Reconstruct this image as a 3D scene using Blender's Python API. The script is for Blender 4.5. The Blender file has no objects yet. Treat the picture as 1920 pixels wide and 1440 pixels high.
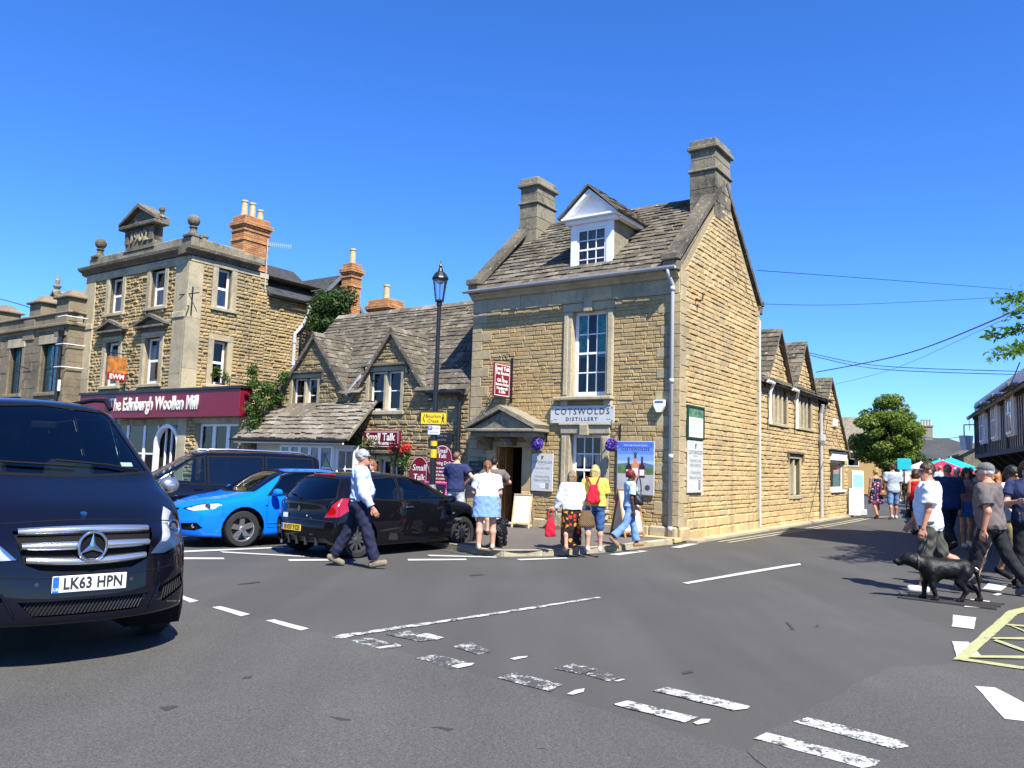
import bpy, bmesh, math, random
import numpy as np
from mathutils import Vector, Matrix
from mathutils.bvhtree import BVHTree
random.seed(7); rng = np.random.default_rng(7)
PI = math.pi; rad = math.radians
scene = bpy.context.scene
COL = scene.collection

# ---------------------------------------------------------------- camera, sky, sun, exposure
F, CAM_H = 1500.0, 1.65
PITCH, ROLL = math.atan(148 / F), 0.030
def camera_axes():
    fw = Vector((0, math.cos(PITCH), math.sin(PITCH)))
    r0 = Vector((1, 0, 0)); u0 = r0.cross(fw)
    c, s = math.cos(ROLL), math.sin(ROLL)
    return r0 * c + u0 * s, u0 * c - r0 * s, fw
CR, CU, CF = camera_axes()
cd = bpy.data.cameras.new('camera'); cam = bpy.data.objects.new('camera', cd); COL.objects.link(cam)
m3 = Matrix((CR, CU, -CF)).transposed()
cam.matrix_world = Matrix.Translation((0, 0, CAM_H)) @ m3.to_4x4()
cd.sensor_width = 36; cd.lens = F / 1920 * 36; cd.clip_end = 3000; cd.clip_start = .05
scene.camera = cam
SUN_EL, SUN_AZ = 51.5, -26.0          # light travels towards azimuth SUN_AZ (from +y, clockwise positive)
def sun_travel():
    e, a = rad(SUN_EL), rad(SUN_AZ)
    return Vector((math.cos(e) * math.sin(a), math.cos(e) * math.cos(a), -math.sin(e)))
world = bpy.data.worlds.new('World'); scene.world = world; world.use_nodes = True
wn = world.node_tree.nodes; wl = world.node_tree.links
bg = wn['Background']; sky = wn.new('ShaderNodeTexSky'); sky.sky_type = 'NISHITA'; sky.sun_disc = False
sky.sun_elevation = rad(SUN_EL); sky.sun_rotation = rad(SUN_AZ + 180)
sky.air_density = 1.0; sky.dust_density = .25; sky.ozone_density = 6.0; sky.altitude = 300
hs = wn.new('ShaderNodeHueSaturation'); hs.inputs['Saturation'].default_value = 1.15
tm = wn.new('ShaderNodeMix'); tm.data_type = 'RGBA'; tm.blend_type = 'MULTIPLY'; tm.inputs[0].default_value = 1; tm.inputs[7].default_value = (.60, .82, 1.20, 1)   # the camera's blue rendering of a clear sky
wl.new(sky.outputs[0], hs.inputs['Color']); wl.new(hs.outputs[0], tm.inputs[6]); wl.new(tm.outputs[2], bg.inputs[0]); bg.inputs[1].default_value = .105
sd = bpy.data.lights.new('sun', 'SUN'); sd.energy = 5.0; sd.angle = rad(.5); sd.color = (1, .95, .86)
sun = bpy.data.objects.new('sun', sd); COL.objects.link(sun)
sun.rotation_euler = sun_travel().to_track_quat('-Z', 'Y').to_euler()
vs = scene.view_settings; vs.view_transform = 'Standard'; vs.look = 'None'; vs.exposure = 1.04; vs.gamma = 1
vs.use_curve_mapping = False
scene.render.engine = 'CYCLES'
scene.cycles.max_bounces = 8; scene.cycles.transparent_max_bounces = 12; scene.cycles.caustics_reflective = False; scene.cycles.caustics_refractive = False

# ---------------------------------------------------------------- small helpers
def ray(px, py):
    return CR * ((px - 960) / F) - CU * ((py - 720) / F) + CF
def G(px, py, z=0.0):
    "point of the ground (height z) that the photograph shows at a pixel"
    d = ray(px, py); t = (z - CAM_H) / d.z
    return Vector((d.x * t, d.y * t, z))
def lerp(a, b, t): return a + (b - a) * t
def V(*a): return Vector(a)

class MB:
    def __init__(s): s.v = []; s.f = []; s.m = []; s.t = []
    def add(s, vs_, fs, mi=0, tint=.5):
        b = len(s.v); s.v.extend([tuple(p) for p in vs_])
        for f in fs: s.f.append([i + b for i in f]); s.m.append(mi); s.t.append(tint)
        return s
    def quad(s, a, b, c, d, mi=0, tint=.5): return s.add([a, b, c, d], [(0, 1, 2, 3)], mi, tint)
    def poly(s, pts, mi=0): return s.add(pts, [tuple(range(len(pts)))], mi)
    def box(s, x0, x1, y0, y1, z0, z1, mi=0, tint=.5, fr=None):
        vs_ = [V(x, y, z) for z in (z0, z1) for x, y in ((x0, y0), (x1, y0), (x1, y1), (x0, y1))]
        if fr: vs_ = [fr(*p) for p in vs_]
        return s.add(vs_, [(3, 2, 1, 0), (4, 5, 6, 7), (0, 1, 5, 4), (1, 2, 6, 5), (2, 3, 7, 6), (3, 0, 4, 7)], mi, tint)
    def bbox(s, x0, x1, y0, y1, z0, z1, b=.01, mi=0, tint=.5, fr=None):
        "box with chamfered edges"
        vs_ = []; fs = []
        X, Y, Z = (x0, x1), (y0, y1), (z0, z1); idx = {}
        for i in (0, 1):
            for j in (0, 1):
                for k in (0, 1):
                    sx, sy, sz = (b if i == 0 else -b), (b if j == 0 else -b), (b if k == 0 else -b)
                    for ax, p in enumerate(((X[i], Y[j] + sy, Z[k] + sz), (X[i] + sx, Y[j], Z[k] + sz), (X[i] + sx, Y[j] + sy, Z[k]))):
                        idx[i, j, k, ax] = len(vs_); vs_.append(V(*p))
        for i in (0, 1):
            fs.append([idx[i, a, c, 0] for a, c in ((0, 0), (1, 0), (1, 1), (0, 1))][::(1 if i else -1)])
            fs.append([idx[a, i, c, 1] for a, c in ((0, 0), (1, 0), (1, 1), (0, 1))][::(-1 if i else 1)])
            fs.append([idx[a, c, i, 2] for a, c in ((0, 0), (1, 0), (1, 1), (0, 1))][::(1 if i else -1)])
        for j in (0, 1):
            for k in (0, 1):
                fs.append([idx[0, j, k, 1], idx[1, j, k, 1], idx[1, j, k, 2], idx[0, j, k, 2]])
                fs.append([idx[j, 0, k, 0], idx[j, 1, k, 0], idx[j, 1, k, 2], idx[j, 0, k, 2]])
                fs.append([idx[j, k, 0, 0], idx[j, k, 1, 0], idx[j, k, 1, 1], idx[j, k, 0, 1]])
                for i in (0, 1): pass
        for i in (0, 1):
            for j in (0, 1):
                for k in (0, 1): fs.append([idx[i, j, k, 0], idx[i, j, k, 1], idx[i, j, k, 2]])
        if fr: vs_ = [fr(*p) for p in vs_]
        return s.add(vs_, fs, mi, tint)
    def prism(s, pts, d, mi=0, tint=.5):
        "polygon pts (3-D) extruded by vector d"
        n = len(pts); pts = [Vector(p) for p in pts]; d = Vector(d)
        return s.add(pts + [p + d for p in pts], [tuple(range(n))[::-1], tuple(range(n, 2 * n))] + [(i, (i + 1) % n, n + (i + 1) % n, n + i) for i in range(n)], mi, tint)
    def tube(s, path, r, n=8, mi=0, cap=True):
        path = [Vector(p) for p in path]; vs_ = []; fs = []
        rs = r if isinstance(r, (list, tuple)) else [r] * len(path)
        t0 = (path[1] - path[0]).normalized()
        ref = V(0, 0, 1) if abs(t0.z) < .9 else V(1, 0, 0)
        for i, p in enumerate(path):
            t = (path[min(i + 1, len(path) - 1)] - path[max(i - 1, 0)]).normalized()
            a = t.cross(ref)
            if a.length < 1e-4: a = t.cross(V(0, 1, 0))
            a.normalize(); b = a.cross(t).normalized()
            for k in range(n):
                q = 2 * PI * k / n; vs_.append(p + (a * math.cos(q) + b * math.sin(q)) * rs[i])
        for i in range(len(path) - 1):
            for k in range(n):
                k2 = (k + 1) % n; fs.append((i * n + k, i * n + k2, (i + 1) * n + k2, (i + 1) * n + k))
        if cap: fs.append(tuple(range(n))[::-1]); fs.append(tuple(range((len(path) - 1) * n, len(path) * n)))
        return s.add(vs_, fs, mi)
    def lathe(s, prof, c=(0, 0, 0), n=16, mi=0, axis='z', cap=True):
        vs_ = []; fs = []; c = Vector(c)
        for r, z in prof:
            for k in range(n):
                q = 2 * PI * k / n
                if axis == 'z': p = V(r * math.cos(q), r * math.sin(q), z)
                elif axis == 'y': p = V(r * math.cos(q), z, r * math.sin(q))
                else: p = V(z, r * math.cos(q), r * math.sin(q))
                vs_.append(c + p)
        for i in range(len(prof) - 1):
            for k in range(n):
                k2 = (k + 1) % n; fs.append((i * n + k, i * n + k2, (i + 1) * n + k2, (i + 1) * n + k))
        if cap: fs.append(tuple(range(n))[::-1]); fs.append(tuple(range((len(prof) - 1) * n, len(prof) * n)))
        return s.add(vs_, fs, mi)
    def mesh(s, name, mats, smooth=False):
        me = bpy.data.meshes.new(name); me.from_pydata(s.v, [], s.f)
        for m in (mats if isinstance(mats, (list, tuple)) else [mats]): me.materials.append(m)
        if any(s.m): me.polygons.foreach_set('material_index', s.m)
        at = me.attributes.new('tint', 'FLOAT', 'FACE'); at.data.foreach_set('value', s.t)
        if smooth: me.polygons.foreach_set('use_smooth', [True] * len(s.f))
        me.update(); return me
    def build(s, name, mats, parent=None, smooth=False, fix=True):
        me = s.mesh(name, mats, smooth)
        if fix and len(s.f) < 60000:
            b = bmesh.new(); b.from_mesh(me); bmesh.ops.recalc_face_normals(b, faces=b.faces); b.to_mesh(me); b.free()
        return link(name, me, parent)

def link(name, me, parent=None):
    o = bpy.data.objects.new(name, me); COL.objects.link(o)
    if parent is not None: o.parent = parent
    return o
def tag(o, label=None, cat=None, group=None, kind=None):
    if label: o['label'] = label
    if cat: o['category'] = cat
    if group: o['group'] = group
    if kind: o['kind'] = kind
    return o
def thing(name, label, cat, loc=(0, 0, 0), rz=0.0, group=None, kind=None):
    o = bpy.data.objects.new(name, None); COL.objects.link(o); o.empty_display_size = .2
    o.location = loc; o.rotation_euler = (0, 0, rz)
    return tag(o, label, cat, group, kind)
def copy_tree(o, parent=None):
    c = o.copy(); COL.objects.link(c)
    if parent is not None: c.parent = parent
    for ch in list(o.children): copy_tree(ch, c)
    return c

# ---------------------------------------------------------------- materials
class NT:
    def __init__(s, name):
        s.m = bpy.data.materials.new(name); s.m.use_nodes = True; s.t = s.m.node_tree; s.n = s.t.nodes
        s.b = s.n['Principled BSDF']; s.out = s.n['Material Output']
    def L(s, a, b): s.t.links.new(a, b)
    def new(s, typ, **kw):
        n = s.n.new(typ)
        for k, v in kw.items(): setattr(n, k, v)
        return n
    def pos(s): return s.new('ShaderNodeNewGeometry').outputs['Position']
    def obj(s): return s.new('ShaderNodeTexCoord').outputs['Object']
    def attr(s, name='tint'):
        n = s.new('ShaderNodeAttribute'); n.attribute_name = name; return n.outputs['Fac']
    def noise(s, scale, vec=None, detail=4, rough=.6, out='Fac', stretch=None):
        n = s.new('ShaderNodeTexNoise'); n.inputs['Scale'].default_value = scale
        n.inputs['Detail'].default_value = detail; n.inputs['Roughness'].default_value = rough
        v = vec if vec is not None else s.pos()
        if stretch:
            mp = s.new('ShaderNodeMapping'); mp.inputs['Scale'].default_value = stretch; s.L(v, mp.inputs[0]); v = mp.outputs[0]
        s.L(v, n.inputs['Vector']); return n.outputs[out]
    def ramp(s, fac, stops, interp='LINEAR'):
        n = s.new('ShaderNodeValToRGB'); r = n.color_ramp; r.interpolation = interp
        while len(r.elements) < len(stops): r.elements.new(.5)
        for e, (p, c) in zip(r.elements, stops):
            e.position = p; e.color = (c if isinstance(c, (tuple, list)) else (c, c, c))[:3] + (1,) if not isinstance(c, (int, float)) else (c, c, c, 1)
        s.L(fac, n.inputs[0]); return n.outputs[0]
    def mix(s, fac, a, b, mode='MIX'):
        n = s.new('ShaderNodeMix', data_type='RGBA', blend_type=mode)
        for sock, v in ((n.inputs[0], fac), (n.inputs[6], a), (n.inputs[7], b)):
            if hasattr(v, 'links') or hasattr(v, 'is_linked'): s.L(v, sock)
            elif isinstance(v, (int, float)): sock.default_value = v
            else: sock.default_value = tuple(v)[:3] + (1,)
        return n.outputs[2]
    def math(s, op, a, b=0.0):
        n = s.new('ShaderNodeMath', operation=op)
        for sock, v in ((n.inputs[0], a), (n.inputs[1], b)):
            if isinstance(v, (int, float)): sock.default_value = v
            else: s.L(v, sock)
        return n.outputs[0]
    def bump(s, h, strength=.3, dist=.01):
        n = s.new('ShaderNodeBump'); n.inputs['Strength'].default_value = strength; n.inputs['Distance'].default_value = dist
        s.L(h, n.inputs['Height']); s.L(n.outputs[0], s.b.inputs['Normal']); return n
    def set(s, color=None, rough=None, metal=None, spec=None, **kw):
        for k, v in (('Base Color', color), ('Roughness', rough), ('Metallic', metal), ('Specular IOR Level', spec)):
            if v is None: continue
            i = s.b.inputs[k]
            if hasattr(v, 'is_linked'): s.L(v, i)
            elif isinstance(v, (tuple, list)): i.default_value = tuple(v)[:3] + (1,)
            else: i.default_value = v
        for k, v in kw.items(): s.b.inputs[k.replace('_', ' ')].default_value = v
        return s

def srgb(r, g, b):
    f = lambda c: (c / 255 / 12.92) if c / 255 <= .04045 else ((c / 255 + .055) / 1.055) ** 2.4
    return (f(r), f(g), f(b))
def plain(name, c, rough=.6, metal=0., var=.12, scale=9., bump=0., bscale=60., spec=.5, **kw):
    t = NT(name)
    a = tuple(x * (1 - var) for x in c); b = tuple(min(1, x * (1 + var)) for x in c)
    t.set(t.ramp(t.noise(scale, t.obj()), [(.3, a), (.7, b)]), rough, metal, spec, **kw)
    if bump: t.bump(t.noise(bscale, t.obj()), bump, .01)
    return t.m
def stone_mat(name, cols, dirt=(.09, .085, .07), dirt_amt=.5, lichen=.25, bump=.5, lsc=17):
    "rough limestone: colour picked per stone from cols, grain, grey weathering in patches, pale lichen spots"
    t = NT(name); p = t.pos()
    n = len(cols)
    base = t.ramp(t.attr(), [(i / max(1, n - 1), c) for i, c in enumerate(cols)])
    g = t.noise(22, p, 5, .7); base = t.mix(.55, base, t.ramp(g, [(.25, .55), (.75, 1.35)]), 'MULTIPLY')
    w = t.noise(.55, p, 6, .65); w2 = t.noise(3.5, p, 4, .7)
    wf = t.ramp(t.math('ADD', t.math('MULTIPLY', w, .65), t.math('MULTIPLY', w2, .35)), [(.46, 0.), (.62, 1.)])
    base = t.mix(t.math('MULTIPLY', wf, dirt_amt), base, dirt)
    sk = t.ramp(t.noise(2.1, p, 4, .6, stretch=(1, 1, .13)), [(.56, 0.), (.72, 1.)]); base = t.mix(t.math('MULTIPLY', sk, .38), base, tuple(x * .55 for x in dirt))
    if lichen:
        l = t.ramp(t.noise(lsc, p, 4, .65), [(.62, 0.), (.66, 1.)])
        base = t.mix(t.math('MULTIPLY', l, lichen), base, (.52, .5, .42))
    t.set(base, .92, 0, .2)
    h = t.math('ADD', t.math('MULTIPLY', t.noise(45, p, 5, .7), .5), t.noise(14, p, 3, .6))
    t.bump(h, bump, .02)
    return t.m

HONEY = [(.36, .245, .10), (.45, .32, .14), (.40, .285, .125), (.49, .36, .17), (.36, .27, .135), (.46, .305, .12), (.42, .31, .155)]
M = {}
M['stone_front'] = stone_mat('honey limestone', HONEY, (.24, .19, .115), .45, .10)
M['stone_gable'] = stone_mat('lightened honey limestone', [(.48, .335, .15), (.55, .40, .195), (.47, .35, .18), (.60, .45, .23), (.52, .37, .17), (.45, .36, .21)], (.22, .185, .12), .5, .08)  # gable colour raised above the front wall's to carry its stronger sun
M['stone_cottage'] = stone_mat('brown limestone rubble', [(.25, .18, .085), (.33, .25, .12), (.28, .22, .12), (.38, .29, .15), (.22, .18, .11)], (.14, .12, .075), .5, .15)
M['stone_ewm'] = stone_mat('rock faced limestone', [(.36, .25, .11), (.42, .30, .14), (.33, .26, .14), (.46, .33, .15), (.30, .24, .13)], (.17, .15, .10), .55, .15)
M['mortar'] = stone_mat('lime mortar', [(.34, .27, .155), (.38, .30, .18)], (.2, .165, .11), .5, 0, .6)
M['dressed'] = stone_mat('dressed limestone', [(.40, .34, .21), (.46, .39, .25), (.36, .31, .20)], (.16, .15, .115), .6, .3, .3)
M['dressed_grey'] = stone_mat('weathered grey dressed limestone', [(.215, .19, .13), (.26, .23, .16), (.18, .165, .118)], (.05, .046, .037), .85, .5, .6, lsc=11)
M['dark_stone'] = stone_mat('dark weathered stone', [(.13, .115, .085), (.16, .14, .10), (.11, .10, .075)], (.04, .037, .03), .8, .55, .7, lsc=9)
M['stone_left'] = stone_mat('grey brown ashlar', [(.19, .155, .10), (.22, .18, .115), (.17, .14, .095)], (.08, .07, .055), .7, .25, .4)
M['slate'] = stone_mat('limestone roof slates', [(.075, .064, .048), (.16, .138, .10), (.11, .095, .068), (.22, .19, .14), (.14, .115, .078), (.09, .08, .063), (.18, .16, .125)], (.05, .045, .036), .6, .55, .9, lsc=8)
M['slate_light'] = stone_mat('pale limestone roof slates', [(.13, .11, .08), (.24, .21, .155), (.17, .14, .10), (.32, .29, .23), (.19, .16, .11)], (.07, .06, .045), .55, .6, .9, lsc=6)
M['blue_slate'] = stone_mat('blue grey slates', [(.05, .05, .052), (.065, .065, .066), (.045, .046, .05)], (.03, .03, .03), .5, .15, .3)
M['brick'] = stone_mat('orange brick', [(.42, .19, .075), (.50, .25, .10), (.36, .16, .07), (.55, .30, .13)], (.16, .09, .06), .4, 0, .3)
M['white'] = plain('white paint', (.78, .78, .76), .4, var=.04)
M['cream'] = plain('cream painted timber', (.72, .68, .58), .5, var=.05)
M['black_metal'] = plain('black painted metal', (.012, .012, .014), .35, var=.1)
M['grey_plastic'] = plain('grey plastic pipe', (.42, .42, .42), .45, var=.05)
M['lead'] = plain('lead flashing', (.18, .19, .2), .5, .3)
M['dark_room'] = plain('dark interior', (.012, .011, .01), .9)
M['curtain'] = plain('net curtain', (.55, .56, .56), .9, var=.2, scale=30)
M['curtain_green'] = plain('teal curtain', (.05, .42, .36), .9, var=.5, scale=14)
M['wood'] = plain('varnished timber', (.30, .15, .05), .5, var=.3, scale=6)
M['pot'] = plain('buff clay chimney pot', (.42, .35, .2), .7, var=.2)
def glass_mat(name, tint=(1, 1, 1), refl=(1, 1, 1), trans=.85, rough=.02, ior=1.5):
    "thin glass: reflects by Fresnel, lets the rest through with a tint"
    t = NT(name); t.n.remove(t.b)
    fr = t.new('ShaderNodeFresnel'); fr.inputs['IOR'].default_value = ior
    gl = t.new('ShaderNodeBsdfGlossy'); gl.inputs['Color'].default_value = refl + (1,); gl.inputs['Roughness'].default_value = rough
    tr = t.new('ShaderNodeBsdfTransparent'); tr.inputs['Color'].default_value = tuple(x * trans for x in tint) + (1,)
    mx = t.new('ShaderNodeMixShader'); t.L(fr.outputs[0], mx.inputs[0]); t.L(tr.outputs[0], mx.inputs[1]); t.L(gl.outputs[0], mx.inputs[2])
    t.L(mx.outputs[0], t.out.inputs[0]); return t.m
M['glass'] = glass_mat('window glass', trans=.92, ior=1.55)
M['lamp_glass'] = glass_mat('lantern glass', trans=.92, ior=1.45)

# ---------------------------------------------------------------- text
def text_mesh(s, size, mat, parent=None, name='lettering', fr=None, extrude=.0, align='CENTER', xs=1.0, bold=0.0, spacing=1.0, shear=0.0, lines=None):
    "flat or raised lettering; fr(x, y, c) maps the text plane into the parent's space"
    cu = bpy.data.curves.new('t', 'FONT'); cu.body = s; cu.size = size; cu.align_x = align; cu.align_y = 'CENTER'
    cu.extrude = extrude; cu.offset = bold; cu.space_character = spacing; cu.shear = shear; cu.resolution_u = 2
    if lines: cu.space_line = lines
    o = bpy.data.objects.new('t', cu); me = bpy.data.meshes.new_from_object(o)
    bpy.data.objects.remove(o); bpy.data.curves.remove(cu)
    me.name = name
    if fr:
        for v in me.vertices: v.co = fr(v.co.x * xs, v.co.y, v.co.z + extrude)
    me.materials.clear(); me.materials.append(mat)
    return link(name, me, parent)

# ---------------------------------------------------------------- coursed stone, tiles, windows
class Plane:
    "wall plane: s runs along a, z along b, c outward along n"
    def __init__(s, o, a, n, b=(0, 0, 1)): s.o, s.a, s.n, s.b = Vector(o), Vector(a).normalized(), Vector(n).normalized(), Vector(b).normalized()
    def __call__(s, x, z, c=0.0): return s.o + s.a * x + s.b * z + s.n * c
    def fr(s, dx=0, dz=0, c=0): return lambda x, y, w=0: s(dx + x, dz + y, c + w)
    def box(s, mb, x0, x1, z0, z1, c0, c1, b=.008, mi=0, tint=.5):
        return mb.bbox(x0, x1, z0, z1, c0, c1, b, mi, tint, fr=lambda x, z, c: s(x, z, c))

def span(poly, z):
    xs = []
    n = len(poly)
    for i in range(n):
        (x0, z0), (x1, z1) = poly[i], poly[(i + 1) % n]
        if abs(z1 - z0) < 1e-9: continue
        t = (z - z0) / (z1 - z0)
        if 0 <= t <= 1: xs.append(x0 + (x1 - x0) * t)
    return (min(xs), max(xs)) if len(xs) > 1 else None
def subtract(iv, cut):
    out = []
    for a, b in iv:
        if cut[1] <= a or cut[0] >= b: out.append((a, b)); continue
        if cut[0] > a: out.append((a, cut[0]))
        if cut[1] < b: out.append((cut[1], b))
    return out
def cell(poly, z0, z1, opens):
    "spans (l0,r0,l1,r1) of a course between z0 and z1"
    a, b = span(poly, z0 + 1e-4), span(poly, z1 - 1e-4)
    if not a or not b: return []
    mid = span(poly, (z0 + z1) / 2); iv = [mid]
    for o in opens:
        if o[1] < z1 - 1e-4 and o[3] > z0 + 1e-4: iv = subtract(iv, (o[0], o[2]))
    out = []
    for l, r in iv:
        l0, l1 = (a[0], b[0]) if abs(l - mid[0]) < 1e-6 else (l, l)
        r0, r1 = (a[1], b[1]) if abs(r - mid[1]) < 1e-6 else (r, r)
        out.append((l0, r0, l1, r1))
    return out
def breaks(poly, opens):
    return sorted({round(p[1], 4) for p in poly} | {round(o[i], 4) for o in opens for i in (1, 3)})
def wall_core(mb, pl, poly, opens, reveal=.22, c=0.0, mi=0):
    zs = [z for z in breaks(poly, opens) if min(p[1] for p in poly) - 1e-6 <= z <= max(p[1] for p in poly) + 1e-6]
    for z0, z1 in zip(zs, zs[1:]):
        for l0, r0, l1, r1 in cell(poly, z0, z1, opens):
            mb.quad(pl(l0, z0, c), pl(r0, z0, c), pl(r1, z1, c), pl(l1, z1, c), mi)
    for x0, z0, x1, z1 in opens:
        for p, q in (((x0, z0), (x1, z0)), ((x1, z0), (x1, z1)), ((x1, z1), (x0, z1)), ((x0, z1), (x0, z0))):
            mb.quad(pl(*p, c), pl(*q, c), pl(*q, c - reveal), pl(*p, c - reveal), mi)
def one_stone(pl, q, d, bev, jit, tint, c0=-.01, lift=0.):
    "q = corners (l0,z0),(r0,z0),(r1,z1),(l1,z1)"
    j = lambda: random.uniform(-jit, jit)
    q = [(x + j(), z + j()) for x, z in q]
    cx = sum(p[0] for p in q) / 4; cz = sum(p[1] for p in q) / 4
    vs_ = [pl(x, z, c0) for x, z in q] + [pl(x, z, d * .55 + lift * (i > 1)) for i, (x, z) in enumerate(q)]
    for x, z in q:
        dx, dz = cx - x, cz - z
        vs_.append(pl(x + math.copysign(min(bev, abs(dx) * .8), dx), z + math.copysign(min(bev, abs(dz) * .8), dz), d + j() * .6))
    fs = [(i, (i + 1) % 4, 4 + (i + 1) % 4, 4 + i) for i in range(4)] + [(4 + i, 4 + (i + 1) % 4, 8 + (i + 1) % 4, 8 + i) for i in range(4)] + [(8, 9, 10, 11)]
    return vs_, fs, tint
def emit_pieces(pieces, name, mat, parent, N, world_of, rest_name=None):
    "the N pieces that show largest become objects, the rest one joined part"
    sc = []
    for i, (vs_, fs, t, size) in enumerate(pieces):
        p = world_of @ vs_[0]; sc.append((-size / max(.5, (p - V(0, 0, CAM_H)).length_squared), i))
    sc.sort(); keep = {i for _, i in sc[:N]}
    rest = MB()
    for i, (vs_, fs, t, size) in enumerate(pieces):
        if i in keep:
            mb = MB().add(vs_, fs, 0, t); me = mb.mesh(name, mat); link(name, me, parent)
        else: rest.add(vs_, fs, 0, t)
    if rest.f:
        o = rest.build(rest_name or name + '_mass', mat, parent, fix=False); o['kind'] = 'stuff'
def rand_courses(z0, z1, lo, hi):
    out = [z0]
    while out[-1] < z1 - lo * 1.5: out.append(out[-1] + random.uniform(lo, hi))
    k = (z1 - z0) / (out[-1] - z0) if len(out) > 1 else 1
    if len(out) == 1: out.append(z1); k = 1
    return [z0 + (z - z0) * k for z in out]
def stones(pl, poly, opens, course=(.08, .12), length=(.16, .42), d=.022, bev=.012, jit=.004, gap=.007, bands=None, keepout=None):
    out = []
    lo, hi = min(p[1] for p in poly), max(p[1] for p in poly)
    zs = [z for z in breaks(poly, opens) if lo - 1e-6 <= z <= hi + 1e-6]
    cs = []
    for a, b in zip(zs, zs[1:]):
        if b - a < .02: continue
        c = rand_courses(a, b, *course); cs += list(zip(c, c[1:]))
    for z0, z1 in cs:
        for l0, r0, l1, r1 in cell(poly, z0, z1, opens):
            w = min(r0 - l0, r1 - l1)
            if max(r0 - l0, r1 - l1) < .04: continue
            n_ = [0.]
            while n_[-1] < 1:
                n_.append(n_[-1] + random.uniform(*length) * random.choice((.7, 1, 1, 1.3)) / max(.05, max(r0 - l0, r1 - l1)))
            n_ = [x / n_[-1] for x in n_]
            for t0, t1 in zip(n_, n_[1:]):
                q = [(lerp(l0, r0, t0) + gap, z0 + gap), (lerp(l0, r0, t1) - gap, z0 + gap), (lerp(l1, r1, t1) - gap, z1 - gap), (lerp(l1, r1, t0) + gap, z1 - gap)]
                if q[1][0] - q[0][0] < .015: q[1] = (q[0][0] + .015, q[1][1])
                if q[2][0] - q[3][0] < .01: q[2] = (q[3][0] + .01, q[2][1])
                dd = d * random.uniform(.45, 1.25)
                vs_, fs, t = one_stone(pl, q, dd, bev, jit, random.random())
                out.append((vs_, fs, t, (q[1][0] - q[0][0]) * (z1 - z0)))
    return out
def quoins(pl, x0, side, z0, z1, hs=.30, long=.46, short=.26, d=.03, c0=-.01):
    "dressed corner blocks on a wall plane from x0 inward (side=+1/-1)"
    out = []; z = z0; i = random.randint(0, 1)
    while z < z1 - .1:
        h = min(random.uniform(hs * .8, hs * 1.2), z1 - z); w = (long if i % 2 else short) * random.uniform(.85, 1.15); i += 1
        a, b = (x0, x0 + side * w) if side > 0 else (x0 + side * w, x0)
        vs_, fs, t = one_stone(pl, [(a, z + .004), (b - .004, z + .004), (b - .004, z + h - .004), (a, z + h - .004)], d, .008, .002, random.random(), c0)
        out.append((vs_, fs, t, w * h)); z += h
    return out
def tiles(pl, poly, rows=(.24, .15), width=(.16, .40), th=.028, lift=.046, over=.35, rag=.012):
    """stone slates on a roof plane: pl.b points up the slope; rows = (course height at the eave, at the top)"""
    out = []; lo, hi = min(p[1] for p in poly), max(p[1] for p in poly); z = lo; r = 0
    while z < hi - .03:
        f = (z - lo) / (hi - lo); h = lerp(rows[0], rows[1], f) * random.uniform(.94, 1.06); z1 = min(z + h, hi)
        a, b = span(poly, min(z + 1e-4, hi - 2e-4)), span(poly, z1 - 1e-4)
        if a and b:
            l0, r0, l1, r1 = a[0], a[1], b[0], b[1]; W_ = max(r0 - l0, r1 - l1, .05)
            n_ = [0.] if r % 2 else [random.uniform(-.5, 0) * width[0] / W_]
            while n_[-1] < 1: n_.append(n_[-1] + random.uniform(*width) / W_)
            for t0, t1 in zip(n_, n_[1:]):
                t0 = max(0, t0); t1 = min(1, t1)
                if (t1 - t0) * W_ < .03: continue
                g = .004; j = random.uniform(-rag, rag); z2 = min(z1 + h * over, hi)
                L0, R0 = lerp(l0, r0, t0) + g, lerp(l0, r0, t1) - g; L1, R1 = lerp(l1, r1, t0) + g, lerp(l1, r1, t1) - g
                tl = random.uniform(.7, 1.3) * lift; tw = random.uniform(-.006, .006)
                c = random.uniform(0, .015)
                k = min(.4, (R0 - L0) * .3)
                top = [pl(L0 + c * .5, z + j + c * .6, tl + tw), pl(R0 - c * .4, z + j + random.uniform(-.006, .006), tl - tw), pl(R1, z2, .004 + .006), pl(L1, z2, .010)]
                bot = [pl(L0, z + j + c * .6, tl + tw - th), pl(R0, z + j, tl - tw - th), pl(R1, z2, -.004), pl(L1, z2, -.004)]
                out.append((top + bot, [(0, 1, 2, 3), (0, 4, 5, 1), (1, 5, 6, 2), (3, 7, 4, 0), (2, 6, 7, 3)], random.random(), (R0 - L0) * h))
        z = z1; r += 1
    return out

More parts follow.
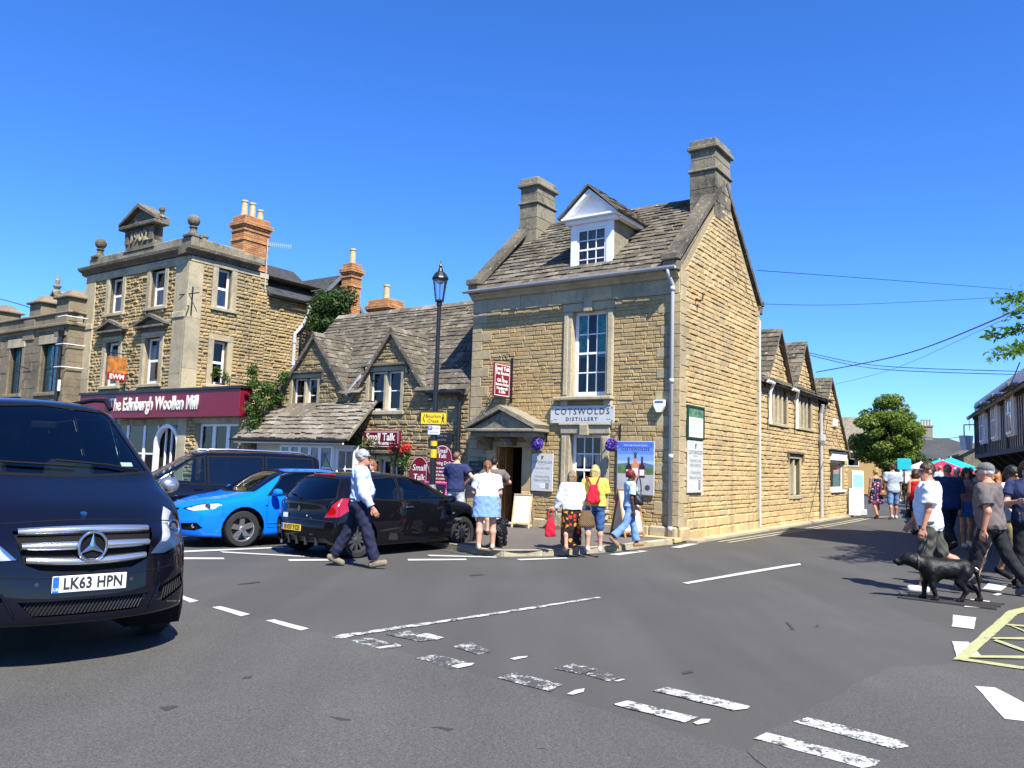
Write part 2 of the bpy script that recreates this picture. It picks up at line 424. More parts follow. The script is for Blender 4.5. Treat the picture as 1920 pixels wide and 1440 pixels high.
def sash(parent, pl, x0, z0, x1, z1, cols, rows, c=-.1, fw=.05, bar=.022, meeting=None, mat=None, room=.7, curtain=None, frame_d=.06, cw=.3, name='window'):
    "timber window in an opening: frame with glazing bars, a pane object for every light, dark room behind"
    mat = mat or M['white']; mb = MB()
    for a in ((x0, x0 + fw, z0, z1), (x1 - fw, x1, z0, z1)): pl.box(mb, *a, c - frame_d, c, .004)
    pl.box(mb, x0 + fw, x1 - fw, z0, z0 + fw * 1.3, c - frame_d, c + .01, .004); pl.box(mb, x0 + fw, x1 - fw, z1 - fw, z1, c - frame_d, c, .004)
    ix0, ix1, iz0, iz1 = x0 + fw, x1 - fw, z0 + fw * 1.3, z1 - fw
    xs = [lerp(ix0, ix1, i / cols) for i in range(cols + 1)]; zs = [lerp(iz0, iz1, i / rows) for i in range(rows + 1)]
    for x in xs[1:-1]: pl.box(mb, x - bar / 2, x + bar / 2, iz0, iz1, c - .045, c - .012, .003)
    for i, z in enumerate(zs[1:-1]):
        k = bar * (1.8 if meeting is not None and i + 1 == meeting else 1)
        for a, b in zip(xs, xs[1:]): pl.box(mb, a + bar / 2 - .001, b - bar / 2 + .001, z - k / 2, z + k / 2, c - .046, c - (.004 if k > bar else .013), .003)
    w = mb.build(name, mat, parent)
    for i in range(cols):
        for k in range(rows):
            e = random.uniform(-.003, .003); e2 = random.uniform(-.003, .003)
            g = MB().quad(pl(xs[i], zs[k], c - .03 + e), pl(xs[i + 1], zs[k], c - .03 - e), pl(xs[i + 1], zs[k + 1], c - .03 + e2), pl(xs[i], zs[k + 1], c - .03 - e2))
            link('pane', g.mesh('pane', M['glass']), w)
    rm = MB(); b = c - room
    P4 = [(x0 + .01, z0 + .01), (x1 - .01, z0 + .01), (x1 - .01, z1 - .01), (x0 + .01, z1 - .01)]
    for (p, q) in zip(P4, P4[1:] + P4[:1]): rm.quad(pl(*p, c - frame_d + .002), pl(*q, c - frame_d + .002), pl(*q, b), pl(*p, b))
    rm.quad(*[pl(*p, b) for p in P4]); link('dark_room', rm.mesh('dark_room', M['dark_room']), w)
    if curtain:
        cm = MB(); n = 14
        for (a0, a1, b0, b1) in curtain:
            X = [lerp(ix0, ix1, lerp(a0, a1, i / n)) for i in range(n + 1)]; Z0, Z1 = lerp(iz0, iz1, b0), lerp(iz0, iz1, b1)
            for i in range(n):
                cc = lambda k: c - .05 - .015 * (k % 2)
                cm.quad(pl(X[i], Z0, cc(i)), pl(X[i + 1], Z0, cc(i + 1)), pl(X[i + 1], Z1, cc(i + 1)), pl(X[i], Z1, cc(i)))
        link('curtain', cm.mesh('curtain', cw if not isinstance(cw, float) else M['curtain']), w)
    return w
# ================================================================= buildings
YAW = rad(34.9)
HL = V(-1.090, 21.363, 0)                    # left front corner of the corner house
UX = V(math.cos(YAW), -math.sin(YAW), 0); VX = V(math.sin(YAW), math.cos(YAW), 0)
def HP(x, y, z=0.0): return HL + UX * x + VX * y + V(0, 0, z)
def house(name, label, cat='building'): return thing(name, label, cat, HL, -YAW)
HM = Matrix.Translation(HL) @ Matrix.Rotation(-YAW, 4, 'Z')
def fpl(y=0.0, x=0.0): return Plane((x, y, 0), (1, 0, 0), (0, -1, 0))        # facing the square
def rpl(x, y=0.0): return Plane((x, y, 0), (0, 1, 0), (1, 0, 0))             # facing the side road
def roof_plane(o, a, up):
    a, up = Vector(a), Vector(up).normalized(); return Plane(o, a, a.cross(up), up)

def surround(mb, pl, x0, z0, x1, z1, w=.2, d=.05, c0=-.12, head=None, sill=.1, sill_out=.08):
    "dressed stone frame round an opening (outer edge x0..x1), butted pieces"
    h = head or w
    pl.box(mb, x0, x0 + w, z0, z1 - h, c0, d, .012, tint=random.random()); pl.box(mb, x1 - w, x1, z0, z1 - h, c0, d - .002, .012, tint=random.random())
    pl.box(mb, x0, x1, z1 - h, z1, c0, d + .003, .012, tint=random.random())
    if sill: pl.box(mb, x0 - .05, x1 + .05, z0 - sill, z0, c0, d + sill_out, .015, tint=random.random())

M['quoin'] = stone_mat('pale corner stones', [(.40, .32, .18), (.47, .38, .22), (.38, .31, .19), (.44, .34, .18)], (.2, .17, .115), .6, .2, .4)
# ---- the corner house
def corner_house():
    T = house('corner_house', 'tall honey stone corner house with white dormer, sash windows and two stone chimneys')
    W_, D_, E_, A_ = 5.93, 5.65, 6.2, 8.95
    fp, rp = fpl(), rpl(W_)
    up = (2.88, 3.3, 4.27, 5.62); lo = (2.88, .62, 4.2, 2.6); door = (.62, .12, 2.02, 2.2)
    mb = MB(); poly = [(0, 0), (W_, 0), (W_, E_), (0, E_)]; ops = [up, lo, door]
    wall_core(mb, fp, poly, ops, .3)
    gpoly = [(0, 0), (D_, 0), (D_, E_), (D_ / 2, A_), (0, E_)]
    wall_core(mb, rp, gpoly, [])
    wall_core(mb, Plane((0, 0, 0), (0, 1, 0), (-1, 0, 0)), gpoly, []); wall_core(mb, Plane((0, D_, 0), (1, 0, 0), (0, 1, 0)), poly, [])
    wl_ = mb.build('wall', M['mortar'], T)
    # front stones between the quoins
    QW = .34
    st = stones(fp, [(QW, .32), (W_ - QW, .32), (W_ - QW, 5.62), (QW, 5.62)], ops, (.07, .125), (.13, .42), d=.02, jit=.007)
    emit_pieces(st, 'stone', M['stone_front'], wl_, 300, HM, 'stone_courses')
    side = rpl(W_)
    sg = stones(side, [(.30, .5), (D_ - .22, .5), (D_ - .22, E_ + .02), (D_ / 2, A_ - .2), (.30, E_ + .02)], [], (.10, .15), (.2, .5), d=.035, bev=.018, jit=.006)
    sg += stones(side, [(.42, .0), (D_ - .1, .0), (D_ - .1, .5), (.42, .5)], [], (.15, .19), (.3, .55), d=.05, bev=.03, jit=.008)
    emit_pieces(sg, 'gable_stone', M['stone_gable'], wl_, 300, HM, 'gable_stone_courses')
    q = quoins(fp, W_ + .034, -1, .35, 5.62, d=.026, hs=.26, long=.56, short=.34) + quoins(fp, 0., 1, .35, 5.62, d=.026, hs=.27, long=.56, short=.34)
    q += quoins(rp, .004, 1, .3, E_, d=.034, long=.5, short=.3) + quoins(rp, D_, -1, .3, E_, d=.036, long=.36, short=.2)
    emit_pieces(q, 'quoin', M['quoin'], wl_, 200, HM)
    # plinth and frieze, cornice
    mb = MB(); fp.box(mb, .0, .55, 0, .34, -.05, .06, .03); mb.build('plinth_stone', M['dressed'], T); x = 2.04
    while x < W_ - .1:
        w = min(random.uniform(.6, 1.1), W_ - x); mb = MB(); fp.box(mb, x, x + w - .008, 0, .33 + random.uniform(-.02, .01), -.05, .09 + random.uniform(-.015, .02), .03, tint=random.random()); x += w; mb.build('plinth_stone', M['dressed'], T)
    mb = MB(); x = 0.
    while x < W_: 
        w = min(random.uniform(.7, 1.2), W_ - x); fp.box(mb, x, x + w - .005, 5.63, 5.97, -.05, .035, .006, tint=random.random()); x += w
    pr = [(.03, 5.975), (.09, 6.0), (.10, 6.04), (.2, 6.10), (.22, 6.2), (-.05, 6.2), (-.05, 5.975)]
    mb.prism([fp(-.03, z, c) for c, z in pr], (W_ + .03, 0, 0))
    mb.build('cornice', M['dressed'], T)
    # roof
    yr, zr = D_ / 2, 8.78
    ev = V(0, -.24, 6.2); upv = V(0, yr + .24, zr - 6.2); ln = upv.length
    rf = MB(); rf.prism([(.05, -.1, 6.21), (.05, yr, zr - .06), (.05, D_ + .1, 6.21)], (W_ - .1, 0, 0)); ro = rf.build('roof', M['slate'], T)
    pl = roof_plane(ev, (1, 0, 0), upv)
    tl = tiles(pl, [(.02, 0), (W_ - .02, 0), (W_ - .30, .45), (W_ - .30, ln), (.30, ln), (.30, .45)], (.26, .15), (.18, .40))
    # keep clear of the dormer
    tl = [t for t in tl if not (2.9 < sum(p.x for p in t[0]) / 8 < 3.98 and .3 < sum(p.y for p in t[0]) / 8 < 1.3)]
    emit_pieces(tl, 'roof_slate', M['slate'], ro, 300, HM, 'roof_slate_courses')
    mb = MB(); x = .3
    while x < W_ - .3:
        w = min(random.uniform(.4, .55), W_ - .3 - x); mb.prism([(x, yr - .16, zr - .1), (x, yr, zr + .05 + random.uniform(-.01, .01)), (x, yr + .16, zr - .1)], (w - .008, 0, 0), 0, random.random()); x += w
    mb.build('ridge_tile', M['slate'], T)
    # copings and kneelers
    for x0, x1 in ((-.04, .33), (W_ - .33, W_ + .05)):
        mb = MB()
        for sy in (-1, 1):
            a = V(0, yr + sy * (yr + .12), 6.38); b = V(0, yr + sy * .02, 9.06); d = (b - a); n = V(0, sy * d.z, -sy * d.y).normalized() if True else 0
            n = V(0, d.z * sy, abs(d.y)).normalized(); k = 6
            for i in range(k):
                p, q_ = a + d * (i / k), a + d * ((i + 1) / k) - d.normalized() * .006
                mb.prism([V(x0, *p.yz), V(x0, *q_.yz), V(x0, *(q_ + n * .13).yz), V(x0, *(p + n * .13).yz)], (x1 - x0, 0, 0), 0, random.random())
            y = yr + sy * (yr + .17); mb.bbox(x0 - .02, x1 + .02, min(y, y + sy * .16), max(y, y + sy * .16), 6.36, 6.52, .02); mb.bbox(x0 + .01, x1 - .01, min(y - sy * .12, y + sy * .1), max(y - sy * .12, y + sy * .1), 6.12, 6.36, .02)
        mb.build('gable_coping', M['dark_stone'], T)
    # chimneys
    for (x0, x1, y0, y1, zt) in ((5.27, 5.965, 2.12, 3.22, 10.1), (.04, .66, 1.98, 2.98, 10.0)):
        mb = MB(); z = 8.0; lv = [8.0, 8.75, 9.2, zt - .34]
        hs = [(8.0, 8.42), (8.42, 8.78), (8.78, 9.24 if zt > 10.05 else 9.2)]
        for a, b in hs: mb.bbox(x0, x1, y0, y1, a, b - .004, .012, 0, random.random())
        c = hs[-1][1]; mb.bbox(x0 - .05, x1 + .05, y0 - .05, y1 + .05, c, c + .07, .02)
        mid = (c + .07 + zt - .28) / 2
        mb.bbox(x0 + .01, x1 - .01, y0 + .01, y1 - .01, c + .07, mid, .012, 0, .3); mb.bbox(x0 + .012, x1 - .012, y0 + .012, y1 - .012, mid + .004, zt - .28, .012, 0, .7)
        mb.bbox(x0 - .07, x1 + .07, y0 - .07, y1 + .07, zt - .28, zt - .16, .025); mb.bbox(x0 - .01, x1 + .01, y0 - .01, y1 + .01, zt - .16, zt, .02)
        mb.build('chimney', M['dressed_grey'], T)
    # windows with dressed surrounds
    for nm, (x0, z0, x1, z1), wx in (('upper', up, (3.12, 4.06)), ('lower', lo, (3.12, 3.97))):
        mb = MB()
        fp.box(mb, x0, wx[0], z0, z1 - .2, -.28, .05, .015, tint=.6); fp.box(mb, wx[1], x1, z0, z1 - .2, -.28, .048, .015, tint=.4)
        fp.box(mb, x0 - .02, x1 + .02, z1 - .2, z1, -.28, .07, .015, tint=.7); fp.box(mb, x0 - .06, x1 + .06, z1 + .002, z1 + .06, -.05, .11, .015, tint=.2)
        fp.box(mb, x0 + .02, wx[0] - .1, z0 + .05, z1 - .26, .05, .075, .012); fp.box(mb, wx[1] + .06, x1 - .02, z0 + .05, z1 - .26, .05, .073, .012)
        cx = (wx[0] + wx[1]) / 2; fp.box(mb, cx - .12, cx + .12, z1 - .24, z1 + .03, -.05, .13, .015, tint=.8)
        fp.box(mb, x0 - .2, x1 + .03, z0 - .09, z0 + .0, -.28, .2, .02, tint=.1)
        for sx in (x0 - .02, x1 - .2): fp.box(mb, sx, sx + .2, z0 - .24, z0 - .092, -.05, .12, .02, tint=.5)
        mb.build('window_surround', M['dressed'], T)
        sash(T, fp, wx[0], z0 + .02, wx[1], z1 - .2, 3, 4, c=-.14, meeting=2, fw=.085, bar=.03, curtain=[(0, .33, .45, 1), (.66, 1, .45, 1)] if nm == 'upper' else None, cw=M['curtain_green'])
    # cards in the lower window
    mb = MB()
    for i, x in enumerate((3.24, 3.52, 3.80)):
        mb.quad(fp(x - .09, 1.62, -.2), fp(x + .09, 1.62, -.2), fp(x + .09, 1.9, -.2), fp(x - .09, 1.9, -.2))
    mb.build('window_card', M['curtain'], T)
    # doorway: timber jambs, passage, open door leaf
    mb = MB(); fp.box(mb, .62, .90, .12, .9, -.28, .06, .015, tint=.8); fp.box(mb, 1.74, 2.02, .12, .95, -.28, .06, .015, tint=.6)
    fp.box(mb, .62, .90, .9, 2.06, -.28, .05, .01, tint=.3); fp.box(mb, 1.74, 2.02, .95, 2.06, -.28, .05, .01, tint=.3); fp.box(mb, .62, 2.02, 2.06, 2.2, -.28, .04, .01)
    mb.build('door_surround', M['stone_gable'], T)
    mb = MB(); fp.box(mb, .90, .97, .14, 2.06, -.3, -.02, .01); fp.box(mb, 1.68, 1.74, .14, 2.06, -.3, -.02, .01); mb.build('door_frame', M['wood'], T)
    mb = MB(); mb.box(.97, 1.01, .3, .62, .15, 2.04); mb.build('door', M['wood'], T)
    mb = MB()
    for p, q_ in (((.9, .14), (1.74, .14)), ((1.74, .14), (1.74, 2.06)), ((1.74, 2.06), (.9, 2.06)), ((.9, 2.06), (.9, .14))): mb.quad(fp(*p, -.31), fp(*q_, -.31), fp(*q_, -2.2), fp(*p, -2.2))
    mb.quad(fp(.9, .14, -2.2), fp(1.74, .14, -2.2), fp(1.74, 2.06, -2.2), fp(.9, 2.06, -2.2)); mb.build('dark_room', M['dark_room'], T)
    mb = MB(); fp.box(mb, .5, 2.15, .0, .14, -.3, .35, .03); mb.build('door_step', M['dressed'], T)
    # stone door hood: slab roof on scrolled brackets
    mb = MB(); c1 = .66
    for sx in (-1, 1):
        x = 1.44 + sx * 1.06
        prof = [(x, 2.5), (1.44, 2.98), (1.44, 3.09), (x + sx * .05, 2.6)]
        mb.prism([fp(a, b, -.02) for a, b in prof], fp(0, 0, c1 + .06) - fp(0, 0, 0))
    fp.box(mb, .36, 2.52, 2.42, 2.5, -.02, c1 + .04, .02)
    fp.box(mb, .46, 2.42, 2.30, 2.42, -.02, c1 - .08, .02); mb.prism([fp(.5, 2.5, .2), fp(2.38, 2.5, .2), fp(1.44, 2.93, .2)], fp(0, 0, .38) - fp(0, 0, 0))
    fp.box(mb, 1.2, 1.56, 2.08, 2.3, -.02, .3, .03)
    for x in (.55, 2.08):
        pr = [(0, 1.95), (.12, 1.98), (.2, 2.1), (.34, 2.16), (.5, 2.3), (0, 2.3)]
        mb.prism([fp(x, z, c) for c, z in pr], (.26, 0, 0))
    mb.build('door_hood', M['dressed_grey'], T)
    # dormer
    yd = .28; dp = fpl(yd); mb = MB(); x0, x1 = 2.83, 4.02; cx = (x0 + x1) / 2
    dz0, dz1 = 6.48, 7.72
    for a in ((x0, x0 + .17), (x1 - .17, x1)): dp.box(mb, *a, dz0, dz1, -.1, .0, .006)
    dp.box(mb, x0 + .17, x1 - .17, dz1 - .12, dz1, -.1, -.004, .006); dp.box(mb, x0 - .06, x1 + .06, dz0 - .05, dz0, -.12, .08, .01)
    dp.box(mb, x0 - .12, x1 + .12, dz1, dz1 + .1, -.1, .1, .012); dp.box(mb, x0 - .2, x1 + .2, dz1 + .1, dz1 + .16, -.1, .2, .012)
    mb.prism([dp(x0 - .1, dz1 + .16, .0), dp(x1 + .1, dz1 + .16, .0), dp(cx, 8.46, .0)], (0, .08, 0))
    for sx in (-1, 1):
        xe = cx + sx * ((x1 - x0) / 2 + .2)
        mb.prism([dp(xe, dz1 + .16, 0), dp(cx, 8.56, 0), dp(cx, 8.44, 0), dp(xe - sx * .13, dz1 + .16, 0)], (0, -.17, 0))
        mb.bbox(*sorted((cx + sx * ((x1 - x0) / 2 + .02), cx + sx * ((x1 - x0) / 2 + .2))), yd + .1, 1.9, dz1 + .05, dz1 + .16, .01)
    dm = mb.build('dormer', M['white'], T)
    mb = MB(); mb.box(x0 + .02, x1 - .02, yd + .1, 2.2, 6.5, dz1 + .08); mb.prism([(x0 + .02, yd + .1, dz1 + .08), (x1 - .02, yd + .1, dz1 + .08), (cx, yd + .1, 8.42)], (0, 2.2, 0)); mb.build('dormer_cheek', M['dressed_grey'], dm)
    sash(T, dp, x0 + .17, dz0, x1 - .17, dz1 - .12, 3, 4, c=-.02, meeting=2, fw=.06, bar=.026)
    for sx in (-1, 1):
        hw = (x1 - x0) / 2 + .27; o = V(cx + sx * hw, yd - .24, dz1 + .15); upd = V(-sx * hw, 0, 8.66 - dz1 - .15); a = V(0, 1, 0) if sx > 0 else V(0, -1, 0)
        L_ = upd.length; pl = roof_plane(o, a, upd)
        mz = lambda z: max(.3, (z - 6.2) / (upv.z / upv.y) - .24 - (yd - .24))
        pg = [(0, 0), (mz(dz1 + .15) + .1, 0), (mz(8.66) + .1, L_), (0, L_)]
        if sx < 0: pg = [(-x, z) for x, z in pg]
        ts = tiles(pl, pg, (.2, .14), (.14, .3), lift=.03); 
        dr = MB().prism([pl(x, z, -.02) for x, z in pg], pl(0, 0, .02) - pl(0, 0, 0)).build('dormer_roof', M['slate'], T)
        emit_pieces(ts, 'roof_slate', M['slate'], dr, 60, HM)
    # gutter and downpipe
    mb = MB(); y = -.34; prof = [(y + .065 * math.cos(a), 6.2 + .075 * math.sin(a)) for a in [PI + PI * k / 8 for k in range(9)]] + [(y + .055, 6.2), (y + .05 , 6.2)]
    prof = [(y - .065, 6.2), (y - .06, 6.165), (y - .03, 6.13), (y + .03, 6.13), (y + .06, 6.165), (y + .065, 6.2), (y + .05, 6.2), (y, 6.15), (y - .05, 6.2)]
    mb.prism([(-.12, a, b) for a, b in prof], (6.07, 0, 0)); mb.build('gutter', M['grey_plastic'], T)
    mb = MB(); mb.tube([(5.78, -.34, 6.14), (5.78, -.34, 6.02), (5.79, -.12, 5.84), (5.79, -.1, 5.7), (5.79, -.1, .06)], .045, 10)
    for z in (5.72, 3.6, 1.9, .3): mb.lathe([(.058, z - .05), (.06, z), (.058, z + .05)], (5.79, -.1, 0), 10)
    mb.build('downpipe', M['grey_plastic'], T, smooth=True)
    mb = MB(); mb.tube([(W_, .85, 5.62), (W_ + .2, .85, 5.6), (W_ + .22, .85, 5.75)], .02, 6); mb.tube([(W_ + .1, .7, 5.62), (W_ + .1, 1.0, 5.6)], .018, 6); mb.build('wire_bracket', plain('rusty iron', (.09, .03, .02)), T)
    mb = MB(); rp.box(mb, .0, .5, 0, .33, -.02, .10, .04, tint=.9); fp.box(mb, 5.1, 6.03, 0, .12, -.02, .32, .03, tint=.7); mb.build('corner_stone', M['stone_gable'], T)
    return T
corner_house()
# ---- stone cottage with two gables (tea rooms)
def valley_gable(T, cx, hw, z0, z1, yf, yb_of, mat, N, name='gable_roof', rows=(.24, .16)):
    "gable roof running back from the front at yf until it meets the main roof; yb_of(z) gives where"
    for sx in (-1, 1):
        o = V(cx + sx * (hw + .1), yf, z0 - .1); upd = V(-sx * (hw + .1), 0, z1 - z0 + .1); L_ = upd.length
        a = V(0, 1, 0) if sx > 0 else V(0, -1, 0); pl = roof_plane(o, a, upd)
        pg = [(0, 0), (max(.05, yb_of(z0) - yf), 0), (yb_of(z1) - yf + .12, L_), (0, L_)]
        if sx < 0: pg = [(-x, z) for x, z in pg]
        core = MB().prism([pl(x, z, -.03) for x, z in pg], pl(0, 0, .03) - pl(0, 0, 0)).build(name, mat, T)
        emit_pieces(tiles(pl, pg, rows, (.16, .36), lift=.035), 'roof_slate', mat, core, N, HM)
        e = MB()   # thin stone verge under the slates
        d = pl(0, 0, 0) ; e.prism([pl(0, 0, -.09), pl((1 if sx > 0 else -1) * .16, 0, -.09), pl((1 if sx > 0 else -1) * .16, 0, -.032), pl(0, 0, -.032)], pl(0, L_ - .02, 0) - pl(0, 0, 0)); e.build('verge', M['dark_stone'], core)
    mb = MB(); y = yf; ye = yb_of(z1)
    while y < ye: mb.prism([(cx - .13, y, z1 - .09), (cx, y, z1 + .06), (cx + .13, y, z1 - .09)], (0, min(.42, ye - y + .1), 0), 0, random.random()); y += .43
    mb.build('ridge_tile', mat, T)
def mullioned(T, pl, x0, z0, x1, z1, lights, rows=2, hood=True, stone='dressed', c=-.12, fw=.05):
    "stone mullioned window with casements"
    mb = MB(); w = .13; surround(mb, pl, x0 - w, z0 - .0, x1 + w, z1 + w, w, .03, -.2, w, .12, .04)
    xs = [lerp(x0, x1, i / lights) for i in range(lights + 1)]
    for x in xs[1:-1]: pl.box(mb, x - .06, x + .06, z0, z1, -.2, .0, .02)
    mb.build('window_surround', M[stone], T)
    for i in range(lights):
        sash(T, pl, xs[i] + (.06 if i else 0), z0, xs[i + 1] - (.06 if i < lights - 1 else 0), z1, 1, rows, c=c, fw=fw, bar=.03)
    if hood:
        mb = MB(); pl.box(mb, x0 - .3, x1 + .3, z1 + w + .02, z1 + w + .1, -.02, .11, .015)
        for x in (x0 - .3, x1 + .2): pl.box(mb, x, x + .1, z1 - .1, z1 + w + .018, -.02, .09, .015)
        mb.build('hood_mould', M['dark_stone'], T)

def tea_rooms():
    T = house('tea_room_cottage', 'low brown stone cottage with two steep gables and a lean-to bay window', 'cottage')
    fp = fpl(0); L0 = -8.1; ez = 3.55; ry, rz = 2.6, 6.62; k = (rz - ez) / (ry + .2)
    wR = (-3.8, 3.05, -2.55, 4.2); wL = (-7.2, 3.02, -6.05, 4.12); low = (-3.75, .7, -2.28, 1.64)
    gR = [(-4.5, 0), (-1.42, 0), (-1.42, 3.45), (-2.92, 5.38), (-4.5, 3.45)]; gL = [(-7.75, 0), (-4.5, 0), (-4.5, 3.45), (-6.25, 5.46), (-7.75, 3.62)]
    mb = MB(); wall_core(mb, fp, gR, [wR, low], .22); wall_core(mb, fp, gL, [wL], .22)
    wall_core(mb, fp, [(-1.42, 0), (-.0, 0), (-.0, ez), (-1.42, ez)], []); wall_core(mb, fp, [(L0, 0), (-7.75, 0), (-7.75, ez), (L0, ez)], [])
    W_ = mb.build('wall', M['mortar'], T)
    ops = lambda o: (o[0] - .13, o[1], o[2] + .13, o[3] + .13)
    st = stones(fp, gR, [ops(wR), ops(low)], (.07, .15), (.12, .42), d=.04, bev=.025, jit=.012) + stones(fp, [(-7.75, 3.0), (-4.5, 3.0), (-4.5, 3.45), (-6.25, 5.46), (-7.75, 3.62)], [ops(wL)], (.07, .15), (.12, .42), d=.04, bev=.025, jit=.012)
    st += stones(fp, [(-1.42, 0), (-.05, 0), (-.05, ez), (-1.42, ez)], [], (.08, .16), (.12, .42), d=.04, bev=.025, jit=.012)
    emit_pieces(st, 'stone', M['stone_cottage'], W_, 300, HM, 'stone_rubble')
    # main roof
    up = V(0, ry + .2, rz - ez); ln = up.length; pl = roof_plane((0, -.2, ez), (1, 0, 0), up)
    mb = MB()
    for xa, xb, ys in ((-1.32, -.03, -.15), (-7.85, -1.32, 1.0), (L0, -7.85, -.15)):
        zs = ez + (ys + .2) * k - .04; mb.prism([(xa, ys, zs), (xa, ry, rz - .06), (xa, ry, rz - .2), (xa, ys, zs - .14)], (xb - xa, 0, 0))
    mb.prism([(L0, ry, rz - .06), (L0, 5.4, ez), (L0, 5.4, ez - .14), (L0, ry, rz - .2)], (-L0 - .03, 0, 0))
    core = mb.build('roof', M['slate'], T)
    def inside(t):
        p = sum(t[0], V(0, 0, 0)) / 8
        for cx, hw, z0, z1 in ((-2.92, 1.5, 3.45, 5.3), (-6.2, 1.62, 3.5, 5.36)):
            if abs(p.x - cx) < hw * max(0, (z1 - p.z) / (z1 - z0)) - .12: return True
        return False
    tl = [t for t in tiles(pl, [(L0, 0), (-.02, 0), (-.02, ln), (L0, ln)], (.25, .15), (.16, .4), lift=.04) if not inside(t)]
    emit_pieces(tl, 'roof_slate', M['slate'], core, 300, HM, 'roof_slate_courses')
    mb = MB(); x = L0
    while x < -.3: mb.prism([(x, ry - .16, rz - .1), (x, ry, rz + .06 + random.uniform(-.01, .015)), (x, ry + .16, rz - .1)], (.49, 0, 0), 0, random.random()); x += .5
    mb.build('ridge_tile', M['slate_light'], T)
    yb = lambda z: (z - ez) / k - .2
    valley_gable(T, -2.92, 1.55, 3.42, 5.42, -.14, yb, M['slate'], 90); valley_gable(T, -6.22, 1.66, 3.5, 5.5, -.14, yb, M['slate'], 90)
    mb = MB()
    for a, b in (((-4.55, -.2, 3.5), (-4.5, 1.05, 5.0)), ((-1.3, -.1, 3.6), (-2.75, 1.5, 5.35))): mb.tube([a, b], .07, 6)
    mb.build('valley_lead', M['lead'], T)
    # lean-to with its own slates
    lp0, lp1 = V(0, -1.3, 2.16), V(0, .03, 3.34); upv = lp1 - lp0; L_ = upv.length; pl = roof_plane(lp0, (1, 0, 0), upv)
    pg = [(-8.3, 0), (-3.25, 0), (-3.5, L_), (-8.15, L_)]
    lr = MB().prism([pl(x, z, -.05) for x, z in pg], pl(0, 0, .05) - pl(0, 0, 0)).build('lean_to_roof', M['slate_light'], T)
    tl = [t for t in tiles(pl, pg, (.22, .16), (.15, .38), lift=.055, th=.034, rag=.03) if not (-7.4 < sum(p.x for p in t[0]) / 8 < -5.9 and sum(p.z for p in t[0]) / 8 > 3.0)]
    emit_pieces(tl, 'lean_to_slate', M['slate_light'], lr, 200, HM)
    mb = MB(); mb.box(-8.2, -3.4, -1.36, -1.28, 2.02, 2.12); mb.build('fascia_board', M['white'], T)
    mb = MB(); mb.tube([(-8.3, -1.42, 2.12), (-3.3, -1.42, 2.10)], .05, 8); mb.build('gutter', M['black_metal'], T)
    # bay under the lean-to
    by = -1.12; bp = fpl(by); mb = MB()
    wall_core(mb, bp, [(-6.3, 0), (-3.95, 0), (-3.95, 2.02), (-6.3, 2.02)], [(-6.25, .7, -4.0, 1.98)], .1)
    wall_core(mb, fpl(-.5), [(-8.2, 0), (-6.3, 0), (-6.3, 2.1), (-8.2, 2.1)], []); mb.quad((-3.95, by, 0), (-3.95, 0, 0), (-3.95, 0, 2.02), (-3.95, by, 2.02)); mb.quad((-6.3, by, 0), (-6.3, -.5, 0), (-6.3, -.5, 2.02), (-6.3, by, 2.02))
    mb.build('bay', M['cream'], T)
    xs = [-6.25, -5.82, -5.39, -4.96, -4.53, -4.0]
    for a, b in zip(xs, xs[1:]): sash(T, bp, a, .7, b, 1.98, 1, 2, c=.02, fw=.06, bar=.035, curtain=[(.0, .9, 0, 1)])
    sash(T, rpl(-3.95, 0), by + .08, .75, -.35, 1.9, 2, 2, c=.05, fw=.06, room=.3)
    mb = MB(); fp.box(mb, -3.93, -3.0 - .78, 0, 2.1, 0, .06, .01); mb.build('render_panel', M['cream'], T)
    mullioned(T, fp, *wR, 2, 2); mullioned(T, fp, *wL, 2, 2)
    mullioned(T, fp, *low, 3, 2, hood=False, fw=.045)
    mb = MB(); fp.box(mb, -4.1, -2.0, 1.8, 1.9, -.02, .22, .02); fp.box(mb, -4.0, -2.1, 1.74, 1.8, -.02, .1, .01); mb.build('window_canopy', M['dark_stone'], T)
    mb = MB(); mb.tube([(-1.35, -.27, 3.5), (-.1, -.27, 3.48)], .06, 8); mb.build('gutter', M['black_metal'], T)
    mb = MB(); mb.tube([(-.28, -.27, 3.46), (-.28, -.12, 3.3), (-.28, -.12, .05)], .055, 10); mb.build('downpipe', M['black_metal'], T)
    # maroon name board
    s = thing('name_board', 'maroon name board reading Small Talk Tea Rooms above the low cottage window', 'sign', HP(-3.17, -.08, 2.22), -YAW)
    p2 = Plane((0, 0, 0), (1, 0, 0), (0, -1, 0)); mb = MB(); p2.box(mb, -.74, .74, -.25, .25, -.06, .02, .01); mb.build('board', M['maroon'], s)
    mb = MB()
    for a in ((-.70, .70, .2, .215), (-.70, .70, -.215, -.2), (-.70, -.685, -.2, .2), (.685, .70, -.2, .2), (-.6, -.38, -.125, -.108), (.38, .6, -.125, -.108)): mb.quad(p2(a[0], a[2], .024), p2(a[1], a[2], .024), p2(a[1], a[3], .024), p2(a[0], a[3], .024))
    mb.build('border', M['print_white'], s)
    text_mesh('Small Talk', .30, M['print_white'], s, fr=p2.fr(0, .055, .023), bold=.006, xs=.92, extrude=.003)
    text_mesh('Tea Rooms', .155, M['print_white'], s, fr=p2.fr(0, -.115, .023), bold=.003, xs=.95, extrude=.003)
    return T

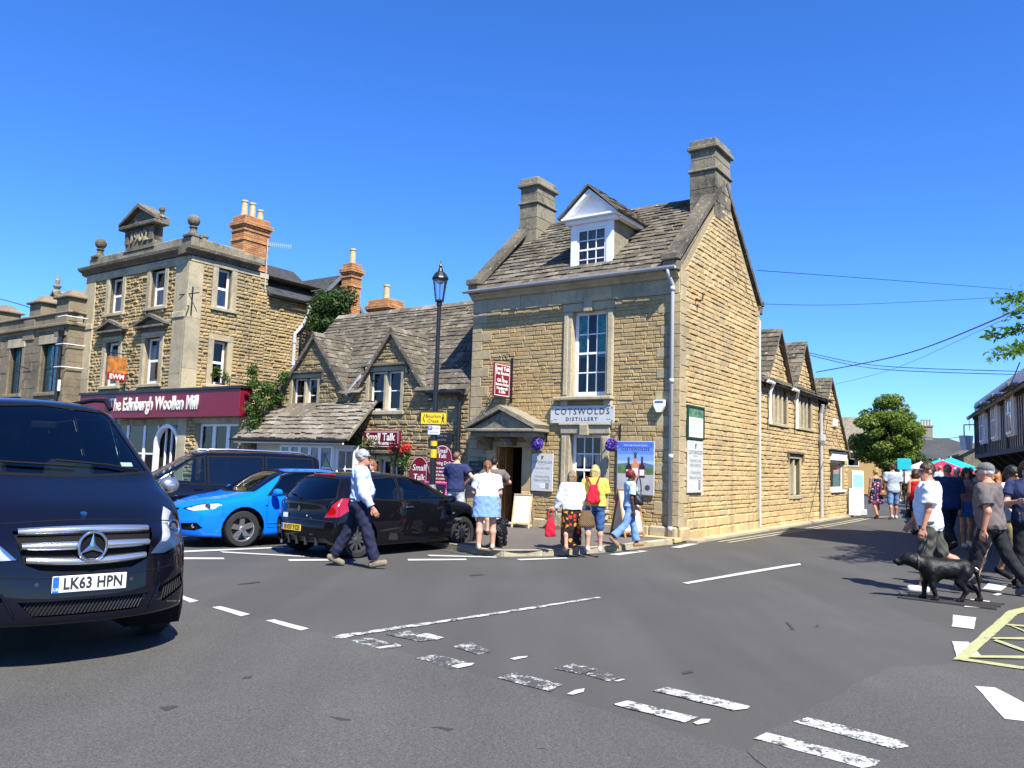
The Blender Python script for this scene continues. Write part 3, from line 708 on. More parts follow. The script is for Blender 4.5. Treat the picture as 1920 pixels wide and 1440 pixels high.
# ---- three storey shop with parapet and ball finials
def ball_finial(name, T, x, y, z, s=1.0):
    mb = MB(); mb.bbox(x - .24 * s, x + .24 * s, y - .24 * s, y + .24 * s, z, z + .1 * s, .02)
    mb.lathe([(.2 * s, z + .1 * s), (.13 * s, z + .2 * s), (.1 * s, z + .3 * s), (.15 * s, z + .36 * s), (.08 * s, z + .42 * s)] + [(.21 * s * math.sin(a), z + .60 * s - .21 * s * math.cos(a)) for a in [.35 + i * .33 for i in range(9)]], (x, y, 0), 16)
    mb.build(name, M['dark_stone'], T, smooth=False)
def shop():
    T = house('three_storey_shop', 'tall rock faced stone shop dated 1902 with parapet, ball finials and a maroon shop front', 'building')
    XL, XR, Y0, ZC = -19.15, -12.2, -.7, 8.62
    fp, sp = fpl(Y0), rpl(XR)
    f2 = [(-17.36, 6.92, -16.42, 8.32), (-14.52, 6.92, -13.6, 8.32)]; f1 = [(-17.3, 4.1, -16.36, 5.8), (-14.6, 4.1, -13.62, 5.8)]
    s2 = [(.42, 6.95, 1.0, 8.42), (.42, 4.15, 1.0, 5.75)]
    mb = MB(); poly = [(XL, 2.6), (XR, 2.6), (XR, ZC), (XL, ZC)]; wall_core(mb, fp, poly, f1 + f2, .25)
    spoly = [(Y0, 2.6), (5.4, 2.6), (5.4, 7.9), (2.62, 7.9), (2.62, ZC), (Y0, ZC)]
    wall_core(mb, sp, [(Y0, 2.6), (2.62, 2.6), (2.62, ZC), (Y0, ZC)], s2, .25); wall_core(mb, sp, [(2.62, 2.6), (5.4, 2.6), (5.4, 7.9), (2.62, 7.9)], [])
    wall_core(mb, Plane((0, 5.4, 0), (1, 0, 0), (0, 1, 0)), [(XL, 0), (XR, 0), (XR, 7.9), (XL, 7.9)], []); mb.quad((XL, Y0, ZC), (XR, Y0, ZC), (XR, 5.4, ZC), (XL, 5.4, ZC))
    wall_core(mb, Plane((XL, 0, 0), (0, 1, 0), (-1, 0, 0)), [(Y0, 0), (5.4, 0), (5.4, ZC), (Y0, ZC)], [])
    W_ = mb.build('wall', M['mortar'], T)
    sw = .22; ex = lambda o: (o[0] - sw, o[1] - .12, o[2] + sw, o[3] + sw)
    ops = [ex(o) for o in f1 + f2]
    kw = dict(course=(.11, .13), length=(.18, .42), d=.075, bev=.035, jit=.008, gap=.006)
    st = stones(fp, [(XL + .75, 3.7), (XR - .72, 3.7), (XR - .72, 8.3), (XL + .75, 8.3)], ops, **kw)
    emit_pieces(st, 'stone', M['stone_ewm'], W_, 300, HM, 'stone_courses')
    st = stones(sp, [(Y0 + .5, 3.2), (2.62, 3.2), (2.62, 8.42), (Y0 + .5, 8.42)], [ex(o) for o in s2], **kw) + stones(sp, [(2.62, 3.2), (5.15, 3.2), (5.15, 7.8), (2.62, 7.8)], [], **kw)
    emit_pieces(st, 'side_stone', M['stone_ewm'], W_, 300, HM, 'side_stone_courses')
    mb = MB()
    for a in ((XL, XL + .75), (XR - .72, XR)):
        for z0, z1 in ((2.6, 4.4), (4.4, 6.4), (6.62, 8.32)): fp.box(mb, *a, z0, z1 - .004, -.1, .09, .01, tint=random.random())
        fp.box(mb, a[0] - .02, a[1] + .02, 6.4, 6.62, -.1, .13, .02)
    for z0, z1 in ((2.6, 4.6), (4.6, 6.4), (6.4, 8.4)): sp.box(mb, Y0 - .085, Y0 + .5, z0, z1 - .004, -.1, .086, .01, tint=random.random())
    sp.box(mb, 5.12, 5.42, 2.6, 7.85, -.1, .06, .01); fp.box(mb, XL, XR, 8.32, ZC, -.1, .075, .01); sp.box(mb, Y0, 2.62, 8.43, ZC, -.1, .075, .01)
    mb.build('pilaster', M['dressed'], T)
    for o in f1 + f2:
        mb = MB(); surround(mb, fp, o[0] - sw, o[1], o[2] + sw, o[3] + sw, sw, .09, -.24, sw, .12, .06); fp.box(mb, o[0] - sw + .05, o[2] + sw - .05, o[3] + .06, o[3] + sw - .03, .09, .12, .01); mb.build('window_surround', M['dressed'], T)
    for o in s2: mb = MB(); surround(mb, sp, o[0] - sw, o[1], o[2] + sw, o[3] + sw, sw, .085, -.24, sw, .12, .06); mb.build('window_surround', M['dressed'], T)
    net = [(0, 1, 0, .55)]
    for i, o in enumerate(f1 + f2): sash(T, fp, *o, 1, 2, c=-.13, meeting=1, fw=.09, bar=.05, curtain=net if i > 1 else [(.0, .35, .0, .9)])
    for i, o in enumerate(s2): sash(T, sp, *o, 1, 2, c=-.13, meeting=1, fw=.08, bar=.05, curtain=net if i == 0 else None)
    mb = MB()
    for o in f1:
        cx = (o[0] + o[2]) / 2; fp.box(mb, cx - .95, cx + .95, 6.13, 6.22, -.02, .3, .02); fp.box(mb, cx - .75, cx + .75, 6.02, 6.13, -.02, .16, .01)
        for sx in (-1, 1): mb.prism([fp(cx + sx * 1.0, 6.222, -.02), fp(cx + sx * 1.0, 6.3, -.02), fp(cx, 6.66, -.02), fp(cx, 6.54, -.02)], fp(0, 0, .32) - fp(0, 0, 0))
        mb.prism([fp(cx - .9, 6.222, 0), fp(cx + .9, 6.222, 0), fp(cx, 6.55, 0)], fp(0, 0, .12) - fp(0, 0, 0))
        for sx in (-.62, .5): fp.box(mb, cx + sx, cx + sx + .14, 6.66, 6.82, -.02, .14, .02)
    mb.build('pediment', M['dark_stone'], T)
    # cornice and parapet
    mb = MB(); pr = [(0, ZC), (.12, ZC + .04), (.14, ZC + .12), (.3, ZC + .2), (.32, ZC + .3), (-.3, ZC + .3), (-.3, ZC)]
    mb.prism([(XL - .3, Y0 - c, z) for c, z in pr], (XR - XL + .32, 0, 0)); mb.prism([(XR + c, Y0 - .32, z) for c, z in pr], (0, 3.1, 0)); mb.build('cornice', M['dark_stone'], T)
    mb = MB(); mb.bbox(XL, XR + .03, Y0 - .03, Y0 + .3, ZC + .3, ZC + .72, .03); mb.bbox(XR - .3, XR + .028, Y0 + .3, 1.5, ZC + .3, ZC + .7, .04); mb.bbox(XR - .3, XR + .026, 1.5, 2.5, ZC + .3, ZC + .62, .05); mb.build('parapet', M['dressed_grey'], T)
    for x in (XL + .45, XR - .2): ball_finial('ball_finial', T, x, Y0 + .15, ZC + .7, 1.05)
    mb = MB(); x0, x1 = -16.75, -14.35; gp = fpl(Y0); zb = ZC + .6
    gp.box(mb, -16.5, -14.6, zb, 10.1, -.3, .05, .02); gp.box(mb, -16.62, -14.48, zb, 9.3, -.32, .07, .04)
    for x in (-16.5, -14.85): gp.box(mb, x, x + .25, zb + .3, 10.05, -.33, .1, .02)
    gp.box(mb, -16.8, -14.3, 10.1, 10.26, -.4, .22, .03)
    for sx in (-1, 1): mb.prism([gp(-15.55 + sx * 1.25, 10.262, -.4), gp(-15.55 + sx * 1.25, 10.36, -.4), gp(-15.55, 11.02, -.4), gp(-15.55, 10.86, -.4)], gp(0, 0, .62) - gp(0, 0, 0))
    mb.prism([gp(-16.6, 10.262, -.35), gp(-14.5, 10.262, -.35), gp(-15.55, 10.87, -.35)], gp(0, 0, .4) - gp(0, 0, 0))
    ped = mb.build('date_pediment', M['dark_stone'], T)
    for x in (-16.7, -14.4): ball_finial('ball_finial', ped, x, Y0 + .1, 10.34, .55)
    text_mesh('1902', .56, M['dressed'], ped, name='date', fr=gp.fr(-15.55, 9.72, .05), extrude=.03, bold=.008, xs=1.1)
    mb = MB()
    for x in (-13.9, -13.5): mb.lathe([(.16, 9.2), (.15, 9.75), (.18, 9.77), (.18, 9.85)], (x, .6, 0), 12)
    mb.build('chimney_pot', M['dressed_grey'], T)
    # brick chimney: bricks course by course
    cx0, cx1, cy0, cy1 = -12.98, -12.22, 1.45, 2.62
    brick_chimney(T, cx0, cx1, cy0, cy1, 8.7, 10.75, 3)
    # slate roof behind with cross gable
    o = V(XR + .25, 2.62, 7.85); up = V(-2.3, 0, 1.75); pl = roof_plane(o, (0, 1, 0), up); L_ = up.length
    core = MB().prism([pl(0, 0, -.08), pl(2.9, 0, -.08), pl(2.9, L_, -.08), pl(0, L_, -.08)], pl(0, 0, .08) - pl(0, 0, 0)).build('slate_roof', M['blue_slate'], T)
    ts = tiles(pl, [(0, 0), (2.9, 0), (2.9, L_), (0, L_)], (.2, .18), (.25, .32), th=.012, lift=.018, rag=.003); emit_pieces(ts, 'roof_slate', M['blue_slate'], core, 200, HM)
    gx = XR + .3
    for sy in (-1, 1):
        o = V(gx, 6.15 + sy * 1.5, 7.75); up = V(0, -sy * 1.5, 1.58); a = (1, 0, 0) if sy < 0 else (-1, 0, 0); pl = roof_plane(o, a, up); L_ = up.length
        pg = [(-2.6, 0), (0, 0), (0, L_), (-2.6, L_)] if sy < 0 else [(0, 0), (2.6, 0), (2.6, L_), (0, L_)]
        c2 = MB().prism([pl(x, z, -.06) for x, z in pg], pl(0, 0, .06) - pl(0, 0, 0)).build('gable_roof', M['blue_slate'], T)
        emit_pieces(tiles(pl, pg, (.2, .18), (.25, .32), th=.012, lift=.018, rag=.003), 'roof_slate', M['blue_slate'], c2, 40, HM)
        MB().prism([(gx, 6.15 + sy * 1.52, 7.6), (gx, 6.15, 9.2), (gx, 6.15, 9.38), (gx, 6.15 + sy * 1.52, 7.78)], (.05, 0, 0)).build('bargeboard', M['lead'], c2)
    mb = MB(); mb.prism([(XR, 4.7, 2.6), (XR, 7.6, 2.6), (XR, 7.6, 7.7), (XR, 6.15, 9.15), (XR, 4.7, 7.7)], (-2.5, 0, 0)); mb.build('rear_wing', M['stone_ewm'], T)
    mb = MB(); p = [(XR + .3, 4.55, 7.75), (XR + .3, 4.5, 7.4), (XR + .14, 4.35, 6.9), (XR + .12, 4.0, 6.5), (XR + .12, 4.0, 3.2)]; mb.tube(p, .075, 10)
    for z in (6.2, 5.3, 4.5): mb.lathe([(.1, z - .06), (.1, z + .06)], (XR + .12, 4.0, 0), 10)
    mb.build('downpipe', M['grey_plastic'], T); mb = MB(); mb.tube([(XR + .12, 4.3, 6.9), (XR + .12, 4.3, 3.2)], .05, 8); mb.build('downpipe', M['black_metal'], T)
    mb = MB(); mb.tube([(XR + .3, 2.62, 7.82), (XR + .32, 4.7, 7.82)], .06, 8); mb.build('gutter', M['black_metal'], T)
    mb = MB(); mb.tube([(XR + .1, 2.45, 8.0), (XR + .1, 2.45, 10.0)], .02, 6); mb.tube([(XR + .1, 2.45, 9.8), (XR + 1.15, 2.75, 9.62)], .012, 5)
    for i in range(12): 
        t = i / 11; c = V(lerp(XR + .15, XR + 1.12, t), lerp(2.46, 2.74, t), lerp(9.79, 9.63, t)); mb.tube([c - V(0, 0, .09), c + V(0, 0, .09)], .008, 4)
    mb.build('aerial', M['grey_plastic'], T)
    mb = MB(); mb.tube([(XR + .05, 1.95, 8.5), (XR + .05, 1.95, 3.6)], .012, 5); mb.build('cable', M['black_metal'], T)
    mb = MB(); mb.tube([(XR + .1, Y0 + .1, 6.5), (XR + .1, Y0 + .1, 7.5)], .03, 6); mb.tube([(XR - .3, Y0 - .15, 7.2), (XR + .5, Y0 + .1, 7.25)], .02, 6); mb.tube([(XR + .1, Y0, 6.8), (XR + .3, Y0 - .2, 6.75)], .02, 6); mb.build('wire_bracket', M['black_metal'], T)
    # single storey shop front
    mb = MB(); ff = fpl(Y0 - .1)
    wall_core(mb, ff, [(XL, 0), (-8.3, 0), (-8.3, 3.0), (XL, 3.0)], [(-18.2, .3, -11.95, 2.86), (-10.95, 1.0, -8.75, 2.66)], .3); mb.quad((-12.2, Y0 - .1, 3.0), (-8.3, Y0 - .1, 3.0), (-8.3, 1.6, 3.0), (-12.2, 1.6, 3.0)); mb.quad((-8.3, Y0 - .1, 0), (-8.3, 1.6, 0), (-8.3, 1.6, 3.0), (-8.3, Y0 - .1, 3.0))
    gw = mb.build('ground_floor_wall', M['mortar'], T)
    st = stones(ff, [(-11.5, .3), (-8.35, .3), (-8.35, 2.9), (-11.5, 2.9)], [(-11.0, .9, -8.7, 2.9)], **kw); emit_pieces(st, 'shopfront_stone', M['stone_ewm'], gw, 60, HM, 'shopfront_stone_courses')
    mb = MB(); ff.box(mb, -12.0, -11.5, 0, 2.9, -.1, .08, .01); ff.box(mb, -11.2, -8.5, 2.67, 2.86, -.2, .05, .01); mb.build('pilaster', M['dressed'], T)
    xs = [-10.95, -10.2, -9.45, -8.75]
    for a, b in zip(xs, xs[1:]): sash(T, ff, a, 1.0, b, 2.66, 1, 1, c=-.12, fw=.09)
    xs = [-18.2, -17.5, -16.8, -16.1, -15.4, -14.3, -13.4]
    for a, b in zip(xs, xs[1:]): sash(T, ff, a, .3, b, 2.86, 1, 2, c=-.1, fw=.07, bar=.06, room=1.2)
    # arched entrance in white
    mb = MB(); cx, r = -12.67, .68
    for x in (cx - .74, cx + .62): ff.box(mb, x, x + .12, .1, 1.9, -.12, .06, .01)
    pts = [(math.cos(PI * i / 14), math.sin(PI * i / 14)) for i in range(15)]
    for (a, b), (c_, d) in zip(pts, pts[1:]): mb.prism([ff(cx + a * .62, 1.9 + b * .62, -.1), ff(cx + a * .74, 1.9 + b * .74, -.1), ff(cx + c_ * .74, 1.9 + d * .74, -.1), ff(cx + c_ * .62, 1.9 + d * .62, -.1)], ff(0, 0, .16) - ff(0, 0, 0))
    for x in (cx - .35, cx, cx + .35): ff.box(mb, x - .025, x + .025, .3, 2.86, -.2, -.14, .004)
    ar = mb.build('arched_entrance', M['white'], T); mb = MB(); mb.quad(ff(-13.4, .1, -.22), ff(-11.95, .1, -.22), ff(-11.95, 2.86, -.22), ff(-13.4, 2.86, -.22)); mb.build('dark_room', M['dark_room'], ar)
    # fascia
    mb = MB(); fa = fpl(-1.12); fa.box(mb, -18.2, -8.35, 2.86, 3.74, -.42, 0, .01); fs = mb.build('fascia', M['maroon'], T)
    mb = MB(); fa.box(mb, -18.25, -8.3, 3.742, 3.84, -.42, .04, .01); mb.build('fascia_capping', M['black_metal'], fs)
    text_mesh('The Edinburgh Woollen Mill', .66, M['cream_letter'], fs, fr=fa.fr(-13.25, 3.32, .002), extrude=.015, bold=.012, xs=.70, spacing=1.03)
    s = thing('hanging_sign', 'small gold and red hanging sign reading EWM on the tall shop', 'sign', HP(-15.2, Y0 - .1, 4.2), -YAW)
    mb = MB(); mb.box(-.02, .02, -.95, -.25, 0, .26); mb.build('panel', M['red_sign'], s); mb = MB(); mb.box(-.02, .02, -.95, -.25, .262, .86); mb.build('picture', plain('gold picture panel', (.36, .13, .025), .5, var=.6, scale=5), s)
    pp = Plane((.021, 0, 0), (0, 1, 0), (1, 0, 0)); text_mesh('EWM', .24, M['print_white'], s, fr=pp.fr(-.60, .13, .002), bold=.006)
    mb = MB(); mb.tube([(0, .1, .98), (0, -1.1, .98)], .018, 6); mb.tube([(0, .1, .7), (0, .1, 1.3)], .02, 6)
    for y in (-.9, -.25): mb.tube([(0, y, .86), (0, y, .98)], .01, 5)
    mb.build('bracket', M['black_metal'], s)
    return T
def brick_chimney(T, x0, x1, y0, y1, z0, z1, pots, N=200):
    mb = MB(); mb.box(x0 + .02, x1 - .02, y0 + .02, y1 - .02, z0, z1 - .02); ch = mb.build('brick_chimney', M['mortar'], T)
    pcs = []; z = z0; h = .075; n = int((z1 - z0) / h); 
    for k in range(n):
        e = {n - 1: 0, n - 2: 0, n - 3: 0, n - 4: .10, n - 5: .10, n - 6: .05, n - 8: .04, n - 13: .04}.get(k, 0.0)
        for (o, a, nn, w) in ((V(x0 - e, y0 - e, 0), (1, 0, 0), (0, -1, 0), x1 - x0 + 2 * e), (V(x1 + e, y0 - e, 0), (0, 1, 0), (1, 0, 0), y1 - y0 + 2 * e), (V(x0 - e, y1 + e, 0), (0, -1, 0), (-1, 0, 0), y1 - y0 + 2 * e)):
            pl = Plane(o, a, nn); x = 0 if k % 2 else -.11
            while x < w - .01:
                l, r = max(0, x), min(w, x + .225)
                if r - l > .03:
                    vs_, fs, t = one_stone(pl, [(l + .004, z + .005), (r - .004, z + .005), (r - .004, z + h - .005), (l + .004, z + h - .005)], .006, .003, .001, random.random(), -.11)
                    pcs.append((vs_, fs, t, .016))
                x += .23
        if e: 
            b = MB().box(x0 - e + .01, x1 + e - .01, y0 - e + .01, y1 + e - .01, z + h - .012, z + h - .004); pcs.append((b.v and [Vector(p) for p in b.v], b.f, .3, .001))
        z += h
    emit_pieces(pcs, 'brick', M['brick'], ch, N, HM, 'brick_courses')
    for i in range(pots):
        y = lerp(y0 + .22, y1 - .22, i / max(1, pots - 1)) if pots > 1 else (y0 + y1) / 2; h2 = .62 if i < 2 else .45
        MB().lathe([(.14, z1 - .05), (.13, z1 + .1), (.115, z1 + h2 - .1), (.14, z1 + h2 - .06), (.14, z1 + h2), (.10, z1 + h2)], ((x0 + x1) / 2, y, 0), 14).build('chimney_pot', M['pot'], ch, smooth=False)
M['maroon'] = plain('maroon paint', (.17, .006, .022), .35, var=.06)
M['red_sign'] = plain('dark red paint', (.28, .01, .015), .35, var=.06)
M['print_white'] = plain('white lettering', (.78, .77, .74), .6, var=.02)
M['print_black'] = plain('black lettering', (.02, .02, .022), .6, var=.02)
M['cream_letter'] = plain('cream raised letters', (.75, .70, .58), .5, var=.03)
tea_rooms(); shop()
for (x0, x1, y0, y1, z0, z1, lb) in ((-10.85, -10.3, 5.2, 5.75, 4.0, 9.5, 'tall orange brick chimney rising behind the ivy clump'), (-9.6, -8.5, 5.5, 6.4, 4.0, 7.95, 'low wide orange brick chimney behind the cottage ridge')):
    c = house('brick_chimney', lb, 'chimney'); brick_chimney(c, x0, x1, y0, y1, z0, z1, 1, 120)
# ---- grey building at the far left
def left_building():
    T = house('grey_stone_building', 'grey brown ashlar building with teal curtained windows and blocky parapet piers')
    Y0, XR, XL = -1.4, -18.95, -31.0; fp = fpl(Y0)
    ws = [(-26.6, 3.9, -25.4, 5.85), (-23.72, 3.9, -22.62, 5.85), (-20.97, 3.9, -19.62, 5.85)]
    mb = MB(); wall_core(mb, fp, [(XL, 0), (XR, 0), (XR, 6.5), (XL, 6.5)], ws, .25); mb.quad((XR, Y0, 0), (XR, 5, 0), (XR, 5, 6.5), (XR, Y0, 6.5)); mb.quad((XL, Y0, 6.5), (XR, Y0, 6.5), (XR, 5, 6.5), (XL, 5, 6.5)); mb.quad((XL, 5, 0), (XR, 5, 0), (XR, 5, 6.5), (XL, 5, 6.5))
    W_ = mb.build('wall', M['mortar'], T)
    q = stones(fp, [(XL, 2.5), (XR, 2.5), (XR, 6.4), (XL, 6.4)], [(a - .2, b - .15, c + .2, d + .35) for a, b, c, d in ws], (.28, .34), (.5, .9), d=.03, bev=.006, jit=.001, gap=.003)
    q += stones(rpl(XR), [(Y0, 2.5), (-.6, 2.5), (-.6, 6.4), (Y0, 6.4)], [], (.28, .34), (.5, .9), d=.03, bev=.006, jit=.001, gap=.003)
    emit_pieces(q, 'ashlar_block', M['stone_left'], W_, 300, HM)
    for a, b, c, d in ws:
        mb = MB(); fp.box(mb, a - .2, a, b, d, -.24, .04, .01); fp.box(mb, c, c + .2, b, d, -.24, .04, .01); fp.box(mb, a - .25, c + .25, b - .15, b, -.24, .1, .02); mb.build('window_jamb', M['stone_left'], T)
    for a, b, c, d in ws: mb = MB(); fp.box(mb, a - .22, c + .22, d, d + .36, -.24, .06, .01); mb.build('lintel', M['dressed'], T)
    for w in ws: sash(T, fp, *w, 2, 2, c=-.14, meeting=1, fw=.06, bar=.04, mat=M['black_metal'], curtain=[(0, 1, 0, 1)], cw=M['curtain_green'])
    mb = MB()
    for z, h, o in ((6.5, .14, .16), (7.0, .1, .1)): fp.box(mb, XL, XR + o, z, z + h, -.3, o, .03); rpl(XR).box(mb, Y0 + .01, -.72, z, z + h, -.3, o, .03)
    fp.box(mb, XL, XR, 6.64, 7.0, -.3, .03, .01)
    for x in (XL + 1, -25.7, -22.15, -19.5):
        fp.box(mb, x - .48, x + .48, 6.1, 7.0, -.2, .07, .02)
    mb.build('parapet', M['stone_left'], T)
    for x, h in ((-28.4, 7.55), (-25.55, 7.55), (-21.75, 7.6), (-19.5, 7.62)):
        mb = MB(); fp.box(mb, x - .5, x + .5, 7.1, h, -.85, .05, .02); fp.box(mb, x - .62, x + .62, h, h + .1, -.97, .17, .03)
        a = [fp(x - .5, h + .1, .06), fp(x + .5, h + .1, .06), fp(x + .5, h + .1, -.86), fp(x - .5, h + .1, -.86)]; t = [fp(x - .2, h + .38, -.2), fp(x + .2, h + .38, -.2), fp(x + .2, h + .38, -.6), fp(x - .2, h + .38, -.6)]
        mb.add(a + t, [(0, 1, 5, 4), (1, 2, 6, 5), (2, 3, 7, 6), (3, 0, 4, 7), (4, 5, 6, 7)]); mb.build('parapet_pier', M['stone_left'], T)
    # roof gable behind with finial
    y = -.6; cx = -22.1
    mb = MB(); mb.prism([(cx - 1.5, y, 6.5), (cx + 1.5, y, 6.5), (cx, y, 8.3)], (0, .3, 0)); mb.build('gable', M['stone_left'], T)
    for sx in (-1, 1):
        o = V(cx + sx * 1.55, y - .08, 6.5); up = V(-sx * 1.55, 0, 1.88); pl = roof_plane(o, (0, 1, 0) if sx > 0 else (0, -1, 0), up); L_ = up.length
        pg = [(0, 0), (4, 0), (4, L_), (0, L_)] if sx > 0 else [(-4, 0), (0, 0), (0, L_), (-4, L_)]
        core = MB().prism([pl(a, b, -.05) for a, b in pg], pl(0, 0, .05) - pl(0, 0, 0)).build('roof', M['slate'], T); emit_pieces(tiles(pl, pg, (.22, .18), (.2, .35)), 'roof_slate', M['slate_light'], core, 80, HM)
    MB().lathe([(.15, 8.25), (.15, 8.36), (.08, 8.42), (.15, 8.52), (.17, 8.57), (.06, 8.62), (.1, 8.82), (.05, 8.98)], (cx, y + .1, 0), 10).build('finial', M['dressed_grey'], T)
    mb = MB(); mb.tube([(-19.25, Y0 - .12, 0), (-19.25, Y0 - .12, 6.1)], .075, 10); mb.lathe([(.08, 6.05), (.16, 6.3), (.17, 6.42), (.1, 6.42)], (-19.25, Y0 - .12, 0), 10); mb.build('downpipe', M['black_metal'], T)
    for z in (4.85, 5.75, 6.85): MB().tube([(XR - .5, Y0 - .2, z), (XR + .12, Y0 - .2, z), (XR + .12, -.75, z)], .02, 6).build('cable', M['white'], T)
    mb = MB(); mb.bbox(-19.35, -19.1, Y0 - .14, Y0 - .05, 3.9, 4.35, .02); mb.build('junction_box', M['white'], T)
    mb = MB(); mb.tube([(-21.9, Y0 - .05, 4.9), (-21.9, Y0 - .5, 5.0), (-21.9, Y0 - .5, 4.7)], .02, 6); mb.build('wire_bracket', M['black_metal'], T)
left_building()
# ---- rear wing along the side road: two window gables and a shop gable
def wing():
    T = house('side_road_wing', 'long low honey stone range with gabled window bays along the side road', 'building')
    X = 5.9; y0, y1 = 5.66, 16.7; rp = rpl(X); EZ = 4.2
    w1 = (6.75, 3.08, 8.45, 4.15); w2 = (9.55, 3.1, 11.3, 4.18); lw = (8.72, .9, 9.9, 2.05); sw = (13.95, 1.0, 16.05, 2.1)
    poly = [(y0, 0), (12.3, 0), (12.3, EZ), (y0, EZ)]; gp = [(12.3, 0), (y1, 0), (y1, 2.4), (14.0, 5.05), (12.3, 3.3)]
    mb = MB(); wall_core(mb, rp, poly, [w1, w2, lw], .2); wall_core(mb, rp, gp, [sw], .2)
    mb.quad((X, y1, 0), (X - 5, y1, 0), (X - 5, y1, 2.4), (X, y1, 2.4)); mb.prism([(X - .05, 6.2, EZ), (X - .05, 8.9, EZ), (X - .05, 7.55, 5.85)], (-.2, 0, 0)); mb.prism([(X - .05, 9.0, EZ), (X - .05, 11.8, EZ), (X - .05, 10.4, 5.85)], (-.2, 0, 0))
    W_ = mb.build('wall', M['mortar'], T); o3 = [(a - .14, b - .1, c + .14, d + .16) for a, b, c, d in (w1, w2, lw)]; o4 = [(sw[0] - .1, sw[1] - .1, sw[2] + .1, sw[3] + .35)]
    kw = dict(course=(.1, .16), length=(.2, .5), d=.04, bev=.02, jit=.008)
    st = stones(rp, poly, o3, **kw) + stones(rp, gp, o4, **kw)
    for cx, a, b in ((7.55, 6.3, 8.8), (10.4, 9.1, 11.7)): st += stones(Plane((X - .03, 0, 0), (0, 1, 0), (1, 0, 0)), [(a, 4.36), (b, 4.36), (cx, 5.7)], [], **kw)
    emit_pieces(st, 'stone', M['stone_gable'], W_, 300, HM, 'stone_courses')
    for w, n in ((w1, 4), (w2, 4)):
        mb = MB(); surround(mb, rp, w[0] - .14, w[1], w[2] + .14, w[3] + .14, .14, .04, -.2, .14, .1, .04)
        xs = [lerp(w[0], w[2], i / n) for i in range(n + 1)]
        for x in xs[1:-1]: rp.box(mb, x - .07, x + .07, w[1], w[3], -.2, .02, .02)
        mb.build('window_surround', M['dressed'], T)
        for a, b in zip(xs, xs[1:]): sash(T, rp, a + .06, w[1], b - .06, w[3], 1, 2, c=-.1, fw=.05, bar=.03)
        mb = MB(); rp.box(mb, w[0] - .3, w[2] + .3, w[3] + .16, w[3] + .24, -.02, .1, .01); mb.build('hood_mould', M['dark_stone'], T)
    mullioned(T, rp, *lw, 2, 2, stone='dressed')
    sash(T, rp, *sw, 1, 1, c=-.05, fw=.09, room=1.0); mb = MB(); rp.box(mb, sw[0] - .1, sw[2] + .1, sw[3], sw[3] + .34, -.1, .12, .01); rp.box(mb, sw[0] - .05, sw[2] + .05, sw[1] - .08, sw[1], -.1, .1, .01); mb.build('shop_fascia', M['white'], T)
    mb = MB(); rp.box(mb, sw[0] - .3, sw[2] + .25, sw[3] + .37, sw[3] + .42, -.1, .22, .01); mb.build('hood_mould', M['dark_stone'], T)
    # roofs
    o = V(X + .2, y0, EZ); up = V(-2.9, 0, 2.3); pl = roof_plane(o, (0, 1, 0), up); L_ = up.length; pg = [(0, 0), (8.0, 0), (8.0, L_), (0, L_)]
    core = MB().prism([pl(a, b, -.06) for a, b in pg], pl(0, 0, .06) - pl(0, 0, 0)).build('roof', M['slate'], T); emit_pieces(tiles(pl, pg, (.24, .18), (.2, .4)), 'roof_slate', M['slate'], core, 120, HM)
    for cx, hw, z0, z1, ov in ((7.55, 1.42, 4.15, 5.98, .14), (10.4, 1.42, 4.15, 5.98, .14), (14.0, 1.75, 3.0, 5.15, .12), (14.0, 2.8, 2.3, 5.15, .12)):
        for sy in (-1, 1):
            if hw == 1.75 and sy > 0 or hw == 2.8 and sy < 0: continue
            o = V(X + ov, cx + sy * hw, z0); up = V(0, -sy * hw, z1 - z0); a = (1, 0, 0) if sy < 0 else (-1, 0, 0); pl = roof_plane(o, a, up); L_ = up.length; D_ = 3.6
            pg = [(-D_, 0), (0, 0), (0, L_), (-D_, L_)] if sy < 0 else [(0, 0), (D_, 0), (D_, L_), (0, L_)]
            core = MB().prism([pl(a_, b, -.05) for a_, b in pg], pl(0, 0, .05) - pl(0, 0, 0)).build('gable_roof', M['slate'], T); emit_pieces(tiles(pl, pg, (.24, .18), (.2, .4), lift=.04), 'roof_slate', M['slate'], core, 70, HM)
            MB().prism([(X + ov - .16, cx + sy * hw, z0 - .1), (X + ov - .16, cx, z1 - .1), (X + ov - .16, cx, z1 - .03), (X + ov - .16, cx + sy * hw, z0 - .03)], (.15, 0, 0)).build('verge', M['dark_stone'], core)
    for y, b in ((6.45, 6.45), (9.0, 9.2)):
        MB().tube([(X + .22, y - .6, 4.2), (X + .22, y, 4.18), (X + .12, b, 3.95), (X + .12, b, 3.0)], .05, 8).build('downpipe', M['white'], T)
    mb = MB(); mb.tube([(X + .2, 12.2, 4.0), (X + .12, 12.25, 3.7), (X + .12, 12.25, .1)], .06, 8); mb.lathe([(.07, 2.6), (.14, 2.75), (.14, 2.95)], (X + .13, 12.25, 0), 8); mb.build('downpipe', M['grey_plastic'], T)
    mb = MB(); rp.box(mb, 14.35, 14.75, 3.35, 3.65, .0, .12, .02); mb.build('alarm_box', M['white'], T)
    mb = MB(); mb.tube([(X + .08, 5.6, 5.9), (X + .08, 5.62, .1)], .03, 6); mb.build('cable_conduit', M['cream'], T)
wing()
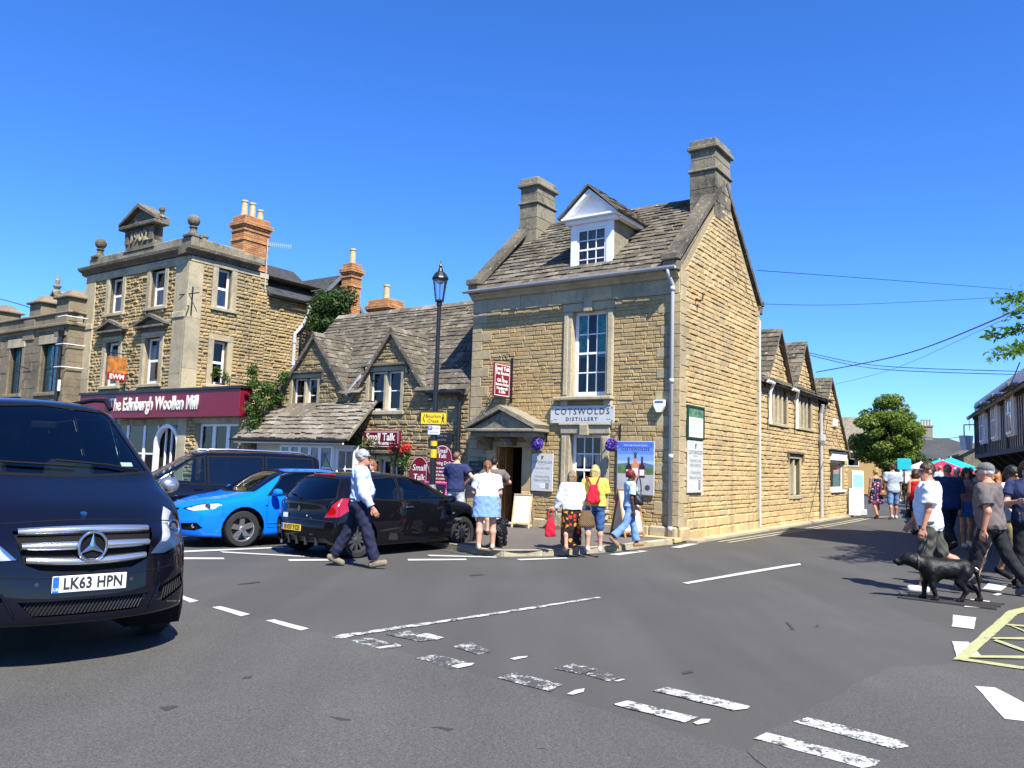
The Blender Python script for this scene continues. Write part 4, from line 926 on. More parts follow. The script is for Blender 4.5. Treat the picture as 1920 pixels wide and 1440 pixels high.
# ================================================================= ground
def asphalt(name, c, speck=.5, sc=140, patch=.18):
    t = NT(name); p = t.pos()
    b = t.ramp(t.noise(.35, p, 5, .6), [(.3, tuple(x * (1 - patch) for x in c)), (.7, tuple(x * (1 + patch) for x in c))])
    b = t.mix(1., b, t.ramp(t.noise(sc, p, 2, .7), [(.3, 1 - speck), (.5, 1.), (.72, 1 + speck)]), 'MULTIPLY')
    st = t.ramp(t.noise(1.1, p, 5, .75), [(.64, 0.), (.70, 1.)]); b = t.mix(t.math('MULTIPLY', st, .35), b, tuple(x * .5 for x in c))
    sp = t.ramp(t.noise(42, p, 1, .5), [(.73, 0.), (.75, 1.)]); b = t.mix(t.math('MULTIPLY', sp, .5), b, (.2, .19, .17))
    tr = t.ramp(t.noise(.9, p, 3, .6, stretch=(1, .12, 1)), [(.4, .9), (.65, 1.08)]); b = t.mix(1., b, tr, 'MULTIPLY')
    t.set(b, .82, 0, .35); t.bump(t.noise(sc * .9, p, 3, .7), .5, .006); return t.m
M['asphalt'] = asphalt('smooth dark asphalt', (.072, .069, .062), .28, 120, .10)
M['asphalt_old'] = asphalt('coarse worn asphalt', (.079, .076, .068), .45, 85, .12)
M['asphalt_path'] = asphalt('pavement asphalt', (.12, .105, .09), .4, 110)
def worn_paint(name, c, lo=.40, hi=.5, base=(.08, .083, .087)):
    t = NT(name); p = t.pos(); n = t.math('ADD', t.math('MULTIPLY', t.noise(7, p, 6, .75), .6), t.math('MULTIPLY', t.noise(60, p, 3, .7), .4))
    f = t.ramp(n, [(lo, 0.), (hi, 1.)]); d = t.ramp(t.noise(25, p, 4, .7), [(.3, .8), (.7, 1.05)])
    t.set(t.mix(f, base, t.mix(1., c, d, 'MULTIPLY')), .7, 0, .3); t.bump(t.noise(120, p, 2, .7), .3, .004); return t.m
M['paint'] = worn_paint('white road paint', (.50, .50, .46), .35, .41, (.062, .062, .058))
M['paint_worn'] = worn_paint('worn white road paint', (.50, .50, .46), .465, .50, (.064, .063, .059))
M['paint_scrap'] = worn_paint('nearly gone road paint', (.46, .46, .42), .525, .555, (.064, .063, .059))
M['paint_yellow'] = worn_paint('pale yellow road paint', (.40, .40, .19), .37, .44, (.066, .065, .06))
M['paint_cream'] = worn_paint('faded double yellow paint', (.42, .39, .25), .38, .46, (.064, .063, .059))
g = MB(); g.quad((-900, -40, 0), (900, -40, 0), (900, 1500, 0), (-900, 1500, 0)); tag(g.build('road', M['asphalt']), kind='structure')
def sheet(name, px, z, mat, cuts=0, jag=0.0):
    pts = [G(*p) for p in px]
    if jag:
        q = []
        for a, b in zip(pts, pts[1:] + pts[:1]):
            n = max(1, min(40, int((b - a).length / .12)))
            for i in range(n):
                p = a.lerp(b, i / n); q.append(p + V(random.uniform(-jag, jag), random.uniform(-jag, jag), 0))
        pts = q
    o = MB().poly([(p.x, p.y, z) for p in pts]).build(name, mat); o['kind'] = 'structure'
    return o
sheet('road_surface', [(-700, 1100), (330, 1122), (520, 1168), (720, 1212), (1000, 1296), (1250, 1366), (1400, 1412), (1560, 1560), (900, 2200), (-1500, 2200)], .004, M['asphalt_old'], jag=.02)
sheet('road_surface', [(1660, 1252), (2300, 1215), (3200, 1560), (1800, 2000), (1562, 1558), (1402, 1410), (1440, 1372), (1560, 1310)], .0042, M['asphalt_old'], jag=.02)
for mat, pxs in (('paint', [
    [(329, 1119), (340, 1117), (372, 1128), (356, 1131)], [(397, 1140), (413, 1138), (469, 1153), (452, 1157)], [(497, 1165), (514, 1163), (580, 1180), (563, 1184)],
    [(1279, 1094), (1380, 1076), (1470, 1061), (1500, 1057), (1502, 1060), (1400, 1077), (1290, 1096)],
    [(1141, 1040), (1200, 1033), (1216, 1034), (1160, 1042)], [(1257, 1027), (1290, 1020), (1311, 1020), (1276, 1028)], [(968, 1049), (1060, 1046), (1067, 1048), (975, 1051.5)],
    [(764, 1049), (874, 1048.5), (876, 1051), (766, 1052)], [(540, 1049.5), (640, 1049), (642, 1052), (542, 1053)], [(340, 1046), (419, 1046.5), (421, 1049.5), (340, 1049.5)],
    [(412, 1034.5), (570, 1043), (572, 1045), (418, 1037)], [(330, 1034), (530, 1026), (533, 1028), (332, 1037)], [(800, 1041), (930, 1044.5), (932, 1046.5), (806, 1043.5)],
    [(1787, 1154), (1830, 1159), (1826, 1181), (1785, 1176)], [(1785, 1204), (1816, 1205), (1840, 1232), (1794, 1234)], [(1828, 1288), (1866, 1291), (1925, 1322), (1925, 1355), (1884, 1350)],
    [(1842, 1105), (1858, 1090), (1891, 1098), (1877, 1109)], [(1808, 1139), (1820, 1124), (1857, 1128), (1845, 1141)], [(1861, 1116), (1872, 1113), (1880, 1115), (1870, 1118)]]),
    ('paint_worn', [[(1222, 1297), (1250, 1290), (1404, 1326), (1400, 1331), (1376, 1334)], [(1147, 1323), (1175, 1315), (1308, 1347), (1283, 1356)], [(1487, 1355), (1512, 1347), (1707, 1395), (1704, 1403), (1678, 1408)],
    [(1414, 1387), (1440, 1377), (1647, 1428), (1640, 1438), (1615, 1442)], [(622, 1197), (640, 1191), (664, 1189), (664, 1193), (642, 1199)], [(660, 1189), (900, 1154), (1122, 1120), (1126, 1122), (900, 1158), (664, 1193)], [(775, 1193), (800, 1188), (832, 1197), (818, 1201)]]),
    ('paint', [[(1298, 1357), (1316, 1350), (1332, 1351), (1328, 1357), (1308, 1361)], [(703, 1216), (720, 1213), (741, 1211), (739, 1214), (712, 1218)], [(1062, 1303), (1078, 1296), (1097, 1293), (1094, 1299), (1074, 1305)], [(956, 1237), (972, 1233), (989, 1231.5), (987, 1234), (964, 1239)], [(1151, 1279), (1166, 1275), (1172, 1276), (1160, 1280)], [(846, 1251), (866, 1246), (889, 1245), (884, 1250), (858, 1255)]]),
    ('paint_scrap', [[(654, 1202), (690, 1196), (760, 1212), (720, 1220)], [(720, 1190), (770, 1182), (835, 1198), (790, 1204)], [(850, 1213), (880, 1205), (922, 1222), (895, 1228)], [(780, 1236), (815, 1228), (890, 1246), (850, 1256)], [(932, 1272), (965, 1262), (1055, 1285), (1030, 1298)], [(1095, 1265), (1120, 1257), (1164, 1272), (1140, 1279)], [(1040, 1255), (1075, 1246), (1120, 1256), (1085, 1265)]]),
    ('paint_yellow', [[(1786, 1239), (1890, 1147), (1920, 1140), (1960, 1132), (1960, 1142), (1908, 1153), (1812, 1240)], [(1886, 1174), (1892, 1172), (2000, 1180), (2000, 1184)], [(1858, 1200), (1864, 1197), (2000, 1197), (2000, 1203)], [(1862, 1203), (1869, 1201), (2000, 1247), (2000, 1253)], [(1812, 1235), (1814, 1231), (2000, 1233), (2000, 1239)], [(1800, 1240), (1812, 1237), (2000, 1264), (2000, 1270)], [(1886, 1171), (1892, 1172), (2000, 1216), (2000, 1222)]])):
    for p in pxs: sheet('road_marking', p, .0085 + random.uniform(0, .0015) + (.004 if mat == 'paint_yellow' else 0) - (.003 if mat == 'paint_scrap' else 0), M[mat], jag=.012 if 'paint_w' in mat or 'scrap' in mat else .004)
def strip(name, pts, w, z, mat):
    mb = MB(); L_ = []; R_ = []
    for i, p in enumerate(pts):
        t = (pts[min(i + 1, len(pts) - 1)] - pts[max(i - 1, 0)]).normalized(); n = V(-t.y, t.x, 0); L_.append(p + n * w / 2); R_.append(p - n * w / 2)
    for i in range(len(pts) - 1): mb.quad(*[(q.x, q.y, z) for q in (L_[i], R_[i], R_[i + 1], L_[i + 1])])
    o = mb.build(name, mat); o['kind'] = 'structure'; return o
def smooth_pts(pts, n=6):
    out = []
    for i in range(len(pts) - 1):
        p0, p1, p2, p3 = pts[max(i - 1, 0)], pts[i], pts[i + 1], pts[min(i + 2, len(pts) - 1)]
        for k in range(n):
            t = k / n; out.append(.5 * ((2 * p1) + (p2 - p0) * t + (2 * p0 - 5 * p1 + 4 * p2 - p3) * t * t + (3 * p1 - p0 - 3 * p2 + p3) * t ** 3))
    return out + [pts[-1]]
wall_line = [HP(5.95 + .55, 1.0), HP(6.6, 4), HP(6.75, 8), HP(6.8, 12), HP(6.9, 16.5), HP(8.2, 20), HP(8.9, 23.5), HP(8.2, 28), HP(6.5, 33)]
for d in (0, .22): strip('road_marking', smooth_pts([p + UX * d for p in wall_line]), .085, .0086, M['paint_cream'])
M['crack'] = plain('old sealant and oil stains', (.036, .036, .034), .75)
for p in ([(439, 1097), (465, 1093), (488, 1091), (488, 1092.5), (464, 1095)], [(1473, 1168), (1477, 1167), (1484, 1180), (1481, 1182)], [(1528, 1171), (1534, 1169), (1536, 1175), (1531, 1177)], [(800, 1366), (822, 1363), (846, 1370), (838, 1373), (815, 1368)], [(455, 1271), (470, 1269), (472, 1273), (460, 1274)], [(1008, 1404), (1024, 1406), (1030, 1409), (1012, 1408)], [(880, 1079), (905, 1077), (906, 1078.5), (884, 1080.5)], [(300, 1330), (330, 1326), (332, 1329), (306, 1333)], [(1280, 1262), (1300, 1258), (1302, 1261), (1286, 1265)], [(620, 1346), (640, 1344), (660, 1350), (640, 1350)]): sheet('road_stain', p, .0066, M['crack'], jag=.025)
# iron drain grating
mb = MB(); a, b = G(1700, 1118), G(1868, 1138); t = (b - a).normalized(); n = V(-t.y, t.x, 0)
for i in range(26):
    p = a.lerp(b, i / 25); mb.box(-.02, .02, -.27, .27, .002, .014, fr=lambda x, y, z, p=p: (p.x + t.x * x + n.x * y, p.y + t.y * x + n.y * y, z))
for s_ in (-.28, 0, .28): mb.box(-.05, (b - a).length + .05, s_ - .012, s_ + .012, .002, .016, fr=lambda x, y, z: (a.x + t.x * x + n.x * y, a.y + t.y * x + n.y * y, z))
tag(mb.build('drain_grating', plain('rusty cast iron', (.04, .034, .03), .7, .3)), 'rusty iron drain grating set in the road under the black dog', 'drain')
# ---- pavement with kerb stones
KH = .11
kerb = smooth_pts([HP(-40, -3.6), HP(-24, -3.5), HP(-10, -3.3), HP(-4, -3.2), HP(-1.3, -3.3), G(880, 1038), G(925, 1043.5), G(1000, 1044), G(1100, 1039), G(1180, 1031), G(1235, 1023.5), G(1262, 1021)], 8)
top = [V(p.x, p.y, KH) for p in kerb]
pv = MB(); back = [HP(5.93, -.02, KH), HP(0, .3, KH), HP(-8.1, .3, KH), HP(-19, 0, KH), HP(-40, 0, KH)]
pv.poly(top + back); tag(pv.build('pavement', M['asphalt_path']), kind='structure')
ks = MB(); run = 0; kst = thing('kerb', None, None); kst['kind'] = 'structure'; del kst['kind']
bpy.data.objects.remove(kst)
acc = [0.]
for p, q in zip(kerb, kerb[1:]): acc.append(acc[-1] + (q - p).length)
def along(s_):
    s_ = max(0, min(acc[-1], s_))
    for i in range(len(kerb) - 1):
        if acc[i + 1] >= s_: return kerb[i].lerp(kerb[i + 1], (s_ - acc[i]) / max(1e-6, acc[i + 1] - acc[i]))
    return kerb[-1]
pave = bpy.data.objects['pavement']; s_ = 0.0; n_k = 0; rest = MB(); near = acc[-1] - 9.0
while s_ < acc[-1] - .05:
    e = min(s_ + random.uniform(.75, .95), acc[-1]); a_, b_ = along(s_ + .004), along(e - .004); d = (b_ - a_).normalized(); nn = V(-d.y, d.x, 0)
    if nn.dot(HP(0, 0) - a_) < 0: nn = -nn
    one = MB(); Lk = (b_ - a_).length; hz = KH + random.uniform(.002, .008)
    one.bbox(0, Lk, -.002, .14, -.05, hz, .018, 0, random.random(), fr=lambda x, y, z: (a_.x + d.x * x + nn.x * y, a_.y + d.y * x + nn.y * y, z))
    if s_ > near: one.build('kerb_stone', M['dressed'], pave)
    else: rest.add(one.v, one.f, 0, random.random())
    s_ = e
o = rest.build('kerb_stone_row', M['dressed'], pave); o['kind'] = 'stuff'
strip('gutter_channel', [V(p.x, p.y, 0) - VX * .12 for p in kerb], .22, .0052, M['asphalt_old'])
# small raised stone edge beside the wing
mb = MB(); mb.box(0, .32, .3, 16.6, 0, .05, fr=lambda x, y, z: HP(5.95 + x, y, z)); tag(mb.build('wall_footing', M['dressed']), kind='structure')

# ================================================================= things on the walls and pavement
M['sign_grey'] = plain('pale grey sign panel', (.52, .53, .50), .5, var=.03); M['sign_dark'] = plain('dark grey sign print', (.06, .06, .06), .6)
M['sign_mid'] = plain('mid grey sign print', (.25, .25, .24), .6)
p0 = Plane((0, 0, 0), (1, 0, 0), (0, -1, 0))
def rect(mb, pl, x0, x1, z0, z1, c, mi=0): mb.quad(pl(x0, z0, c), pl(x1, z0, c), pl(x1, z1, c), pl(x0, z1, c), mi)
def panel(name, label, cat, loc, rz, w, h, t=.03, mat='sign_grey', group=None):
    T = thing(name, label, cat, loc, rz, group); mb = MB(); p0.box(mb, -w / 2, w / 2, -h / 2, h / 2, -t, 0, .004); mb.build('panel', M[mat], T); return T
T = panel('shop_sign', 'long grey sign board reading COTSWOLDS DISTILLERY between the two windows', 'sign', HP(3.47, -.1, 2.87), -YAW, 1.76, .42)
text_mesh('COTSWOLDS', .21, M['sign_dark'], T, fr=p0.fr(0, .06, .003), spacing=1.3, bold=.003, xs=.99)
text_mesh('DISTILLERY', .125, M['sign_dark'], T, fr=p0.fr(0, -.12, .003), spacing=1.45, bold=.004)
mb = MB()
for a in ((-.79, -.69), (.69, .79)): rect(mb, p0, *a, -.127, -.117, .003)
for x in (-.83, .83):
    for z in (-.16, .16): p0.box(mb, x - .012, x + .012, z - .012, z + .012, 0, .012, .002)
mb.build('rule', M['sign_dark'], T)
def small_print(T, rows, w, fr, mat='sign_mid'):
    "rows of small lettering: (text, size, z)"
    for s, sz, z in rows: text_mesh(s, sz, M[mat], T, fr=p0.fr(0, z, .003), xs=1)
def bird(T, z, s=1):
    mb = MB(); mb.poly([p0(x * s, z + y * s, .003) for x, y in ((-.02, -.05), (.01, -.02), (.04, .03), (.02, .05), (.0, .03), (-.03, .05), (-.02, .0))]); mb.build('bird_emblem', M['sign_dark'], T)
def pointing_hand(T, z, s=1.0, fl=1):
    mb = MB()
    for pts in ([(-.2, .03), (-.02, .04), (-.02, .012), (-.2, .015)], [(-.03, .045), (.1, .05), (.1, -.06), (-.04, -.055)], [(-.07, .01), (-.03, .01), (-.03, -.02), (-.08, -.02)]): mb.poly([p0(x * s * fl, z + y * s, .003) for x, y in pts])
    mb.build('pointing_hand', M['print_white'], T)
    m2 = MB(); m2.poly([p0(x * s * fl, z + y * s, .003) for x, y in ((.11, .07), (.2, .07), (.2, -.08), (.11, -.075))]); m2.poly([p0(x * s * fl, z + y * s, .0034) for x, y in ((-.03, -.005), (.08, -.002), (.08, -.008), (-.03, -.011))]); m2.build('cuff', M['sign_mid'], T)
for loc, rz, w, h, lab in ((HP(2.36, -.07, 1.44), -YAW, .63, .92, 'grey direction panel with a pointing hand beside the open doorway'), (HP(6.0, .83, 1.69), -YAW + PI / 2, .92, 1.19, 'grey direction panel on the gable wall below the green framed notice')):
    T = panel('direction_sign', lab, 'sign', loc, rz, w, h); k = h / .92; kx = w / .63
    bird(T, .36 * k, 1.1 * k); text_mesh('COTSWOLDS', .085 * kx, M['sign_dark'], T, fr=p0.fr(0, .25 * k, .003), spacing=1.15)
    text_mesh('DISTILLERY', .03 * kx, M['sign_mid'], T, fr=p0.fr(0, .19 * k, .003), spacing=1.2)
    text_mesh('THIS WAY FOR', .068 * kx, M['sign_mid'], T, fr=p0.fr(0, .10 * k, .003)); text_mesh('FREE SAMPLES', .072 * kx, M['print_white' if kx < 1.2 else 'sign_mid'], T, fr=p0.fr(0, .02 * k, .003))
    text_mesh('Outstanding', .088 * kx, M['sign_mid'], T, fr=p0.fr(0, -.10 * k, .003), shear=.2); text_mesh('Natural Spirits', .085 * kx, M['sign_mid'], T, fr=p0.fr(0, -.19 * k, .003), shear=.2)
    pointing_hand(T, -.32 * k, 1.05 * kx)
# framed notice
T = thing('framed_notice', 'green framed notice on the gable wall above the grey direction panel', 'notice', HP(6.0, .84, 2.71), -YAW + PI / 2)
mb = MB(); p0.box(mb, -.47, .47, -.36, .36, -.05, -.005, .004); mb.build('sheet', M['print_white'], T); mb = MB()
for a in ((-.5, .5, .34, .39), (-.5, .5, -.39, -.34), (-.5, -.45, -.34, .34), (.45, .5, -.34, .34)): p0.box(mb, *a, -.05, .02, .006)
mb.build('frame', plain('dark green paint', (.005, .05, .03), .4), T); mb = MB(); rect(mb, p0, -.44, .44, .12, .33, -.003); mb.build('picture', plain('landscape picture', (.10, .22, .12), .5, var=.8, scale=7), T)
for i in range(7): text_mesh(('Parking and visitor information', 'for coaches and cars', 'village centre', 'please take your litter home', 'thank you')[i % 5], .055, M['sign_mid'], T, fr=p0.fr(0, .05 - i * .055, 0))
# poster with three bottles
T = thing('poster', 'large poster of three bottles under a blue sky reading COTSWOLDS', 'poster', HP(4.91, -.08, 1.62), -YAW)
mb = MB(); p0.box(mb, -.47, .47, -.615, .615, -.03, -.002, .003); mb.build('panel', M['sign_grey'], T)
def band(nm, pts, c, col, var=.1, sc=3): MB().poly([p0(x, z, c) for x, z in pts]).build(nm, plain(nm + ' print', col, .5, var=var, scale=sc), T)
for i, col in enumerate(((.06, .17, .62), (.12, .26, .70), (.22, .38, .75), (.36, .52, .80))): z = .60 - i * .145; band('sky_band', [(-.455, z - .145), (.455, z - .145), (.455, z), (-.455, z)], .0005, col, .05)
band('hills', [(-.455, -.1), (.455, -.12), (.455, .08), (.2, .13), (0, .07), (-.2, .11), (-.455, .09)], .0012, (.10, .17, .24)); band('meadow', [(-.455, -.14), (.455, -.16), (.455, .0), (.1, -.02), (-.2, .05), (-.455, .07)], .0018, (.10, .17, .05), .6, 8)
band('stone_ledge', [(-.455, -.6), (.455, -.6), (.455, -.15), (-.455, -.13)], .0024, (.42, .42, .40), .15)
for x, s, body in ((-.17, .82, (.04, .015, .01)), (.0, 1.0, (.75, .25, .09)), (.17, .85, (.06, .01, .012))):
    z = -.22; mb = MB(); mb.poly([p0(x + a * s, z + b * s, .003) for a, b in ((-.085, 0), (.085, 0), (.085, .3), (.03, .38), (.028, .5), (-.028, .5), (-.03, .38), (-.085, .3))]); bo = mb.build('bottle', plain('bottle print', body, .4), T)
    mb = MB(); rect(mb, p0, x - .032 * s, x + .032 * s, z + .44 * s, z + .57 * s, .0036); mb.build('cap', M['sign_dark'], bo); mb = MB(); rect(mb, p0, x - .07 * s, x + .07 * s, z + .06 * s, z + .22 * s, .0036); mb.build('label', M['print_white'], bo)
text_mesh('Naturally Smooth Spirits', .06, M['print_white'], T, fr=p0.fr(0, .52, .003)); text_mesh('COTSWOLDS', .105, M['sign_dark'], T, fr=p0.fr(0, .43, .003), spacing=1.15, bold=.002); text_mesh('DISTILLERY', .03, M['sign_dark'], T, fr=p0.fr(0, .365, .003))
bird(T, -.42, .8); text_mesh('COTSWOLDS', .055, M['sign_mid'], T, fr=p0.fr(0, -.5, .004), spacing=1.1); mb = MB(); mb.poly([p0(.31 + .065 * math.cos(i * PI / 10), -.44 + .065 * math.sin(i * PI / 10), .004) for i in range(20)]); mb.build('round_stamp', M['sign_dark'], T)
# alarm box
T = thing('alarm_box', 'white burglar alarm box high on the front wall beside the downpipe', 'alarm', HP(5.5, -.05, 3.05), -YAW)
mb = MB(); mb.prism([p0(x, z, 0) for x, z in ((-.14, .13), (.14, .13), (.13, -.02), (.06, -.15), (-.06, -.15), (-.13, -.02))], p0(0, 0, .08) - p0(0, 0, 0)); mb.build('case', M['white'], T); mb = MB(); p0.box(mb, -.1, .1, .06, .1, .08, .085, .002); mb.build('strip', plain('blue strip', (.05, .1, .3), .4), T)
# hanging sign on scrolled bracket
T = thing('hanging_sign', 'maroon hanging sign on a scrolled iron bracket above the door hood', 'sign', HP(1.33, 0, 3.75), -YAW)
pp = Plane((.025, 0, 0), (0, 1, 0), (1, 0, 0)); mb = MB(); mb.bbox(-.022, .022, -.82, -.12, -.44, .4, .004); mb.build('board', M['maroon'], T)
mb = MB()
for a in ((-.79, -.15, .36, .375), (-.79, -.15, -.415, -.4), (-.79, -.775, -.4, .36), (-.165, -.15, -.4, .36)): rect(mb, pp, *a, .0)
mb.build('border', M['print_white'], T)
for s, sz, z in (('Small Talk', .148, .27), ('Tea Rooms', .125, .155), ('&', .10, .06), ('Gift Shop', .12, -.03), ('Bourton Basket', .088, -.13), ('Needlecraft', .10, -.23), ('& Gifts', .10, -.32)): text_mesh(s, sz, M['print_white'], T, fr=pp.fr(-.47, z, .002), bold=.003)
mb = MB(); mb.tube([(0, .0, .52), (0, -.86, .46)], .014, 6); mb.box(-.03, .03, -.03, .01, -.55, .62); mb.box(-.012, .012, -.15, -.01, -.47, -.43)
for cy, cz, r in ((-.22, .60, .09), (-.40, .57, .06), (-.58, .54, .045)): mb.tube([(0, cy + r * math.cos(a), cz + r * math.sin(a)) for a in [i * .5 for i in range(11)]], .012, 5)
mb.tube([(0, 0, -.5), (0, -.25, -.52), (0, -.5, -.47), (0, -.75, -.5)], .01, 5)
mb.build('bracket', M['black_metal'], T)
# purple flower balls
rb = MB()
def ball_mesh(r, n, col, col2):
    mb = MB()
    for i in range(n):
        d = Vector(rng.normal(size=3)).normalized(); q = d.to_track_quat('Z', 'Y').to_matrix(); s = random.uniform(.012, .02); h = r * random.uniform(.86, 1.06)
        for k in range(3):
            a = random.uniform(0, PI); u_ = q @ V(math.cos(a), math.sin(a), 0) * s; mb.add([d * (h - .03) - u_, d * (h - .03) + u_, d * h + u_ * .8 + q @ V(random.uniform(-.01, .01), random.uniform(-.01, .01), 0), d * h - u_ * .8], [(0, 1, 2, 3)], 0, random.random())
    mb.lathe([(r * .85 * math.sin(a), -r * .85 * math.cos(a)) for a in [.05 + i * .433 for i in range(8)]], (0, 0, 0), 12)
    return mb
t_ = NT('purple flowers'); t_.set(t_.ramp(t_.attr(), [(0, (.06, .03, .22)), (.5, (.14, .08, .42)), (1, (.30, .22, .62))]), .8); M['purple'] = t_.m
for x, lab in ((2.38, 'purple flower ball hanging beside the doorway'), (4.42, 'purple flower ball hanging beside the bottle poster')):
    T = thing('flower_ball', lab, 'flower ball', HP(x, -.33, 2.13), -YAW, 'purple flower balls'); ball_mesh(.155, 420, 0, 0).build('flowers', M['purple'], T, fix=False)
    mb = MB(); mb.tube([(0, 0, .14), (0, 0, .36)], .006, 5); mb.tube([(.06, .33, .42), (0, -.04, .36)], .012, 5); mb.tube([(.06, .31, .12), (.04, .2, .3), (0.02, .05, .36)], .009, 5); mb.tube([(.02 + .05 * math.cos(a), .22, .42 + .05 * math.sin(a)) for a in [i * .6 for i in range(11)]], .008, 5); mb.box(.045, .075, .3, .33, .05, .5); mb.build('bracket', M['black_metal'], T)
# cottage signs
def oval_board(name, label, loc, rz, pts, lines, t=.03, size=1):
    T = thing(name, label, 'sign', loc, rz); MB().prism([p0(x, z, -t) for x, z in pts], p0(0, 0, t) - p0(0, 0, 0)).build('board', M['maroon'], T)
    cx = sum(x for x, z in pts) / len(pts)
    mb = MB(); n = len(pts)
    for (a, b), (c, d) in zip(pts, pts[1:] + pts[:1]): 
        f = lambda x, z, k: p0(x * k, (z - .0) * k, .002); mb.quad(f(a, b, .985), f(c, d, .985), f(c, d, .965), f(a, b, .965))
    mb.build('border', M['print_white'], T)
    for s, sz, z in lines: text_mesh(s, sz, M['print_white'], T, fr=p0.fr(0, z, .003), bold=.002, shear=.12)
    return T
oval_board('oval_sign', 'oval maroon sign reading Small Talk Cream Teas', HP(-1.62, -.12, 1.02), -YAW, [(.42 * math.sin(a), .74 * math.cos(a)) for a in [2 * PI * i / 28 for i in range(28)]], [('Small', .24, .42), ('Talk', .24, .16), ('Cream', .24, -.1), ('Teas', .24, -.34)])
top_ = [(.34 * math.cos(a), .62 + .34 * math.sin(a)) for a in [PI * i / 12 for i in range(13)]]
oval_board('menu_board', 'tall maroon menu board with rounded top and rows of white print', HP(-.82, -.12, 1.12), -YAW, [(.55, -1.0), (.55, .56), (.36, .56)] + top_ + [(-.36, .56), (-.55, .5), (-.55, -1.0)], [('Small', .17, .80), ('Talk', .17, .66), ('Serving Daily', .13, .47)] + [(random.choice(('Breakfast served until noon', 'Baguettes and sandwiches', 'Cream teas with jam', 'Homemade cakes daily', 'Jacket potatoes hot', 'Cotswold ham and eggs', 'Soup of the day with roll')), .078, .34 - i * .095) for i in range(11)])
for loc, w, h, lab in ((HP(-.9, -.1, 2.28), .75, .26, 'small dark wooden sign high on the cottage wall by the downpipe'), (HP(.3, -.1, 1.36), .44, .62, 'small black chalkboard menu hung on the wall left of the door')):
    T = panel('wall_board', lab, 'sign', loc, -YAW, w, h, .04, 'black_metal')
    for i in range(2 if h < .4 else 5): text_mesh(('Walk this way', 'open all day', 'Specials', 'soup and roll', 'cream tea')[i if h < .4 else (2 + i) % 5], .075, M['sign_mid'], T, fr=p0.fr(0, h / 2 - .08 - i * .11, .003))
# A boards
M['pale_wood'] = plain('pale timber', (.45, .33, .17), .6, var=.2)
def a_board(label, loc, rz, w=.55, h=1.0, spread=.28, face='print_white', frame='wood', lines=(), pink=False):
    T = thing('a_board', label, 'a-board', loc, rz)
    for sgn in (-1, 1):
        pl = Plane((0, sgn * spread, 0), (1, 0, 0), (0, sgn, 0) if sgn > 0 else (0, -1, 0), (0, -sgn * spread, h)); L_ = math.hypot(h, spread)
        pl.n = pl.a.cross(pl.b) if pl.a.cross(pl.b).y * sgn > 0 else -pl.a.cross(pl.b)
        mb = MB()
        for a in ((-w / 2, -w / 2 + .045, 0, L_), (w / 2 - .045, w / 2, 0, L_), (-w / 2 + .045, w / 2 - .045, L_ - .05, L_), (-w / 2 + .045, w / 2 - .045, .1, .15)): pl.box(mb, *a, -.03, 0, .004)
        fr = mb.build('frame', M[frame], T); mb = MB(); pl.box(mb, -w / 2 + .045, w / 2 - .045, .15, L_ - .05, -.022, -.008, .002); mb.build('panel', M[face], fr)
        if sgn < 0:
            for s, sz, z, mt in lines: text_mesh(s, sz, M[mt], fr, fr=pl.fr(0, z, -.006))
    return T
a_board('white a-board with wooden frame beside the doorway', HP(2.2, -.62, KH), -YAW + .35, .46, .80, .26, 'print_white', 'pale_wood', [('OPEN', .09, .36, 'sign_grey'), ('COTSWOLDS', .045, .60, 'sign_mid')])
a_board('tall dark backed a-board behind the woman with red hair', HP(5.0, -.62, KH), -YAW + 1.0, .52, 1.05, .34, 'print_white', 'wood', [('TASTINGS', .09, .8, 'sign_mid')])
a_board('black chalkboard a-board with a pink frame beside the woman in a denim skirt', HP(.25, -1.6, KH), -YAW + .1, .72, 1.02, .25, 'black_metal', 'pink', [('Specials', .16, .78, 'print_white'), ('Baguette', .12, .56, 'print_white'), ('& Coffee', .12, .4, 'print_white')]) if M.setdefault('pink', plain('pink paint', (.7, .12, .3), .5)) else 0
# planter pot beside the lower window
T = thing('planter', 'grey ribbed planter with leafy plant standing against the front wall', 'planter', HP(3.0, -.4, KH)); mb = MB(); mb.lathe([(.15, 0), (.2, .1), (.23, .35), (.21, .42), (.24, .44), (.24, .48), (.2, .48), (.18, .42)], (0, 0, 0), 18); mb.build('pot', M['dressed_grey'], T)
# ---- lamp post with signs
LP = HP(.55, -2.1)
T = thing('lamp_post', 'black street lamp with glass lantern on the pavement in front of the cottage', 'street lamp', LP, -YAW)
mb = MB(); mb.lathe([(.12, 0), (.12, .95), (.10, 1.0), (.085, 1.08)], (0, 0, 0), 14); mb.build('base', plain('grey galvanised base', (.25, .27, .28), .45, .5), T, smooth=False)
mb = MB(); mb.lathe([(.08, 1.0), (.075, 2.4), (.055, 4.0), (.05, 5.42), (.07, 5.44), (.07, 5.5), (.04, 5.55)], (0, 0, 0), 12); mb.build('post', M['black_metal'], T, smooth=False)
mb = MB(); mb.lathe([(.10, 5.55), (.17, 6.08)], (0, 0, 0), 8); la = mb.build('lantern_glass', M['lamp_glass'], T); 
mb = MB(); mb.lathe([(.19, 6.07), (.21, 6.1), (.2, 6.13), (.13, 6.24), (.07, 6.28), (.05, 6.36), (.035, 6.38), (.045, 6.42), (.02, 6.48), (.005, 6.56)], (0, 0, 0), 12); mb.build('lantern_cap', M['black_metal'], T)
mb = MB()
for i in range(8): a = i * PI / 4; mb.tube([(.102 * math.cos(a), .102 * math.sin(a), 5.55), (.173 * math.cos(a), .173 * math.sin(a), 6.08)], .007, 4)
